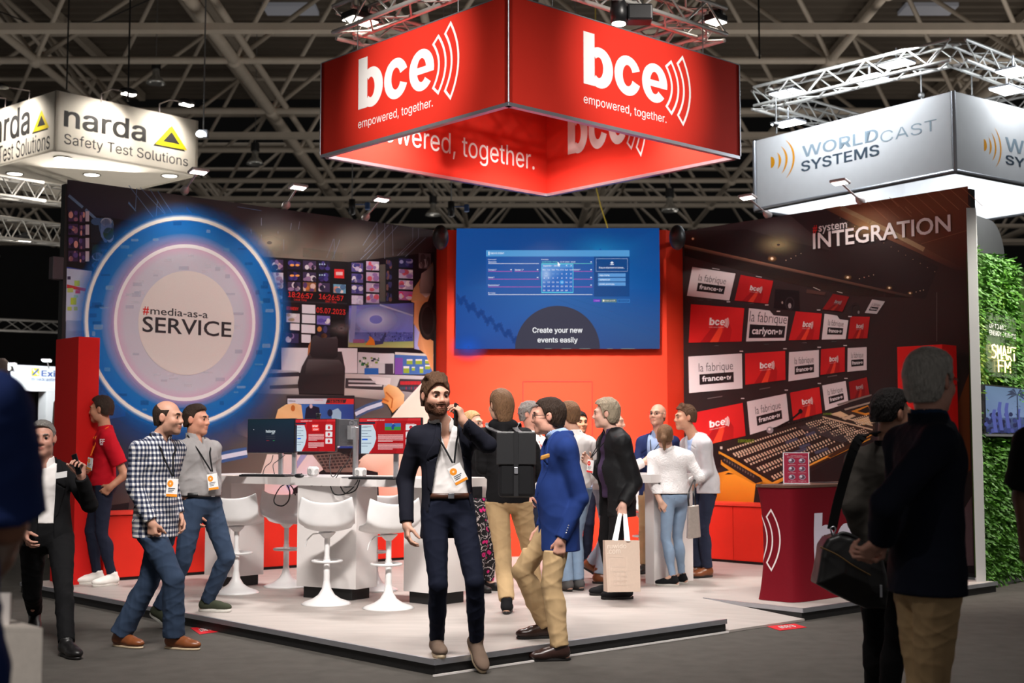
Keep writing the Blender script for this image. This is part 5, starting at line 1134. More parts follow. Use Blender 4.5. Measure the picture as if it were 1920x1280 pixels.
# ------------------------------------------------------------------ bar stools
def make_stool():
    t = thing('bar_stool', 'white bar stool', 'stool', (0, 0, 0), 'white bar stools')
    m = MB(); m.lathe([(0.212, 0.0), (0.215, 0.006), (0.19, 0.02), (0.155, .032), (0.12, 0.045), (0.07, 0.08), (0.040, 0.13), (0.030, 0.18), (0.026, 0.2)], (0, 0, 0), 40); m.build('base', M_whitepl, t)
    m = MB(); m.cyl((0, 0, 0.18), (0, 0, 0.40), 0.027, n=18); m.cyl((0, 0, 0.39), (0, 0, 0.60), 0.023, n=18); m.lathe([(0.028, .56), (0.07, .60), (0.075, .612), (0, .613)], (0, 0, 0), 18); m.build('column', M_whitepl, t)
    m = MB(); pts = [(0.125 * math.cos(a), -0.055 + 0.125 * math.sin(a), 0.36) for a in [math.pi * 2 * i / 28 for i in range(28)]]; m.tube(pts, 0.011, 8, closed=True); m.lathe([(.027, .345), (.031, .345), (.031, .375), (.027, .375)], (0, 0, 0), 16); m.build('footrest', M_whitepl, t)
    m = MB(); m.tube([(0.03, 0.0, 0.60), (0.12, 0.0, 0.595), (0.17, 0.0, 0.545), (0.185, 0.0, 0.485)], 0.006, 6); m.build('lever', M_whitepl, t)
    rows = []; nu = 21; nv = 18       # shell: seat swept up into a low wrap-around back (faces -Y)
    for j in range(nv + 1):
        s_ = j / nv; row = []
        for i in range(nu):
            u = (i / (nu - 1)) * 2 - 1
            y = -0.19 + 0.36 * min(s_ / .62, 1) + (0.05 * max(0, (s_ - .62) / .38)); w = 0.205 - 0.03 * max(0, .25 - s_) / .25 - 0.02 * max(0, s_ - .75) / .25
            z = 0.63 + 0.05 * max(0, (.12 - s_) / .12) * -0.5
            if s_ > .5: k = (s_ - .5) / .5; z += 0.24 * k ** 1.35
            x = u * w * 1.17; lift = 0.035 * abs(u) ** 2.6 * (1 - .3 * s_); curl = 0.09 * abs(u) ** 2.2 * max(0, (s_ - .35) / .65)
            row.append((x, y - curl, z + lift + 0.05 * abs(u) ** 3 * min(1, s_ / .5) * (1 - max(0, s_ - .6))))
        rows.append(row)
    m = MB(); m.grid(rows); m.build('seat', M_whitepl, t, solid=0.014, sub=1)
    return t
st = make_stool()
stools = (((442, 1111), 175, 'white bar stool hidden partly behind the man in the grey shirt'), ((536, 1099), 20, 'white bar stool at the rear, left of the middle pedestal'), ((612, 1132), 185, 'white bar stool in front of the middle pedestal'),
          ((728, 1140), 205, 'white bar stool nearest the man on the phone'), ((703, 1106), -20, 'white bar stool behind the middle pedestal, mostly hidden'), ((1202, 1066), 40, 'white bar stool behind the carrier bag'))
for i, ((x, y), a, lab) in enumerate(stools):
    p = PZ(x, y, PH); 
    if i == 0: st.location = p; st.rotation_euler = (0, 0, R(a)); st['label'] = lab
    else: dup(st, p, R(a), lab, 'white bar stools')

# ------------------------------------------------------------------ monitors and desk things
M_mons = mat('monitor_stand_alu', rgb(200, 200, 204), rough=0.3, metal=0.7)
M_grey = mat('monitor_back_grey', rgb(74, 74, 78), rough=0.5)
def monitor(label, quad_px, D0, D1, art, foot_px, grp='monitors on the demo table', back=False):
    """quad_px: left, top, right, bottom pixels of the panel; D0, D1: distance of its left and right edge"""
    xl, yt, xr, yb = quad_px; a = P(xl, yb, D0); b = P(xr, yb, D1); b.z = a.z; zt = P(xl, yt, D0).z
    ex = (b - a).normalized(); n = Vector((ex.y, -ex.x, 0)); n = n if n.y < 0 else -n; w = (b - a).length; h = zt - a.z
    fp = P(foot_px, 880, (D0 + D1) / 2); c = (a + b) / 2 + UP * h / 2
    t = thing('monitor', label, 'monitor', Vector((c.x, c.y, TZ)), grp)
    m = MB(); m.box(c - n * 0.022, (w, 0.04, h), ex, n, UP, 0.006); m.build('casing', M_grey if back else M_blackpl, t)
    s_ = n if back else -n; o_ = c + s_ * 0.075; fz = c - s_ * 0.0
    base = Vector((fp.x, fp.y, TZ)); base = c + ex * ((fp - c).dot(ex)) + s_ * 0.09; base.z = TZ
    m = MB(); m.box(base + UP * 0.006, (0.2, 0.15, 0.012), ex, n, UP, 0.005); m.build('foot', M_mons, t)
    m = MB(); m.box(Vector((base.x, base.y, (TZ + c.z) / 2 + .02)), (0.045, 0.035, c.z - TZ + .06), ex, n, UP, 0.01); m.build('column', M_mons, t)
    m = MB(); m.box(c + s_ * 0.055, (0.12, 0.04, 0.12), ex, n, UP); m.build('mount', M_mons, t)
    if art:
        ps = Poster(c, n, 0.0004); f = lambda x, y: a + ex * (w * (.012 + .976 * x)) + UP * (h * (.02 + .96 * y)); art(ps, f); ps.build('picture', M_screen, t)
    else:
        ps = Poster(c + n * 0.0, n, 0.0004); 
    return t, c, ex, n, w, h
def art_dark(ps, f):
    ps.poly([(0, 0), (1, 0), (1, 1), (0, 1)], [(34, 26, 44), (30, 28, 44), (24, 44, 58), (20, 40, 50)], 1, f)
    ps.text('holovox', ps.sub(f, .40, .60, .60, .68), (220, 230, 236), 3, .03); ps.text('.tv', ps.sub(f, .52, .55, .58, .60), (220, 230, 236), 3, .03)
    ps.rect(.40, .47, .60, .50, (46, 50, 60), 2, f); ps.rect(.40, .41, .60, .44, (46, 50, 60), 2, f); ps.rect(.41, .35, .47, .36, (170, 40, 50), 2, f); ps.rect(.55, .35, .59, .36, (50, 170, 100), 2, f); ps.disc(.13, .69, .008, .014, (190, 190, 200), 2, 8, f)
def art_red(pict):
    def art(ps, f):
        ps.poly([(0, 0), (1, 0), (1, 1), (0, 1)], [(190, 26, 34), (170, 20, 26), (180, 22, 30), (206, 30, 40)], 1, f)
        ps.poly([(.2, 0), (.6, 0), (.8, 1), (.3, 1)], (150, 18, 24), 2, f, .5); ps.rect(0, .93, 1, .99, (206, 44, 50), 2, f); ps.text('MANAGEMENT SPORT', ps.sub(f, .13, .935, .42, .965), (240, 220, 220), 3, .02)
        ps.rect(0, .84, .26, .90, (40, 40, 60), 3, f)
        ps.poly([(0, 0), (.16, 0), (.24, .2), (.28, .42), (.27, .62), (.22, .82), (0, .82)], (196, 212, 222), 3, f)
        for i, y in enumerate((.74, .64, .56, .48, .38, .28, .20)): ps.rect(.04, y, .14 + .06 * (i % 2), y + .018, (120, 134, 150), 4, f)
        ps.rect(.05, .38, .14, .42, (40, 100, 220), 5, f); ps.rect(0, 0, .035, .82, (44, 48, 66), 4, f)
        for k, yy in enumerate((.52, .26)):
            for i in range(6 if k == 0 else 5): ps.rect(.31 if pict else .33, yy - i * .036, (.72 if i < 5 - k else .55), yy - i * .036 + .016, (236, 196, 196), 3, f)
        if pict:
            ps.rect(.42, .66, .68, .86, (60, 140, 60), 3, f); ps.rect(.42, .76, .68, .86, (60, 110, 170), 4, f); ps.poly([(.53, .68), (.57, .68), (.57, .76), (.60, .78), (.56, .84), (.53, .78)], (40, 60, 140), 5, f); ps.disc(.555, .845, .012, .014, (210, 170, 150), 6, 10, f); ps.text('Leaderboards', ps.sub(f, .06, .75, .20, .78), (90, 100, 120), 5, .02)
        else:
            ps.rect(.42, .74, .58, .84, (240, 60, 50), 4, f); ps.text('SPORT', ps.sub(f, .43, .76, .57, .82), (250, 246, 246), 5, .03); ps.rect(.42, .64, .60, .73, (240, 60, 50), 4, f); ps.text('STAFF', ps.sub(f, .45, .66, .58, .71), (250, 246, 246), 5, .03)
        for y in (.66, .45, .24):
            ps.rect(.76, y, .93, y + .16, (226, 222, 224), 3, f); ps.disc(.845, y + .08, .03, .05, (200, 50, 60), 4, 12, f); ps.text('Newsdesk', ps.sub(f, .77, y + .17, .90, y + .19), (240, 220, 220), 4)
    return art
monitor('left monitor on the table with a dark login screen', (463, 785, 552, 849), 12.62, 12.38, art_dark, 519)
monitor('monitor with red web page next to the dark login screen', (553, 785, 629, 847), 12.35, 12.2, art_red(False), 532)
_t, c_, ex_, n_, w_, h_ = monitor('grey backed monitor turned away, between the two red screens', (636, 785, 672, 836), 11.55, 11.75, None, 649, back=True)
ps = Poster(c_, n_, 0.0004)
ps.ring(660, 793, 4.6, 4.6, 5.4, 5.4, (150, 150, 156), (150, 150, 156), 3, 24); ps.word('DELL', 656.5, 795, 663.5, 791, (150, 150, 156), 3, .01); ps.rect(666, 790, 669, 797, (110, 110, 116), 3); ps.build('back_logo', M_print, _t)
monitor('right monitor with red web page and football picture', (672, 783, 790, 851), 11.5, 11.3, art_red(True), 735)
p = P(597, 777, 12.26)
t = thing('webcam', 'small black webcam clipped on top of the red web page monitor', 'webcam', p)
m = MB(); m.box(p, (0.05, 0.03, 0.028), bevel=0.008); m.build('body', M_blackpl, t); m = MB(); m.cyl(p - Vector((0, .015, 0)), p - Vector((0, .024, 0)), .012, n=14); m.build('lens', mat('webcam_glass', (.01, .01, .015), rough=.08), t)
m = MB(); m.box(p - UP * .03 + Vector((0, .01, 0)), (.035, .03, .03), bevel=.004); m.build('clip', M_blackpl, t)
def on_table(px, D): 
    p = P(px, 880, D); return Vector((p.x, p.y, TZ))
def keyboard(px0, px1, D, label):
    a, b = on_table(px0, D + .1), on_table(px1, D - .1); ex = (b - a).normalized(); n = Vector((ex.y, -ex.x, 0)); c = (a + b) / 2
    t = thing('keyboard', label, 'keyboard', c, 'black keyboards'); m = MB(); m.box(c + UP * .011, ((b - a).length, .15, .018), ex, n, UP, .006); m.build('case', M_blackpl, t)
    m = MB()
    for i in range(15):
        for j in range(5): m.box(c + ex * ((b - a).length * (-.46 + .92 * (i + .5) / 15)) + n * (-.055 + .0275 * j) + UP * .023, ((b - a).length * .92 / 15 - .004, .022, .006), ex, n, UP)
    m.build('keys', M_grey, t)
keyboard(457, 543, 12.0, 'black keyboard in front of the dark login monitor'); keyboard(662, 748, 11.05, 'black keyboard in front of the right red monitor')
c = on_table(561, 11.75); t = thing('computer_mouse', 'black computer mouse on the white table beside the socket cube', 'mouse', c)
m = MB(); m.ell(c + UP * .016, (.055, .032, .02), (td.x, td.y, 0), (tn.x, tn.y, 0)); m.build('shell', M_blackpl, t); m = MB(); m.cyl(c + td * .03 + UP * .03 - tn * .004, c + td * .03 + UP * .03 + tn * .004, .008, n=10); m.build('scroll_wheel', M_grey, t)
for px, D, lab in ((587, 11.95, 'white power cube with sockets left of the silver monitor column'), (676, 11.45, 'white power cube with sockets in front of the right monitor')):
    c = on_table(px, D); t = thing('power_cube', lab, 'power cube', c, 'power cubes'); m = MB(); m.box(c + UP * .05, (.085, .085, .085), td, tn, UP, .02); m.build('shell', M_whitepl, t)
    for k in (-1, 1):
        m = MB(); q_ = c + UP * .05 + tn * .043 + td * (.0); m.lathe([(.026, 0), (.026, .002), (.02, .002), (.019, -.001), (0, -.001)], q_ if k < 0 else c + UP * .05 + td * .043, 16, tn if k < 0 else td); m.build('socket', mat('socket_grey', rgb(190, 188, 188)), t)
for i, k in enumerate((((512, 853, 12.5), (508, 866, 12.45), (497, 876, 12.4), (494, 881, 12.3), (510, 880, 12.2)), ((534, 853, 12.3), (520, 864, 12.25), (512, 872, 12.2), (516, 880, 12.1)), ((620, 853, 12.0), (618, 872, 11.9), (624, 880, 11.8), (640, 876, 11.7)), ((660, 840, 11.7), (655, 860, 11.65), (645, 874, 11.6), (630, 882, 11.5)))):
    cable('monitor_cable', spl([P(x, min(y, 880), d) if y < 878 else on_table(x, d) + UP * .004 for x, y, d in k]), 'thin black cable ' + ('dropping from the dark login monitor', 'behind the red web page monitor', 'curling on the table between the power cube and the grey monitor', 'hanging from the back of the grey monitor')[i], .004)
c = on_table(432, 12.55); m = MB(); m.box(c + UP * .002, (.28, .2, .003), td, tn, UP); tag(m.build('leaflet', mat('leaflet_paper', rgb(240, 226, 220))), 'pale leaflet lying at the left end of the white table', 'leaflet')

# ------------------------------------------------------------------ smaller white table in front of the red wall, at right
a, b, c = PZ(1217, 1094, PH), PZ(1227, 1095, PH), PZ(1300, 1088, PH)
t2 = thing('demo_table', 'white table with panel legs behind the woman in white', 'table', b)
e1 = (c - b).normalized(); e2 = Vector((-e1.y, e1.x, 0)); e2 = e2 if e2.y > 0 else -e2
m = MB(); m.prism([b, c, c + e2 * .12, b + e2 * .12], UP * (TZ - .08 - PH)); m.build('pedestal', M_white, t2)
b2 = b - e1 * .22 + e2 * .1
m = MB(); m.prism([p + UP * (TZ - .08 - PH) for p in (b - e1 * .16 - e2 * .12, c - e1 * .04 - e2 * .12, c - e1 * .04 + e2 * .7, b - e1 * 1.0 + e2 * .7, b - e1 * 1.0 + e2 * .2)], UP * .08); m.build('tabletop', M_white, t2)
m = MB(); q = b - e1 * .8 + e2 * .4; m.prism([q, q + e1 * .12, q + e1 * .12 + e2 * .25, q + e2 * .25], UP * (TZ - .08 - PH)); m.build('pedestal', M_white, t2)

# ------------------------------------------------------------------ burgundy stretch counter
M_burg = mat('burgundy_stretch_fabric', rgb(112, 15, 28), rough=0.75, var=0.03, bump=0.04, bscale=900, spec=0.12)
ca, cb = PZ(1410, 1123, PH), PZ(1494, 1131, PH)
cx1 = (PZ(1567, 1120, PH) - cb).normalized(); cd1 = (cb - ca); wl_ = cd1.length; cd1.normalize(); L = 1.6; CHt = 0.98
t3 = thing('promo_counter', 'burgundy fabric covered promotion counter with white lettering in front of the mixing desk mural', 'counter', cb)
ctr = cb + cx1 * (L / 2) - cd1 * (wl_ / 2)
rows = []; N = 56
for j in range(15):
    z = j / 14; pinch = 1 - 0.13 * math.sin(math.pi * z) ** .8 - (0.04 if z < .5 else 0) * math.sin(math.pi * z); row = []
    pinchy = 1 - 0.17 * math.sin(math.pi * z) ** .8
    for k in range(N):
        th = 2 * math.pi * k / N; cs, sn = math.cos(th), math.sin(th); e = 0.32
        x = (abs(cs) ** e) * (1 if cs > 0 else -1) * L / 2; y = (abs(sn) ** e) * (1 if sn > 0 else -1) * wl_ / 2
        row.append(ctr + cx1 * (x * (1 - .055 * math.sin(math.pi * z) ** .8)) + cd1 * (y * pinchy) + UP * (0.003 + CHt * z))
    rows.append(row)
m = MB(); m.grid(rows, closed_u=True); m.add(rows[-1], [tuple(range(N))]); m.build('fabric_cover', M_burg, t3)
m = MB(); m.prism([rows[-1][k] + (rows[-1][k] - (ctr + UP * (CHt + .003))) * 0.012 for k in range(0, N)], UP * .022); m.build('counter_top', mat('dark_wood_top', rgb(92, 66, 54), rough=.35, scale=4, stretch=(1, 14, 1), var=.2), t3)
nl = -cx1
def surf_put(ps): return ps
# lettering follows the two fabric faces: conform by projecting onto the cover
from mathutils.bvhtree import BVHTree
vsb = [p for r_ in rows for p in r_]; fsb = [(i * N + k, i * N + (k + 1) % N, (i + 1) * N + (k + 1) % N, (i + 1) * N + k) for i in range(14) for k in range(N)]
bv = BVHTree.FromPolygons(vsb, fsb)
def conform(ps, out):
    for i, v in enumerate(ps.mb.v):
        v = Vector(v); h = bv.ray_cast(v + out * .5, -out)
        if h[0] is not None: ps.mb.v[i] = tuple(h[0] + out * .003)
ps = Poster(cb, cd1); ps.bce(ps.frame(1533, 1062, 1645, 962), (214, 206, 222), 3)
vs0 = []
def dense(ps):     # split faces so the lettering bends with the cloth
    bm = bmesh.new(); vv = [bm.verts.new(v) for v in ps.mb.v]; cs = list(ps.mb.c)
    for f_ in ps.mb.f:
        try: bm.faces.new([vv[i] for i in f_])
        except ValueError: pass
    bmesh.ops.subdivide_edges(bm, edges=bm.edges[:], cuts=2, use_grid_fill=True); bm.verts.index_update()
    c = cs[0]; mb = MB(); mb.add([v.co.copy() for v in bm.verts], [tuple(v.index for v in f_.verts) for f_ in bm.faces], False, c); bm.free(); ps.mb = mb
dense(ps); conform(ps, cd1); ps.build('front_lettering', M_print, t3)
ps = Poster(ca, -cx1); g = ps.frame(1416, 1070, 1420, 955)
def px_arc(x_in, y_it, x_tip, y_tip, x_om, x_im, yb_tip, yb_in, layer=3):
    f = lambda x, y: ps.px(x, y)
    def arc(p, mid, q, n=14):
        c = (2 * mid[0] - (p[0] + q[0]) / 2, 2 * mid[1] - (p[1] + q[1]) / 2); return [((1 - t) ** 2 * p[0] + 2 * t * (1 - t) * c[0] + t * t * q[0], (1 - t) ** 2 * p[1] + 2 * t * (1 - t) * c[1] + t * t * q[1]) for t in [i / n for i in range(n + 1)]]
    ym = (y_tip + yb_tip) / 2
    ps.line(arc((x_tip, y_tip), (x_om, ym), (x_tip, yb_tip)) + arc((x_in, yb_in), (x_im, ym), (x_in, y_it)), .014, (226, 214, 214), layer, closed=True)
px_arc(1417, 977, 1421, 967, 1433, 1422, 1054, 1040); px_arc(1433, 969, 1442, 956, 1457, 1443, 1069, 1055)
dense(ps); conform(ps, -cx1); ps.build('side_lettering', M_print, t3)
# leaflet stand on the counter
p = ctr + UP * (CHt + .026) - cx1 * .42
pa = PL(1468, 909, p, cd1); w_ = 0.2; nh = Vector((-.12, -1, 0)).normalized(); xx = UP.cross(nh); 
hA = P(1487, 880, p.y); t = thing('sign_holder', 'clear upright leaflet holder with a burgundy sheet on the counter', 'sign', p)
M_acr = mat('clear_acrylic', rgb(235, 238, 242), rough=.08, alpha=.25)
m = MB(); m.box(p + UP * .14 - nh * .006, (.235, .004, .285), xx, nh, UP); m.build('acrylic_sleeve', M_acr, t); m = MB(); m.box(p + UP * .003, (.235, .08, .006), xx, nh, UP); m.build('acrylic_foot', M_acr, t)
ps = Poster(p + UP * .14, nh, .0005); f = lambda x, y: p + xx * (.228 * (x - .5)) + UP * (.006 + .275 * y)
ps.rect(0, 0, 1, 1, (226, 220, 226), 1, f); ps.rect(.03, .015, .97, .985, (150, 36, 62), 2, f)
ps.text('bce', ps.sub(f, .08, .925, .20, .965), (240, 220, 226), 3, .03); ps.text('The power of media', ps.sub(f, .3, .885, .74, .905), (240, 214, 220), 3, .02); ps.text('all services, one partner, end to end', ps.sub(f, .16, .85, .92, .87), (240, 214, 220), 3, .02)
for i in range(6):
    x, y = (.33, .70)[0] + .40 * (i % 2), .735 - .265 * (i // 2); ps.disc(x, y, .13, .085, (90, 60, 76), 3, 24, f); ps.ring(x, y, .10, .066, .13, .085, (170, 160, 176), (120, 110, 130), 4, 24, mapf=f); ps.disc(x - .05, y + .02, .05, .04, (200, 196, 206), 5, 10, f)
    ps.text('Live production', ps.sub(f, x - .15, y - .135, x + .15, y - .115), (240, 214, 220), 4, .01)
ps.text('8', ps.sub(f, .3, .03, .33, .06), (240, 214, 220), 4); ps.text('9', ps.sub(f, .7, .03, .73, .06), (240, 214, 220), 4); ps.build('printed_sheet', M_print, t)
p = ctr + UP * (CHt + .026) + cx1 * .12; m = MB(); m.box(p + UP * .004, (.2, .14, .008), xx, cd1, UP); tag(m.build('leaflet', mat('leaflet_dark', rgb(60, 50, 54))), 'dark leaflet lying on the burgundy counter', 'leaflet')

# ------------------------------------------------------------------ green wall of the neighbour stand
ga, gb = PZ(1836, 1106, 0), PZ(1921, 1087, 0); gx = (gb - ga).normalized(); gn = Vector((gx.y, -gx.x, 0)); gn = gn if gn.y < 0 else -gn
gz1 = P(1850, 473, ga.y + .1).z
spot_light('plant_wall_fill', ga + gn * 1.6 + gx * .6 + UP * 4.6, ga + gx * .5 + UP * 2.0, 900, 75, .8, (1, .95, .85))  # unseen spot added to brighten the dark foliage
area_light('neighbour_fill', ga + gx * 1.2 - gn * .3 + UP * 5.2, ga + gx * .4 - gn * .6 + UP * 3, .8, .3, 60, (.95, .97, 1))  # unseen light added to brighten the rounded white panel behind
gw = thing('plant_wall', 'tall green plant wall in a white frame at the right edge', 'plant wall', ga)
m = MB(); m.prism([ga + UP * .0, ga + gx * 2.0, ga + gx * 2.0 - gn * .04, ga - gn * .04], UP * .12)
m.prism([Vector((p_.x, p_.y, 0)) for p_ in (P(1820, 700, 13.42), P(1838, 700, 13.42), P(1839, 700, 13.85), P(1821, 700, 13.85))], UP * 3.86); m.build('white_frame', M_greywall, gw)
m = MB(); m.prism([ga + gx * .08 + UP * .12 - gn * .03, ga + gx * 2.0 + UP * .12 - gn * .03, ga + gx * 2.0 + UP * .12 - gn * .07, ga + gx * .08 + UP * .12 - gn * .07], UP * (gz1 - .12)); m.build('backing_board', mat('moss_backing', rgb(60, 90, 30), rough=.9), gw)
M_leaf = mat('fern_leaves', attr='Col', rough=.6, var=.15)
mb = MB(); r2 = random.Random(9)
def hole(x, z): 
    return (.12 < x < .78 and 1.52 < z < 2.16) or (.22 < x < .62 and 2.20 < z < 2.72)
for i in range(6400):
    x = r2.uniform(-.01, 1.3); z = r2.uniform(.1, gz1 + .02)
    if hole(x, z): continue
    hue = r2.random(); yel = max(0, 1 - ((x - .2) ** 2 + (z - 2.3) ** 2) / .35) + max(0, 1 - ((x - .75) ** 2 / .02 + (z - 2.95) ** 2 / .06)) * .6
    base = (48 + 34 * hue + 66 * yel * hue, 92 + 46 * hue + 24 * yel, 18 + 18 * hue + 10 * yel)
    p0 = ga + gx * x + UP * z - gn * .02; L_ = r2.uniform(.07, .15); dirv = (gn * r2.uniform(.5, 1.2) + gx * r2.uniform(-.9, .9) + UP * r2.uniform(-.9, .6)).normalized()
    sd = dirv.cross(Vector((r2.uniform(-1, 1), r2.uniform(-1, 1), r2.uniform(-1, 1)))).normalized(); c = rgb(*base); sag = UP * -.03
    for k in range(3):          # a little fern: spine with side leaflets
        q0 = p0 + dirv * (L_ * k / 3) + sag * (k / 3) ** 2; q1 = p0 + dirv * (L_ * (k + 1.3) / 3) + sag * ((k + 1) / 3) ** 2; w = .022 * (1 - k * .22)
        mb.add([q0, q0 + (q1 - q0) * .5 + sd * w, q1, q0 + (q1 - q0) * .5 - sd * w], [(0, 1, 2, 3)], False, c)
o = mb.build('foliage', M_leaf, gw); o['kind'] = 'stuff'
gp = lambda px, py, d=.06: PL(px, py, ga + gn * d, gn)
a, b = gp(1847, 812), gp(1970, 722)
tv = thing('wall_television', 'television on the plant wall showing raised hands and palm trees', 'television', a)
ps0 = Poster(ga + gn * .10, gn, .0006)
q4 = [ps0.px(1847, 813), ps0.px(1975, 813)]; e_ = ps0.r; wv_ = (ps0.px(1975, 800) - ps0.px(1847, 800)).dot(e_); z0_, z1_ = ps0.px(1847, 813).z, ps0.px(1847, 720).z
cc_ = ps0.px(1847, 766) + e_ * wv_ / 2; cc_.z = (z0_ + z1_) / 2
m = MB(); m.box(cc_ - gn * .03, (wv_, .055, z1_ - z0_), e_, gn, UP, .006); m.build('casing', M_blackpl, tv); m = MB(); m.box(Vector((cc_.x, cc_.y, z0_ - .012)) - gn * .02, (wv_, .05, .024), e_, gn, UP); m.build('lower_bezel', M_alu, tv)
m = MB(); m.box(cc_ - gn * .09, (.3, .08, .3), e_, gn, UP); m.build('mount', M_blackpl, tv)
f = lambda x, y: Vector((0, 0, z0_ + (z1_ - z0_) * (.03 + .94 * y))) + Vector(((ps0.px(1847, 766) + e_ * (wv_ * (.01 + .98 * x))).x, (ps0.px(1847, 766) + e_ * (wv_ * (.01 + .98 * x))).y, 0))
ps0.poly([(0, 0), (1, 0), (1, 1), (0, 1)], [(46, 56, 110), (50, 60, 116), (116, 138, 166), (120, 146, 176)], 1, f)
ps0.poly([(0, .3), (.5, .36), (1, .3), (1, 1), (0, 1)], [(110, 130, 170), (128, 150, 190), (110, 130, 170), (110, 136, 166), (112, 140, 172)], 2, f)
for i in range(70):
    x = r2.random(); y = r2.uniform(0, .42); ps0.disc(x, y, .03, .05, r2.choice([(40, 44, 84), (56, 66, 124), (36, 38, 70), (76, 84, 150)]), 3 + i % 4, 10, f)
for x, y, h in ((.18, .25, .42), (.28, .3, .36), (.1, .2, .3), (.62, .3, .3), (.8, .25, .3), (.45, .2, .34)): ps0.poly([(x, y - .2), (x + .05, y - .2), (x + .02, y + h * .6), (x + .035, y + h), (x - .01, y + h), (x - .03, y + h * .6)], (86, 96, 170), 8, f)
for cx_, cy_, s_ in ((.44, .86, 1), (.9, .8, .7)):
    ps0.poly([(cx_ - .012, .3), (cx_ + .012, .3), (cx_ + .01, cy_), (cx_ - .006, cy_)], (50, 58, 84), 9, f)
    for k in range(9):
        t_ = -0.5 + 4.1 * k / 8; ps0.poly([(cx_, cy_), (cx_ + .09 * s_ * math.cos(t_), cy_ + .12 * s_ * math.sin(t_) + .03), (cx_ + .17 * s_ * math.cos(t_), cy_ + .18 * s_ * math.sin(t_) - .05), (cx_ + .08 * s_ * math.cos(t_), cy_ + .09 * s_ * math.sin(t_) - .02)], (56, 66, 92), 9, f)
ps0.build('picture', print_mat('television_picture', emit=.75, rough=.3), tv)
sg = thing('neon_sign', 'glowing yellow neon lettering on a clear panel in the plant wall', 'sign', gp(1850, 700))
ps = Poster(ga + gn * .07, gn, .0006)
pa, pb = ps.px(1852, 704), ps.px(1906, 596)
cpan = (pa + pb) / 2; m = MB(); m.box(cpan - gn * .012, ((pb - pa).dot(ps.r), .008, pb.z - pa.z), ps.r, gn, UP); m.build('clear_panel', mat('clear_panel', rgb(120, 140, 110), rough=.1, alpha=.35), sg)
ps.word('UP TO 40%', 1855, 614, 1886, 605, (236, 236, 230), 3, .015); ps.word('ENERGY SAVINGS', 1855, 627, 1904, 618, (236, 236, 230), 3, .015); ps.build('lettering', M_print, sg)
M_neon = mat('neon_tube', (1, .85, .5), emit=(1.0, .74, .30), estr=3.2)
mb = MB()
def neon(strokes, xl, yb, xr, yt):
    f = ps.frame(xl, yb, xr, yt)
    for st_ in strokes: mb.tube([f(x, y) + gn * .012 for x, y in st_], .0065, 6)
S_ = [[(.18, .85), (.12, 1), (.03, .9), (.05, .62), (.15, .5), (.18, .3), (.12, .04), (.02, .08)]]
neon(S_ + [[(.24, 0), (.24, .98), (.31, .4), (.38, .98), (.38, 0)], [(.42, 0), (.51, 1), (.60, 0)], [(.45, .35), (.57, .35)], [(.65, 0), (.65, 1), (.76, .9), (.76, .6), (.65, .5), (.79, 0)], [(.80, .98), (1, .98)], [(.90, .98), (.90, 0)]], 1857, 671, 1904, 645)
neon([[(.02, 0), (.02, 1), (.42, 1)], [(.02, .55), (.36, .55)], [(.55, 0), (.55, 1), (.76, .4), (.97, 1), (.97, 0)]], 1870, 697, 1893, 675)
mb.build('neon_tube', M_neon, sg)
# rounded white wall behind the plant wall
wa = P(1839, 700, 14.7); wa.z = 0; zc = P(1868, 412, wa.y + .3).z; e_ = gx; xr_ = .85
pts = [wa, wa + UP * (zc - .0)] + [wa + e_ * (xr_ - .42 + .42 * math.sin(t)) + UP * (zc - .42 + .42 * math.cos(t)) for t in [math.pi / 2 * i / 14 for i in range(15)]] + [wa + e_ * xr_]
m = MB(); m.prism(pts, -gn * .12); tag(m.build('partition_panel', M_greywall), 'white panel with a rounded top corner behind the plant wall', 'panel')
# near white boxes at the lower left
q = P(80, 1177, 3.9); zt = q.z
t = thing('display_plinth', 'white box plinth in the near lower left corner', 'plinth', (q.x - .3, q.y + .1, 0))
B_, C_ = PZ(18, 1160, zt), PZ(-180, 1172, zt); k4 = [Vector((v.x, v.y, 0)) for v in (q, B_, B_ + C_ - q, C_)]
m = MB(); m.prism(k4, UP * (zt - .012)); m.build('body', mat('plinth_white', rgb(214, 206, 198), rough=.5), t); m = MB(); m.prism([v + UP * (zt - .0115) for v in k4], UP * .0115); m.build('top_board', MATS['plinth_white'], t)
q2 = PZ(8, 1172, zt); m = MB(); m.box((q2.x - .045, q2.y + .03, zt + .045), (.1, .012, .09)); tag(m.build('table_sign', M_white), 'white card standing on the near white plinth', 'sign')
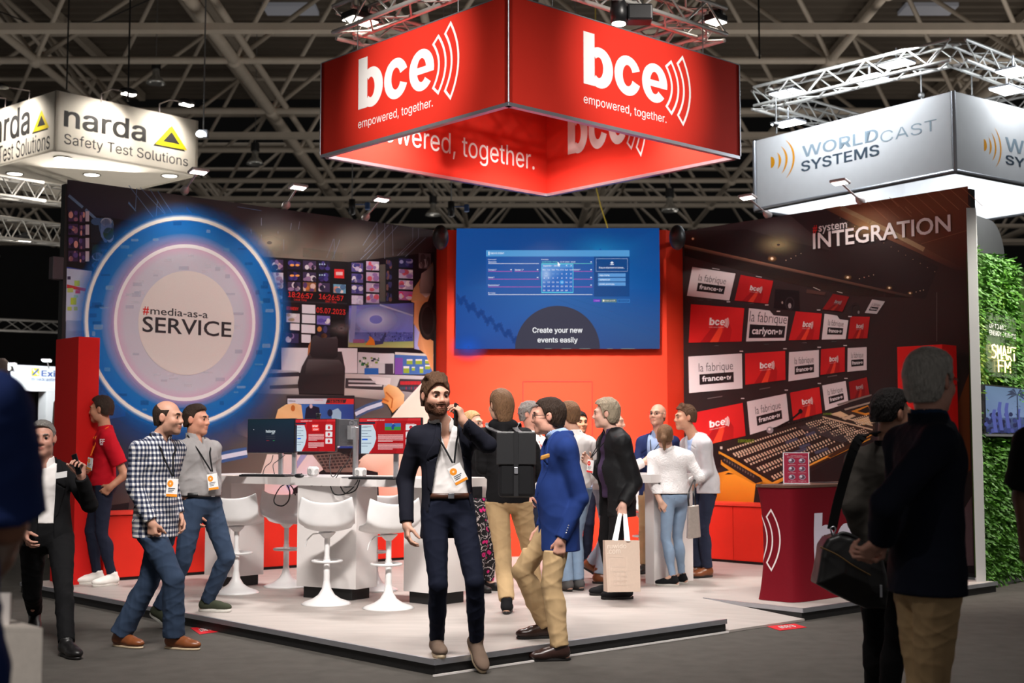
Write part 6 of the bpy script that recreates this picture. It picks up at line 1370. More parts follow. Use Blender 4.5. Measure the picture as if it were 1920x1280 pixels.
# ------------------------------------------------------------------ sculpting by distance fields (people, clothes, soft things)
def V3(p): return np.array([p[0], p[1], p[2]], dtype=np.float64)
def nrm(v): v = np.asarray(v, float); return v / max(1e-9, np.linalg.norm(v))
class Field:
    def __init__(s, lo, hi, h):
        s.lo = np.asarray(lo, float) - 3 * h; s.h = h; s.n = np.ceil((np.asarray(hi, float) + 3 * h - s.lo) / h).astype(int) + 1
        s.F = np.full(tuple(s.n), 0.15, np.float32); s.ax = [(s.lo[i] + h * np.arange(s.n[i])).astype(np.float32) for i in range(3)]
    def win(s, lo, hi):
        a = np.clip(np.floor((np.asarray(lo) - s.lo) / s.h).astype(int), 0, s.n); b = np.clip(np.ceil((np.asarray(hi) - s.lo) / s.h).astype(int) + 1, 0, s.n)
        if (b <= a).any(): return None
        sl = tuple(slice(a[i], b[i]) for i in range(3))
        return sl, s.ax[0][sl[0]][:, None, None], s.ax[1][sl[1]][None, :, None], s.ax[2][sl[2]][None, None, :]
    def put(s, d, sl, k, op):
        F = s.F[sl]
        if op == 'u':
            if k > 0:
                hh = np.clip(0.5 + 0.5 * (F - d) / k, 0, 1); s.F[sl] = F + (d - F) * hh - k * hh * (1 - hh)
            else: s.F[sl] = np.minimum(F, d)
        else:
            d = -d
            if k > 0:
                hh = np.clip(0.5 - 0.5 * (F - d) / k, 0, 1); s.F[sl] = F + (d - F) * hh + k * hh * (1 - hh)
            else: s.F[sl] = np.maximum(F, d)
    def cone(s, a, b, ra, rb, k=0.02, flat=None, op='u', cut=None):
        a, b = V3(a), V3(b); m = max(ra, rb) * (1.0 if not flat else max(1, flat[1])) + k + 3 * s.h
        w = s.win(np.minimum(a, b) - m, np.maximum(a, b) + m)
        if w is None: return s
        sl, x, y, z = w; ba = b - a; bb = float(ba @ ba) + 1e-12
        px, py, pz = x - a[0], y - a[1], z - a[2]
        t = np.clip((px * ba[0] + py * ba[1] + pz * ba[2]) / bb, 0, 1)
        qx, qy, qz = px - t * ba[0], py - t * ba[1], pz - t * ba[2]; r = ra + (rb - ra) * t
        q2 = qx * qx + qy * qy + qz * qz
        if flat:
            ax, f = nrm(flat[0]), flat[1]; qa = qx * ax[0] + qy * ax[1] + qz * ax[2]; q2 = q2 + qa * qa * (1 / f ** 2 - 1); d = (np.sqrt(np.maximum(q2, 0)) - r) * min(1, f)
        else: d = np.sqrt(q2) - r
        if cut == 'b': L = math.sqrt(bb); d = np.maximum(d, (px * ba[0] + py * ba[1] + pz * ba[2]) / L - L)
        s.put(d, sl, k, op); return s
    def ell(s, c, rad, axes, k=0.02, op='u'):
        c = V3(c); m = max(rad) + k + 3 * s.h; w = s.win(c - m, c + m)
        if w is None: return s
        sl, x, y, z = w; px, py, pz = x - c[0], y - c[1], z - c[2]; k0 = 0; k1 = 0
        for i in range(3):
            a = axes[i]; q = (px * a[0] + py * a[1] + pz * a[2]) / rad[i]; k0 = k0 + q * q; k1 = k1 + (q / rad[i]) ** 2
        k0 = np.sqrt(k0); d = k0 * (k0 - 1) / np.maximum(np.sqrt(k1), 1e-6)
        s.put(d, sl, k, op); return s
    def xyz(s): return s.ax[0][:, None, None], s.ax[1][None, :, None], s.ax[2][None, None, :]
    def clip(s, fn, k=0.0):
        d = fn(*s.xyz())
        if k > 0:
            hh = np.clip(0.5 - 0.5 * (s.F - d) / k, 0, 1); s.F = (s.F + (d - s.F) * hh + k * hh * (1 - hh)).astype(np.float32)
        else: s.F = np.maximum(s.F, d).astype(np.float32)
        return s
    def ripple(s, amp, freq, seed=0, zscale=1.0):
        r = np.random.default_rng(seed); x, y, z = s.xyz(); n = 0
        for i in range(4):
            k = r.normal(size=3); k = k / np.linalg.norm(k) * freq * r.uniform(.6, 1.5); k[2] *= zscale; k2 = r.normal(size=3) * freq * .35; ph = r.uniform(0, 6, 2)
            n = n + (1 - np.abs(np.sin(.6 * (k[0] * x + k[1] * y + k[2] * z) + ph[0] + 1.6 * np.sin(k2[0] * x + k2[1] * y + k2[2] * z + ph[1])))) ** 2.2 - .3
        s.F = (s.F - amp * n * 0.5).astype(np.float32); return s
    def copy(s):
        o = object.__new__(Field); o.lo, o.h, o.n, o.ax = s.lo, s.h, s.n, s.ax; o.F = s.F.copy(); return o
    def mesh(s):
        F = s.F; I = F < 0
        I[0] = I[-1] = False; I[:, 0] = I[:, -1] = False; I[:, :, 0] = I[:, :, -1] = False
        F = np.where(I, F, np.maximum(F, 1e-5))
        c = np.zeros(tuple(s.n - 1), np.int8); nx, ny, nz = s.n
        corners = [(i, j, k) for i in (0, 1) for j in (0, 1) for k in (0, 1)]
        for i, j, k in corners: c += I[i:nx - 1 + i, j:ny - 1 + j, k:nz - 1 + k]
        act = np.argwhere((c > 0) & (c < 8)); 
        if len(act) == 0: return None
        acc = np.zeros((len(act), 3)); cnt = np.zeros(len(act)); val = {}
        for q in corners: val[q] = F[act[:, 0] + q[0], act[:, 1] + q[1], act[:, 2] + q[2]].astype(np.float64)
        for a in corners:
            for d in range(3):
                if a[d] == 0:
                    b = list(a); b[d] = 1; b = tuple(b); va, vb = val[a], val[b]; cr = (va < 0) != (vb < 0)
                    t = np.where(cr, va / np.where(va == vb, 1, va - vb), 0); p = np.tile(np.array(a, float), (len(act), 1)); p[:, d] = t
                    acc[cr] += p[cr]; cnt[cr] += 1
        vs = (act + acc / cnt[:, None]) * s.h + s.lo
        idm = np.full(tuple(s.n - 1), -1, np.int32); idm[act[:, 0], act[:, 1], act[:, 2]] = np.arange(len(act)); fs = []
        for d in range(3):
            o = [(0, 1), (1, 2), (2, 0)]; u, v = [(1, 2), (2, 0), (0, 1)][d]
            sl0 = [slice(1, -1)] * 3; sl0[d] = slice(0, -1); sl1 = [slice(1, -1)] * 3; sl1[d] = slice(1, None)
            A, B = I[tuple(sl0)], I[tuple(sl1)]; e = np.argwhere(A != B); off = np.array([1, 1, 1]); off[d] = 0; e = e + off
            inside = I[e[:, 0], e[:, 1], e[:, 2]]
            def at(du, dv):
                w = e.copy(); w[:, u] += du; w[:, v] += dv; w = np.minimum(w, s.n - 2); return idm[w[:, 0], w[:, 1], w[:, 2]]
            q = np.stack([at(-1, -1), at(0, -1), at(0, 0), at(-1, 0)], 1); q[~inside] = q[~inside][:, ::-1]; fs.append(q)
        fs = np.concatenate(fs); fs = fs[(fs >= 0).all(1)]
        return vs, fs
def link_mesh(name, vs, fs, m, parent, cols=None):
    me = bpy.data.meshes.new(name); me.vertices.add(len(vs)); me.vertices.foreach_set('co', np.asarray(vs, np.float32).ravel())
    me.loops.add(len(fs) * 4); me.loops.foreach_set('vertex_index', fs.astype(np.int32).ravel()); me.polygons.add(len(fs))
    me.polygons.foreach_set('loop_start', np.arange(0, len(fs) * 4, 4, dtype=np.int32))
    me.polygons.foreach_set('use_smooth', np.ones(len(fs), bool)); me.update(calc_edges=True)
    if cols is not None:
        ca = me.color_attributes.new('Col', 'FLOAT_COLOR', 'POINT'); ca.data.foreach_set('color', np.concatenate([cols, np.ones((len(cols), 1))], 1).astype(np.float32).ravel())
    me.materials.append(m); o = bpy.data.objects.new(name, me); COL.objects.link(o)
    if parent: o.parent = parent
    return o
def field_obj(name, f, m, parent, colfn=None):
    r = f.mesh()
    if r is None: return None
    return link_mesh(name, r[0], r[1], m, parent, colfn(r[0]) if colfn else None)

# ------------------------------------------------------------------ cloth materials
def cloth(name, c, rough=0.85, bump=0.15, var=0.08, bscale=500, **k): return mat(name, rgb(*c), rough=rough, var=var, scale=9, bump=bump, bscale=bscale, spec=0.15, **k)
M_skin = mat('skin', attr='Col', rough=0.5, var=0.05, scale=60, bump=0.05, bscale=300, spec=0.35)
def hair_mat(name, c, c2=None):
    return mat(name, rgb(*c), rough=0.6, var=0.35, scale=120, stretch=(1, 1, .22), bump=1.0, bscale=190, spec=0.25)
def check_mat():
    m = bpy.data.materials.new('checked_cotton'); m.use_nodes = True; nt = m.node_tree; n = nt.nodes; l = nt.links; b = n['Principled BSDF']; b.inputs['Roughness'].default_value = .85; b.inputs['Specular IOR Level'].default_value = .15
    tc = n.new('ShaderNodeTexCoord'); sp = n.new('ShaderNodeSeparateXYZ'); l.new(tc.outputs['Object'], sp.inputs[0]); outs = []
    def stripe(sock, f):
        a = n.new('ShaderNodeMath'); a.operation = 'MULTIPLY'; l.new(sock, a.inputs[0]); a.inputs[1].default_value = f
        c = n.new('ShaderNodeMath'); c.operation = 'FRACT'; l.new(a.outputs[0], c.inputs[0]); d = n.new('ShaderNodeMath'); d.operation = 'LESS_THAN'; l.new(c.outputs[0], d.inputs[0]); d.inputs[1].default_value = .52; return d.outputs[0]
    ad = n.new('ShaderNodeMath'); l.new(sp.outputs[0], ad.inputs[0]); l.new(sp.outputs[1], ad.inputs[1]); s1 = stripe(ad.outputs[0], 25); s2 = stripe(sp.outputs[2], 27)
    sm = n.new('ShaderNodeMath'); l.new(s1, sm.inputs[0]); l.new(s2, sm.inputs[1]); dv = n.new('ShaderNodeMath'); dv.operation = 'MULTIPLY'; l.new(sm.outputs[0], dv.inputs[0]); dv.inputs[1].default_value = .5
    r = n.new('ShaderNodeValToRGB'); r.color_ramp.interpolation = 'CONSTANT'; e = r.color_ramp.elements; e[0].color = (*rgb(226, 222, 218), 1); e[1].position = .75; e[1].color = (*rgb(34, 40, 62), 1); x = e.new(.3); x.color = (*rgb(116, 120, 136), 1)
    l.new(dv.outputs[0], r.inputs[0]); l.new(r.outputs[0], b.inputs['Base Color']); return m
def floral_mat():
    m = bpy.data.materials.new('floral_cloth'); m.use_nodes = True; nt = m.node_tree; n = nt.nodes; l = nt.links; b = n['Principled BSDF']; b.inputs['Roughness'].default_value = .8
    tc = n.new('ShaderNodeTexCoord'); v = n.new('ShaderNodeTexVoronoi'); v.inputs['Scale'].default_value = 13; l.new(tc.outputs['Object'], v.inputs[0])
    nz = n.new('ShaderNodeTexNoise'); nz.inputs['Scale'].default_value = 40; l.new(tc.outputs['Object'], nz.inputs[0]); ad = n.new('ShaderNodeMath'); ad.operation = 'MULTIPLY_ADD'; l.new(nz.outputs['Fac'], ad.inputs[0]); ad.inputs[1].default_value = .5; l.new(v.outputs['Distance'], ad.inputs[2])
    r = n.new('ShaderNodeValToRGB'); r.color_ramp.interpolation = 'CONSTANT'; e = r.color_ramp.elements; e[0].color = (*rgb(70, 10, 40), 1); e[1].position = .30; e[1].color = (*rgb(214, 30, 120), 1); x = e.new(.53); x.color = (*rgb(18, 14, 18), 1); y = e.new(.80); y.color = (*rgb(220, 210, 210), 1); z = e.new(.86); z.color = (*rgb(18, 14, 18), 1)
    l.new(ad.outputs[0], r.inputs[0]); l.new(r.outputs[0], b.inputs['Base Color']); return m
M_eye = mat('eye', attr='Col', rough=.12, var=0)
M_sole_w = mat('shoe_sole_white', rgb(225, 222, 215), rough=.6); M_sole_d = mat('shoe_sole_dark', rgb(24, 22, 22), rough=.6); M_sole_c = mat('shoe_sole_cream', rgb(214, 192, 160), rough=.65)

def ik(a, c, l1, l2, pole):
    a, c = V3(a), V3(c); d = c - a; L = np.linalg.norm(d)
    if L > (l1 + l2) * .999: f = L / ((l1 + l2) * .999); l1 *= f; l2 *= f
    u = d / L; x = (l1 * l1 - l2 * l2 + L * L) / (2 * L); y = math.sqrt(max(0, l1 * l1 - x * x)); p = V3(pole); p = nrm(p - u * (p @ u)); return a + u * x + p * y

class Person:
    def __init__(s, label, D, pel, neck, head, feet, arms, A=0, Ap=None, Ah=None, hp=0, roll=0, s_=1.0, hair=None, skin=(205, 160, 135), bw=1.0, belly=0.0, vox=0.0062, face=True, stubble=0.0, female=False, legpole=None, hs=1.0, shd=0.0):
        auto = all(t[1] < 1270 for t in feet.values())
        if auto:
            Dn = sum(PZ(t[0], t[1], t[2]).y for t in feet.values()) / 2; s_ *= (Dn / D); D = Dn
        s.s = s_; s.D = D; Ap = A if Ap is None else Ap; Ah = A if Ah is None else Ah
        w = lambda t: V3(P(t[0], t[1], D + (t[2] if len(t) > 2 else 0)))
        s.root = thing('person', label, 'person', (w(pel)[0], w(pel)[1], 0)); s.o = V3(s.root.location); s.vox = vox; s.skin = skin; s.bw = bw; s.belly = belly; s.female = female
        s.w = lambda t: w(t) - s.o
        fw = lambda a: np.array([math.sin(R(a)), -math.cos(R(a)), 0]); rg = lambda a: np.array([-math.cos(R(a)), -math.sin(R(a)), 0]); s.up = np.array([0, 0, 1.0])
        s.f, s.r, s.fp, s.rp = fw(A), rg(A), fw(Ap), rg(Ap); s.fw = fw
        s.pel = s.w(pel); s.nk = s.w(neck); s.hc = s.w(head); k = s_
        s.spine = nrm(s.nk - s.pel); sl = np.linalg.norm(s.nk - s.pel); s.wst = s.pel + s.spine * sl * .28; s.chs = s.pel + s.spine * sl * .68
        s.sh = {q: s.nk + s.r * (g * .170 * k * bw) - s.spine * .078 * k + s.f * shd * k for q, g in (('R', 1), ('L', -1))}
        s.hip = {q: s.pel + s.rp * (g * .09 * k) - s.up * .03 * k for q, g in (('R', 1), ('L', -1))}
        gz = []
        for q in 'RL':
            t = feet[q]; g = V3(PZ(t[0], t[1], t[2])) - s.o; hz = np.hypot(*(g - s.hip[q])[:2]); gz.append(g[2] + .09 * k + math.sqrt(max(.01, (.988 * .855 * k) ** 2 - min(hz, .6) ** 2)) + .03 * k + (.06 if len(t) > 4 else 0))
        want = min(gz)
        if auto:
            dz = want - s.pel[2]; s.pel = s.pel + s.up * dz; s.hip = {q: v + s.up * dz for q, v in s.hip.items()}
            sl = np.linalg.norm(s.nk - s.pel); s.spine = nrm(s.nk - s.pel); s.wst = s.pel + s.spine * sl * .28; s.chs = s.pel + s.spine * sl * .68
            print('PERSON', label[:40], 's=%.2f' % k, 'dz=%.2f' % dz, 'torso=%.2f' % (sl / k), 'neck-head=%.2f' % (np.linalg.norm(s.hc - s.nk) / k))
        # head frame
        hf = fw(Ah); hr = rg(Ah); cp, sp = math.cos(R(hp)), math.sin(R(hp)); s.hf = hf * cp + s.up * sp; s.hu = s.up * cp - hf * sp; s.hr = hr
        if roll: cr, sr = math.cos(R(roll)), math.sin(R(roll)); s.hr, s.hu = s.hr * cr + s.hu * sr, s.hu * cr - s.hr * sr
        s.hk = k * 1.03 * hs
        s.foot = {}; s.ank = {}; s.kne = {}
        for q in 'RL':
            t = feet[q]; g = V3(PZ(t[0], t[1], t[2])) - s.o; toe = len(t) > 5; a = t[3]; pit = t[4] if len(t) > 4 else 0
            f_ = fw(a); f2 = f_ * math.cos(R(pit)) + s.up * math.sin(R(pit)); u2 = s.up * math.cos(R(pit)) - f_ * math.sin(R(pit)); r2 = rg(a)
            if toe: g = g - f2 * .2 * k
            elif pit < 0: g = g + s.up * (.19 * k * math.sin(R(-pit)))
            s.foot[q] = (g, f2, u2, r2); s.ank[q] = g + u2 * .09 * k
            s.kne[q] = ik(s.hip[q], s.ank[q], .44 * k, .415 * k, (fw(legpole[q]) if legpole and q in legpole else s.fp * .8 + f_ * .4))
        s.elb = {}; s.wr = {}; s.hand = {}
        for q in 'RL':
            t = arms.get(q)
            if t is None: e = s.sh[q] + s.r * (.05 if q == 'R' else -.05) * k - s.up * .28 * k - s.f * .02; wv = e - s.up * .25 * k + s.f * .06; s.elb[q], s.wr[q], s.hand[q] = e, wv, {}
            else: s.elb[q] = s.w(t[0]); s.wr[q] = s.w(t[1]); s.hand[q] = t[2] if len(t) > 2 else {}
        s.face = face; s.stubble = stubble; s.body()
        if hair: s.do_hair(**hair)
    def hl(s, x, y, z): return s.hc + (s.hr * x + s.hf * y + s.hu * z) * s.hk
    def head_to(s, F, grow=0.0, full=True):
        k = s.hk; g = grow; ax = (s.hr, s.hf, s.hu); E = lambda c, r, kk=.02: F.ell(s.hl(*c), [(q + g) * k for q in r], ax, kk * k)
        C = lambda a, b, ra, rb, kk=.015: F.cone(s.hl(*a), s.hl(*b), (ra + g) * k, (rb + g) * k, kk * k)
        E((0, -.014, .032), (.075, .096, .086)); E((0, .03, -.03), (.060, .066, .085), .03)
        if not full: return
        E((0, .072, -.098), (.026, .02, .02), .035)
        for sx in (-1, 1):
            E((sx * .045, .012, -.07), (.018, .035, .03), .035); E((sx * .042, .062, -.028), (.02, .022, .02), .03); C((sx * .012, .088, .026), (sx * .044, .076, .026), .011, .010, .02)
            F.ell(s.hl(sx * .033, .094, .003), [.016 * k, .014 * k, .012 * k], ax, .016 * k, 's')
            E((sx * .033, .0785, .003), (.0155, .0125, .0135), .004); F.ell(s.hl(sx * .033, .097, .002), [.0125 * k, .012 * k, .0058 * k], ax, .003 * k, 's')
            F.ell(s.hl(sx * .077, -.008, -.002), [.011 * k, .02 * k, .031 * k], (nrm(s.hr + s.hf * .35 * sx), nrm(s.hf - s.hr * .35 * sx), s.hu), .008 * k); F.ell(s.hl(sx * .088, .002, 0), [.005 * k, .010 * k, .018 * k], ax, .006 * k, 's')
            E((sx * .013, .095, -.034), (.0085, .010, .0075), .012)
        C((0, .088, .018), (0, .106, -.026), .0075, .011, .016); E((0, .106, -.029), (.0115, .010, .009), .01)
        E((0, .091, -.058), (.024, .011, .006), .008); E((0, .089, -.070), (.021, .011, .007), .008); F.ell(s.hl(0, .103, -.064), [.019 * k, .0035 * k, .0014 * k], ax, .004 * k, 's')
    def hand_to(s, F, q):
        k = s.s * (.92 if s.female else 1.0); o = s.hand[q]; w = s.wr[q]; fo = nrm(w - s.elb[q]); d = nrm(o['d']) if 'd' in o else fo
        n = o.get('n'); n = nrm(n) if n is not None else nrm(-s.r * (1 if q == 'R' else -1)); n = nrm(n - d * (n @ d)); a = np.cross(d, n); th = a if q == 'R' else -a
        cu = o.get('curl', .35); F.cone(w - fo * .03, w + d * .02 * k, .028 * k, .029 * k, .015)
        for i, (of, L, r) in enumerate(((.031, .9, .0092), (.011, 1.0, .0096), (-.010, .95, .0092), (-.030, .76, .008))):
            c = cu[i] if isinstance(cu, (list, tuple)) else min(1, cu * (1 + .08 * i)); K = w + d * (.088 - .006 * abs(i - 1)) * k + th * of * k; F.cone(w + d * .015 * k + th * of * .6 * k, K, .014 * k, .0125 * k, .014 * k); p = K; ang = 0
            sp = o.get('spread', .06) * (1.2 - i * .8)
            for seg, (l_, bend) in enumerate(((.044, 78), (.027, 88), (.021, 55))):
                ang += R(bend) * c; dd = nrm((d + th * sp) * math.cos(ang) + n * math.sin(ang)); p2 = p + dd * l_ * L * k; F.cone(p, p2, r * (1 - .07 * seg) * k, r * (.93 - .09 * seg) * k, .004); p = p2
        tb_ = w + d * .022 * k + th * .024 * k + n * .006; tc = o.get('thumb', .35); t1 = nrm(d * .75 + th * .62 + n * (.2 + tc)); t2 = nrm(d * .9 + th * (.35 - tc * .5) + n * (.25 + tc)); p1 = tb_ + t1 * .045 * k; p2 = p1 + t2 * .034 * k; p3 = p2 + nrm(t2 + n * tc * .4) * .026 * k
        F.cone(tb_, p1, .016 * k, .012 * k, .014); F.cone(p1, p2, .0115 * k, .0102 * k, .005); F.cone(p2, p3, .0102 * k, .0085 * k, .005)
        s.hand[q]['palm'] = w + d * .07 * k + n * .02 * k; s.hand[q]['frame'] = (d, n, th)
    def body(s):
        k = s.s; pts = [s.hc + s.up * .14, s.hc - s.up * .14, s.pel] + [v for D_ in (s.sh, s.elb, s.hip, s.kne, s.ank) for v in D_.values()] + [s.wr[q] + e for q in 'RL' for e in (np.full(3, .15), np.full(3, -.15))] + [s.foot[q][0] + s.foot[q][1] * .2 for q in 'RL']
        pts += [s.hc + s.hf * .13, s.hc - s.hf * .12, s.hc + s.hr * .1, s.hc - s.hr * .1]
        lo, hi = np.min(pts, 0) - .12, np.max(pts, 0) + .12; lo[2] = min(a[2] for a in (s.foot['R'][0], s.foot['L'][0])) - .05; F = Field(lo, hi, s.vox)
        C = F.cone; fl = (s.f, .70)
        C(s.pel - s.rp * .05 * k, s.pel + s.rp * .05 * k, .085 * k, .085 * k, .03, (s.fp, .85)); C(s.pel, s.wst, .10 * k, .095 * k, .03, fl); C(s.wst, s.chs, .095 * k, .11 * k, .03, fl); C(s.chs - s.r * .04, s.chs + s.r * .04, .095 * k, .095 * k, .03, fl)
        for q in 'RL':
            C(s.nk - s.up * .03 * k, s.sh[q], .045 * k, .038 * k, .03); C(s.sh[q], s.elb[q], .042 * k, .038 * k, .02); C(s.elb[q], s.wr[q], .041 * k, .027 * k, .015)
            C(s.hip[q], s.kne[q], .06 * k, .042 * k, .03); C(s.kne[q], s.ank[q], .041 * k, .032 * k, .02)
            m = s.kne[q] * .65 + s.ank[q] * .35 - s.fp * .015; F.ell(m, [.042 * k, .042 * k, .09 * k], (s.rp, s.fp, s.up), .03)
            g, f2, u2, r2 = s.foot[q]; C(s.ank[q], g + f2 * .13 * k + u2 * .03 * k, .034 * k, .028 * k, .02); C(g - f2 * .035 * k + u2 * .035 * k, g + f2 * .1 * k + u2 * .03 * k, .03 * k, .03 * k, .02)
        C(s.nk - s.up * .02 * k, s.hl(0, -.02, -.07), .062 * k * (.85 if s.female else 1), .054 * k * (.85 if s.female else 1), .025); s.head_to(F)
        for q in 'RL': s.hand_to(F, q)
        def col(v):
            base = np.array(rgb(*s.skin)); c = np.tile(base, (len(v), 1)); h = (v - s.hc) / s.hk; x, y, z = h @ s.hr, h @ s.hf, h @ s.hu
            def mix(mask, cc, a): c[:] = c * (1 - (mask * a)[:, None]) + np.array(cc) * (mask * a)[:, None]
            g = lambda cx, cy, cz, r: np.exp(-(((np.abs(x) - cx) / r[0]) ** 2 + ((y - cy) / r[1]) ** 2 + ((z - cz) / r[2]) ** 2))
            mix(g(.045, .065, -.03, (.022, .03, .02)), base * [1.05, .78, .75], .5); mix(g(0, .115, -.03, (.015, .015, .012)), base * [1.05, .75, .72], .5); mix(g(.08, 0, 0, (.015, .03, .03)), base * [1.05, .72, .68], .5)
            if s.stubble: mix(((z < -.035) & (z > -.14) & (y > -.005)).astype(float) * np.clip((-.03 - z) / .03, 0, 1), np.array(rgb(70, 52, 44)), s.stubble); mix(((z < -.04) & (z > -.052) & (y > .08)).astype(float), np.array(rgb(70, 52, 44)), s.stubble)
            mix(np.exp(-((x / .022) ** 4 + ((z + .064) / .010) ** 4)) * (y > .07), base * [.80, .45, .45], .75)
            mix(g(.033, .085, -.004, (.02, .02, .014)), base * [.8, .68, .66], .35)
            return c
        s.field = F; field_obj('body', F, M_skin, s.root, col)
        if s.face: s.eyes()
    def eyes(s):
        k = s.hk
        for sx in (-1, 1):
            c = s.hl(sx * .033, .0808, .003); mb = MB(); nu, nv = 14, 10; vs = []; cs = []; r = .0118 * k
            for i in range(nv + 1):
                th = math.pi * i / nv
                for j in range(nu):
                    a = 2 * math.pi * j / nu; vs.append(Vector(c + (s.hf * math.cos(th) + (s.hr * math.cos(a) + s.hu * math.sin(a)) * math.sin(th)) * r)); cs.append((.012, .010, .01, 1) if i <= 2 else ((.06, .05, .042, 1) if i <= 3 else (.22, .19, .175, 1)))
            fs = [(i * nu + j, i * nu + (j + 1) % nu, (i + 1) * nu + (j + 1) % nu, (i + 1) * nu + j) for i in range(nv) for j in range(nu)]
            mb.add([v + Vector(s.o) for v in vs], fs, True, cs); mb.build('eye', M_eye, s.root)
            mb = MB(); pts = [Vector(s.hl(sx * (.033 + dx), .0835 - dx * dx * 10, .003 + dz) + s.o) for dx, dz in ((-.016, .004), (-.007, .0105), (.003, .0115), (.015, .006))]; mb.tube(pts, .0028 * k, 6); mb.build('eyelid', s.lid, s.root) if hasattr(s, 'lid') else mb.build('eyelid', mat('eyelid_%d' % int(s.skin[0]), tuple(v * .5 for v in rgb(*s.skin)), rough=.6), s.root)
    def brows(s, m, th=.0045):
        for sx in (-1, 1):
            mb = MB(); pts = [Vector(s.hl(sx * x, y, z) + s.o) for x, y, z in ((.014, .0975, .022), (.026, .0965, .028), (.04, .090, .029), (.052, .078, .023))]; mb.tube(pts, [th * s.hk * q for q in (.9, 1.1, .9, .4)], 6); mb.build('eyebrow', m, s.root)
    def do_hair(s, m, style='short', thick=.012, top=.0, nape=-.08, front=.086, side=-.02, noise=.004, freq=90, brows=True, bangs=0.0, bald=None, brow_m=None):
        k = s.hk; F = Field(s.hc - .24 * k, s.hc + .24 * k, min(s.vox, .0052)); ax = (s.hr, s.hf, s.hu)
        F.ell(s.hl(0, -.014, .032), [(.075 + thick) * k, (.096 + thick) * k, (.086 + thick + top) * k], ax, .0); F.ell(s.hl(0, -.045, -.03), [(.062 + thick) * k, (.05 + thick) * k, (.07 + thick) * k], ax, .03)
        if top: F.ell(s.hl(.01, .035, .085), [.055 * k, .05 * k, (.03 + top) * k], ax, .03)
        F.ripple(noise, freq, 5, .5)
        x, y, z = F.xyz(); px, py, pz = x - s.hc[0], y - s.hc[1], z - s.hc[2]; dot = lambda a: (px * a[0] + py * a[1] + pz * a[2]) / k
        X, Y, Z = dot(s.hr), dot(s.hf), dot(s.hu)
        yy = [-.15, -.05, -.028, -.005, .012, .03, .045, .062, .082, .12]; zz = [nape, nape + .005, side - .03, side + .012, side, side + .045, .060, front - .008, front, front + .01]; X0 = np.abs(X)
        line = np.interp(Y, yy, zz).astype(np.float32) + np.where(Y > .03, (-.9 * np.maximum(0, np.abs(X - .012) - .022)) if bangs > .5 else .10 * np.maximum(0, X0 - .035), 0); F.F = np.maximum(F.F, (line - Z) * k * .8)
        ear = (((np.abs(X) - .08) / .03) ** 2 + ((Y + .006) / .022) ** 2 + ((Z + .0) / .03) ** 2) ** .5 - 1; F.F = np.maximum(F.F, (-ear * .022 * k)).astype(np.float32)
        if bald is not None: F.F = np.maximum(F.F, (Z - bald - .8 * np.maximum(0, -Y - .02)) * k * .8).astype(np.float32)
        if style == 'pony':
            F.cone(s.hl(0, -.10, .045), s.hl(0, -.135, -.02), .022 * k, .030 * k, .02); F.cone(s.hl(0, -.135, -.02), s.hl(.004, -.125, -.13), .03 * k, .012 * k, .02)
        if style == 'bun': F.ell(s.hl(0, -.10, .06), [.045 * k, .04 * k, .04 * k], ax, .02)
        if style == 'long':
            F.cone(s.hl(0, -.07, .0), s.hl(0, -.075, -.085), .082 * k, .068 * k, .03, (s.hf, .55))
        if bangs:
            for t in range(8):
                x = -.049 + .014 * t; F.cone(s.hl(x * .9, .072 - abs(x) * .4, .092 - (x / .075) ** 2 * .02), s.hl(x * 1.15 + .012, .03, .116 + .008 * (t % 2) + bangs * .02 - (x / .075) ** 2 * .04), .011 * k, .019 * k, .008); F.cone(s.hl(x * 1.15 + .012, .03, .116 + .008 * (t % 2) + bangs * .02 - (x / .075) ** 2 * .04), s.hl(x * 1.25, -.07, .098 - (x / .075) ** 2 * .035), .017 * k, .009 * k, .008)
        r = F.mesh()
        if r is None: return
        link_mesh('hair', r[0], r[1], m, s.root)
        if brows and s.face: s.brows(brow_m or m)
    def beard(s, m, grow=.006):
        k = s.hk; F = Field(s.hc - .2 * k, s.hc + .2 * k, .0045); s.head_to(F, grow); F.ripple(.0016, 180, 8)
        x, y, z = F.xyz(); px, py, pz = x - s.hc[0], y - s.hc[1], z - s.hc[2]; dot = lambda a: (px * a[0] + py * a[1] + pz * a[2]) / k; X, Y, Z = dot(s.hr), dot(s.hf), dot(s.hu)
        lim = np.interp(np.abs(X) + 0 * Y, [0, .02, .035, .06, .08], [-.079, -.076, -.060, -.046, -.03]).astype(np.float32); body_ = np.maximum((Z - lim), np.maximum(-.006 - Y, -.128 - Z))
        mo = np.maximum(np.abs(Z + .0475) - .0055, np.maximum(np.abs(X) - .034, .06 - Y)); side = np.maximum(np.maximum(np.abs(Y - .012) - .012, Z + .0), np.maximum(-.06 - Z, .055 - np.abs(X)))
        reg = np.minimum(np.minimum(body_, mo), side) * k; F.F = np.maximum(F.F, reg * .8).astype(np.float32); field_obj('beard', F, m, s.root)
    # ------------------------------------------------------------ clothes
    def bounds(s, pts, pad): return np.min(pts, 0) - pad, np.max(pts, 0) + pad
    def local(s, F, o):
        x, y, z = F.xyz(); px, py, pz = x - o[0], y - o[1], z - o[2]; return px * s.r[0] + py * s.r[1], px * s.f[0] + py * s.f[1], pz
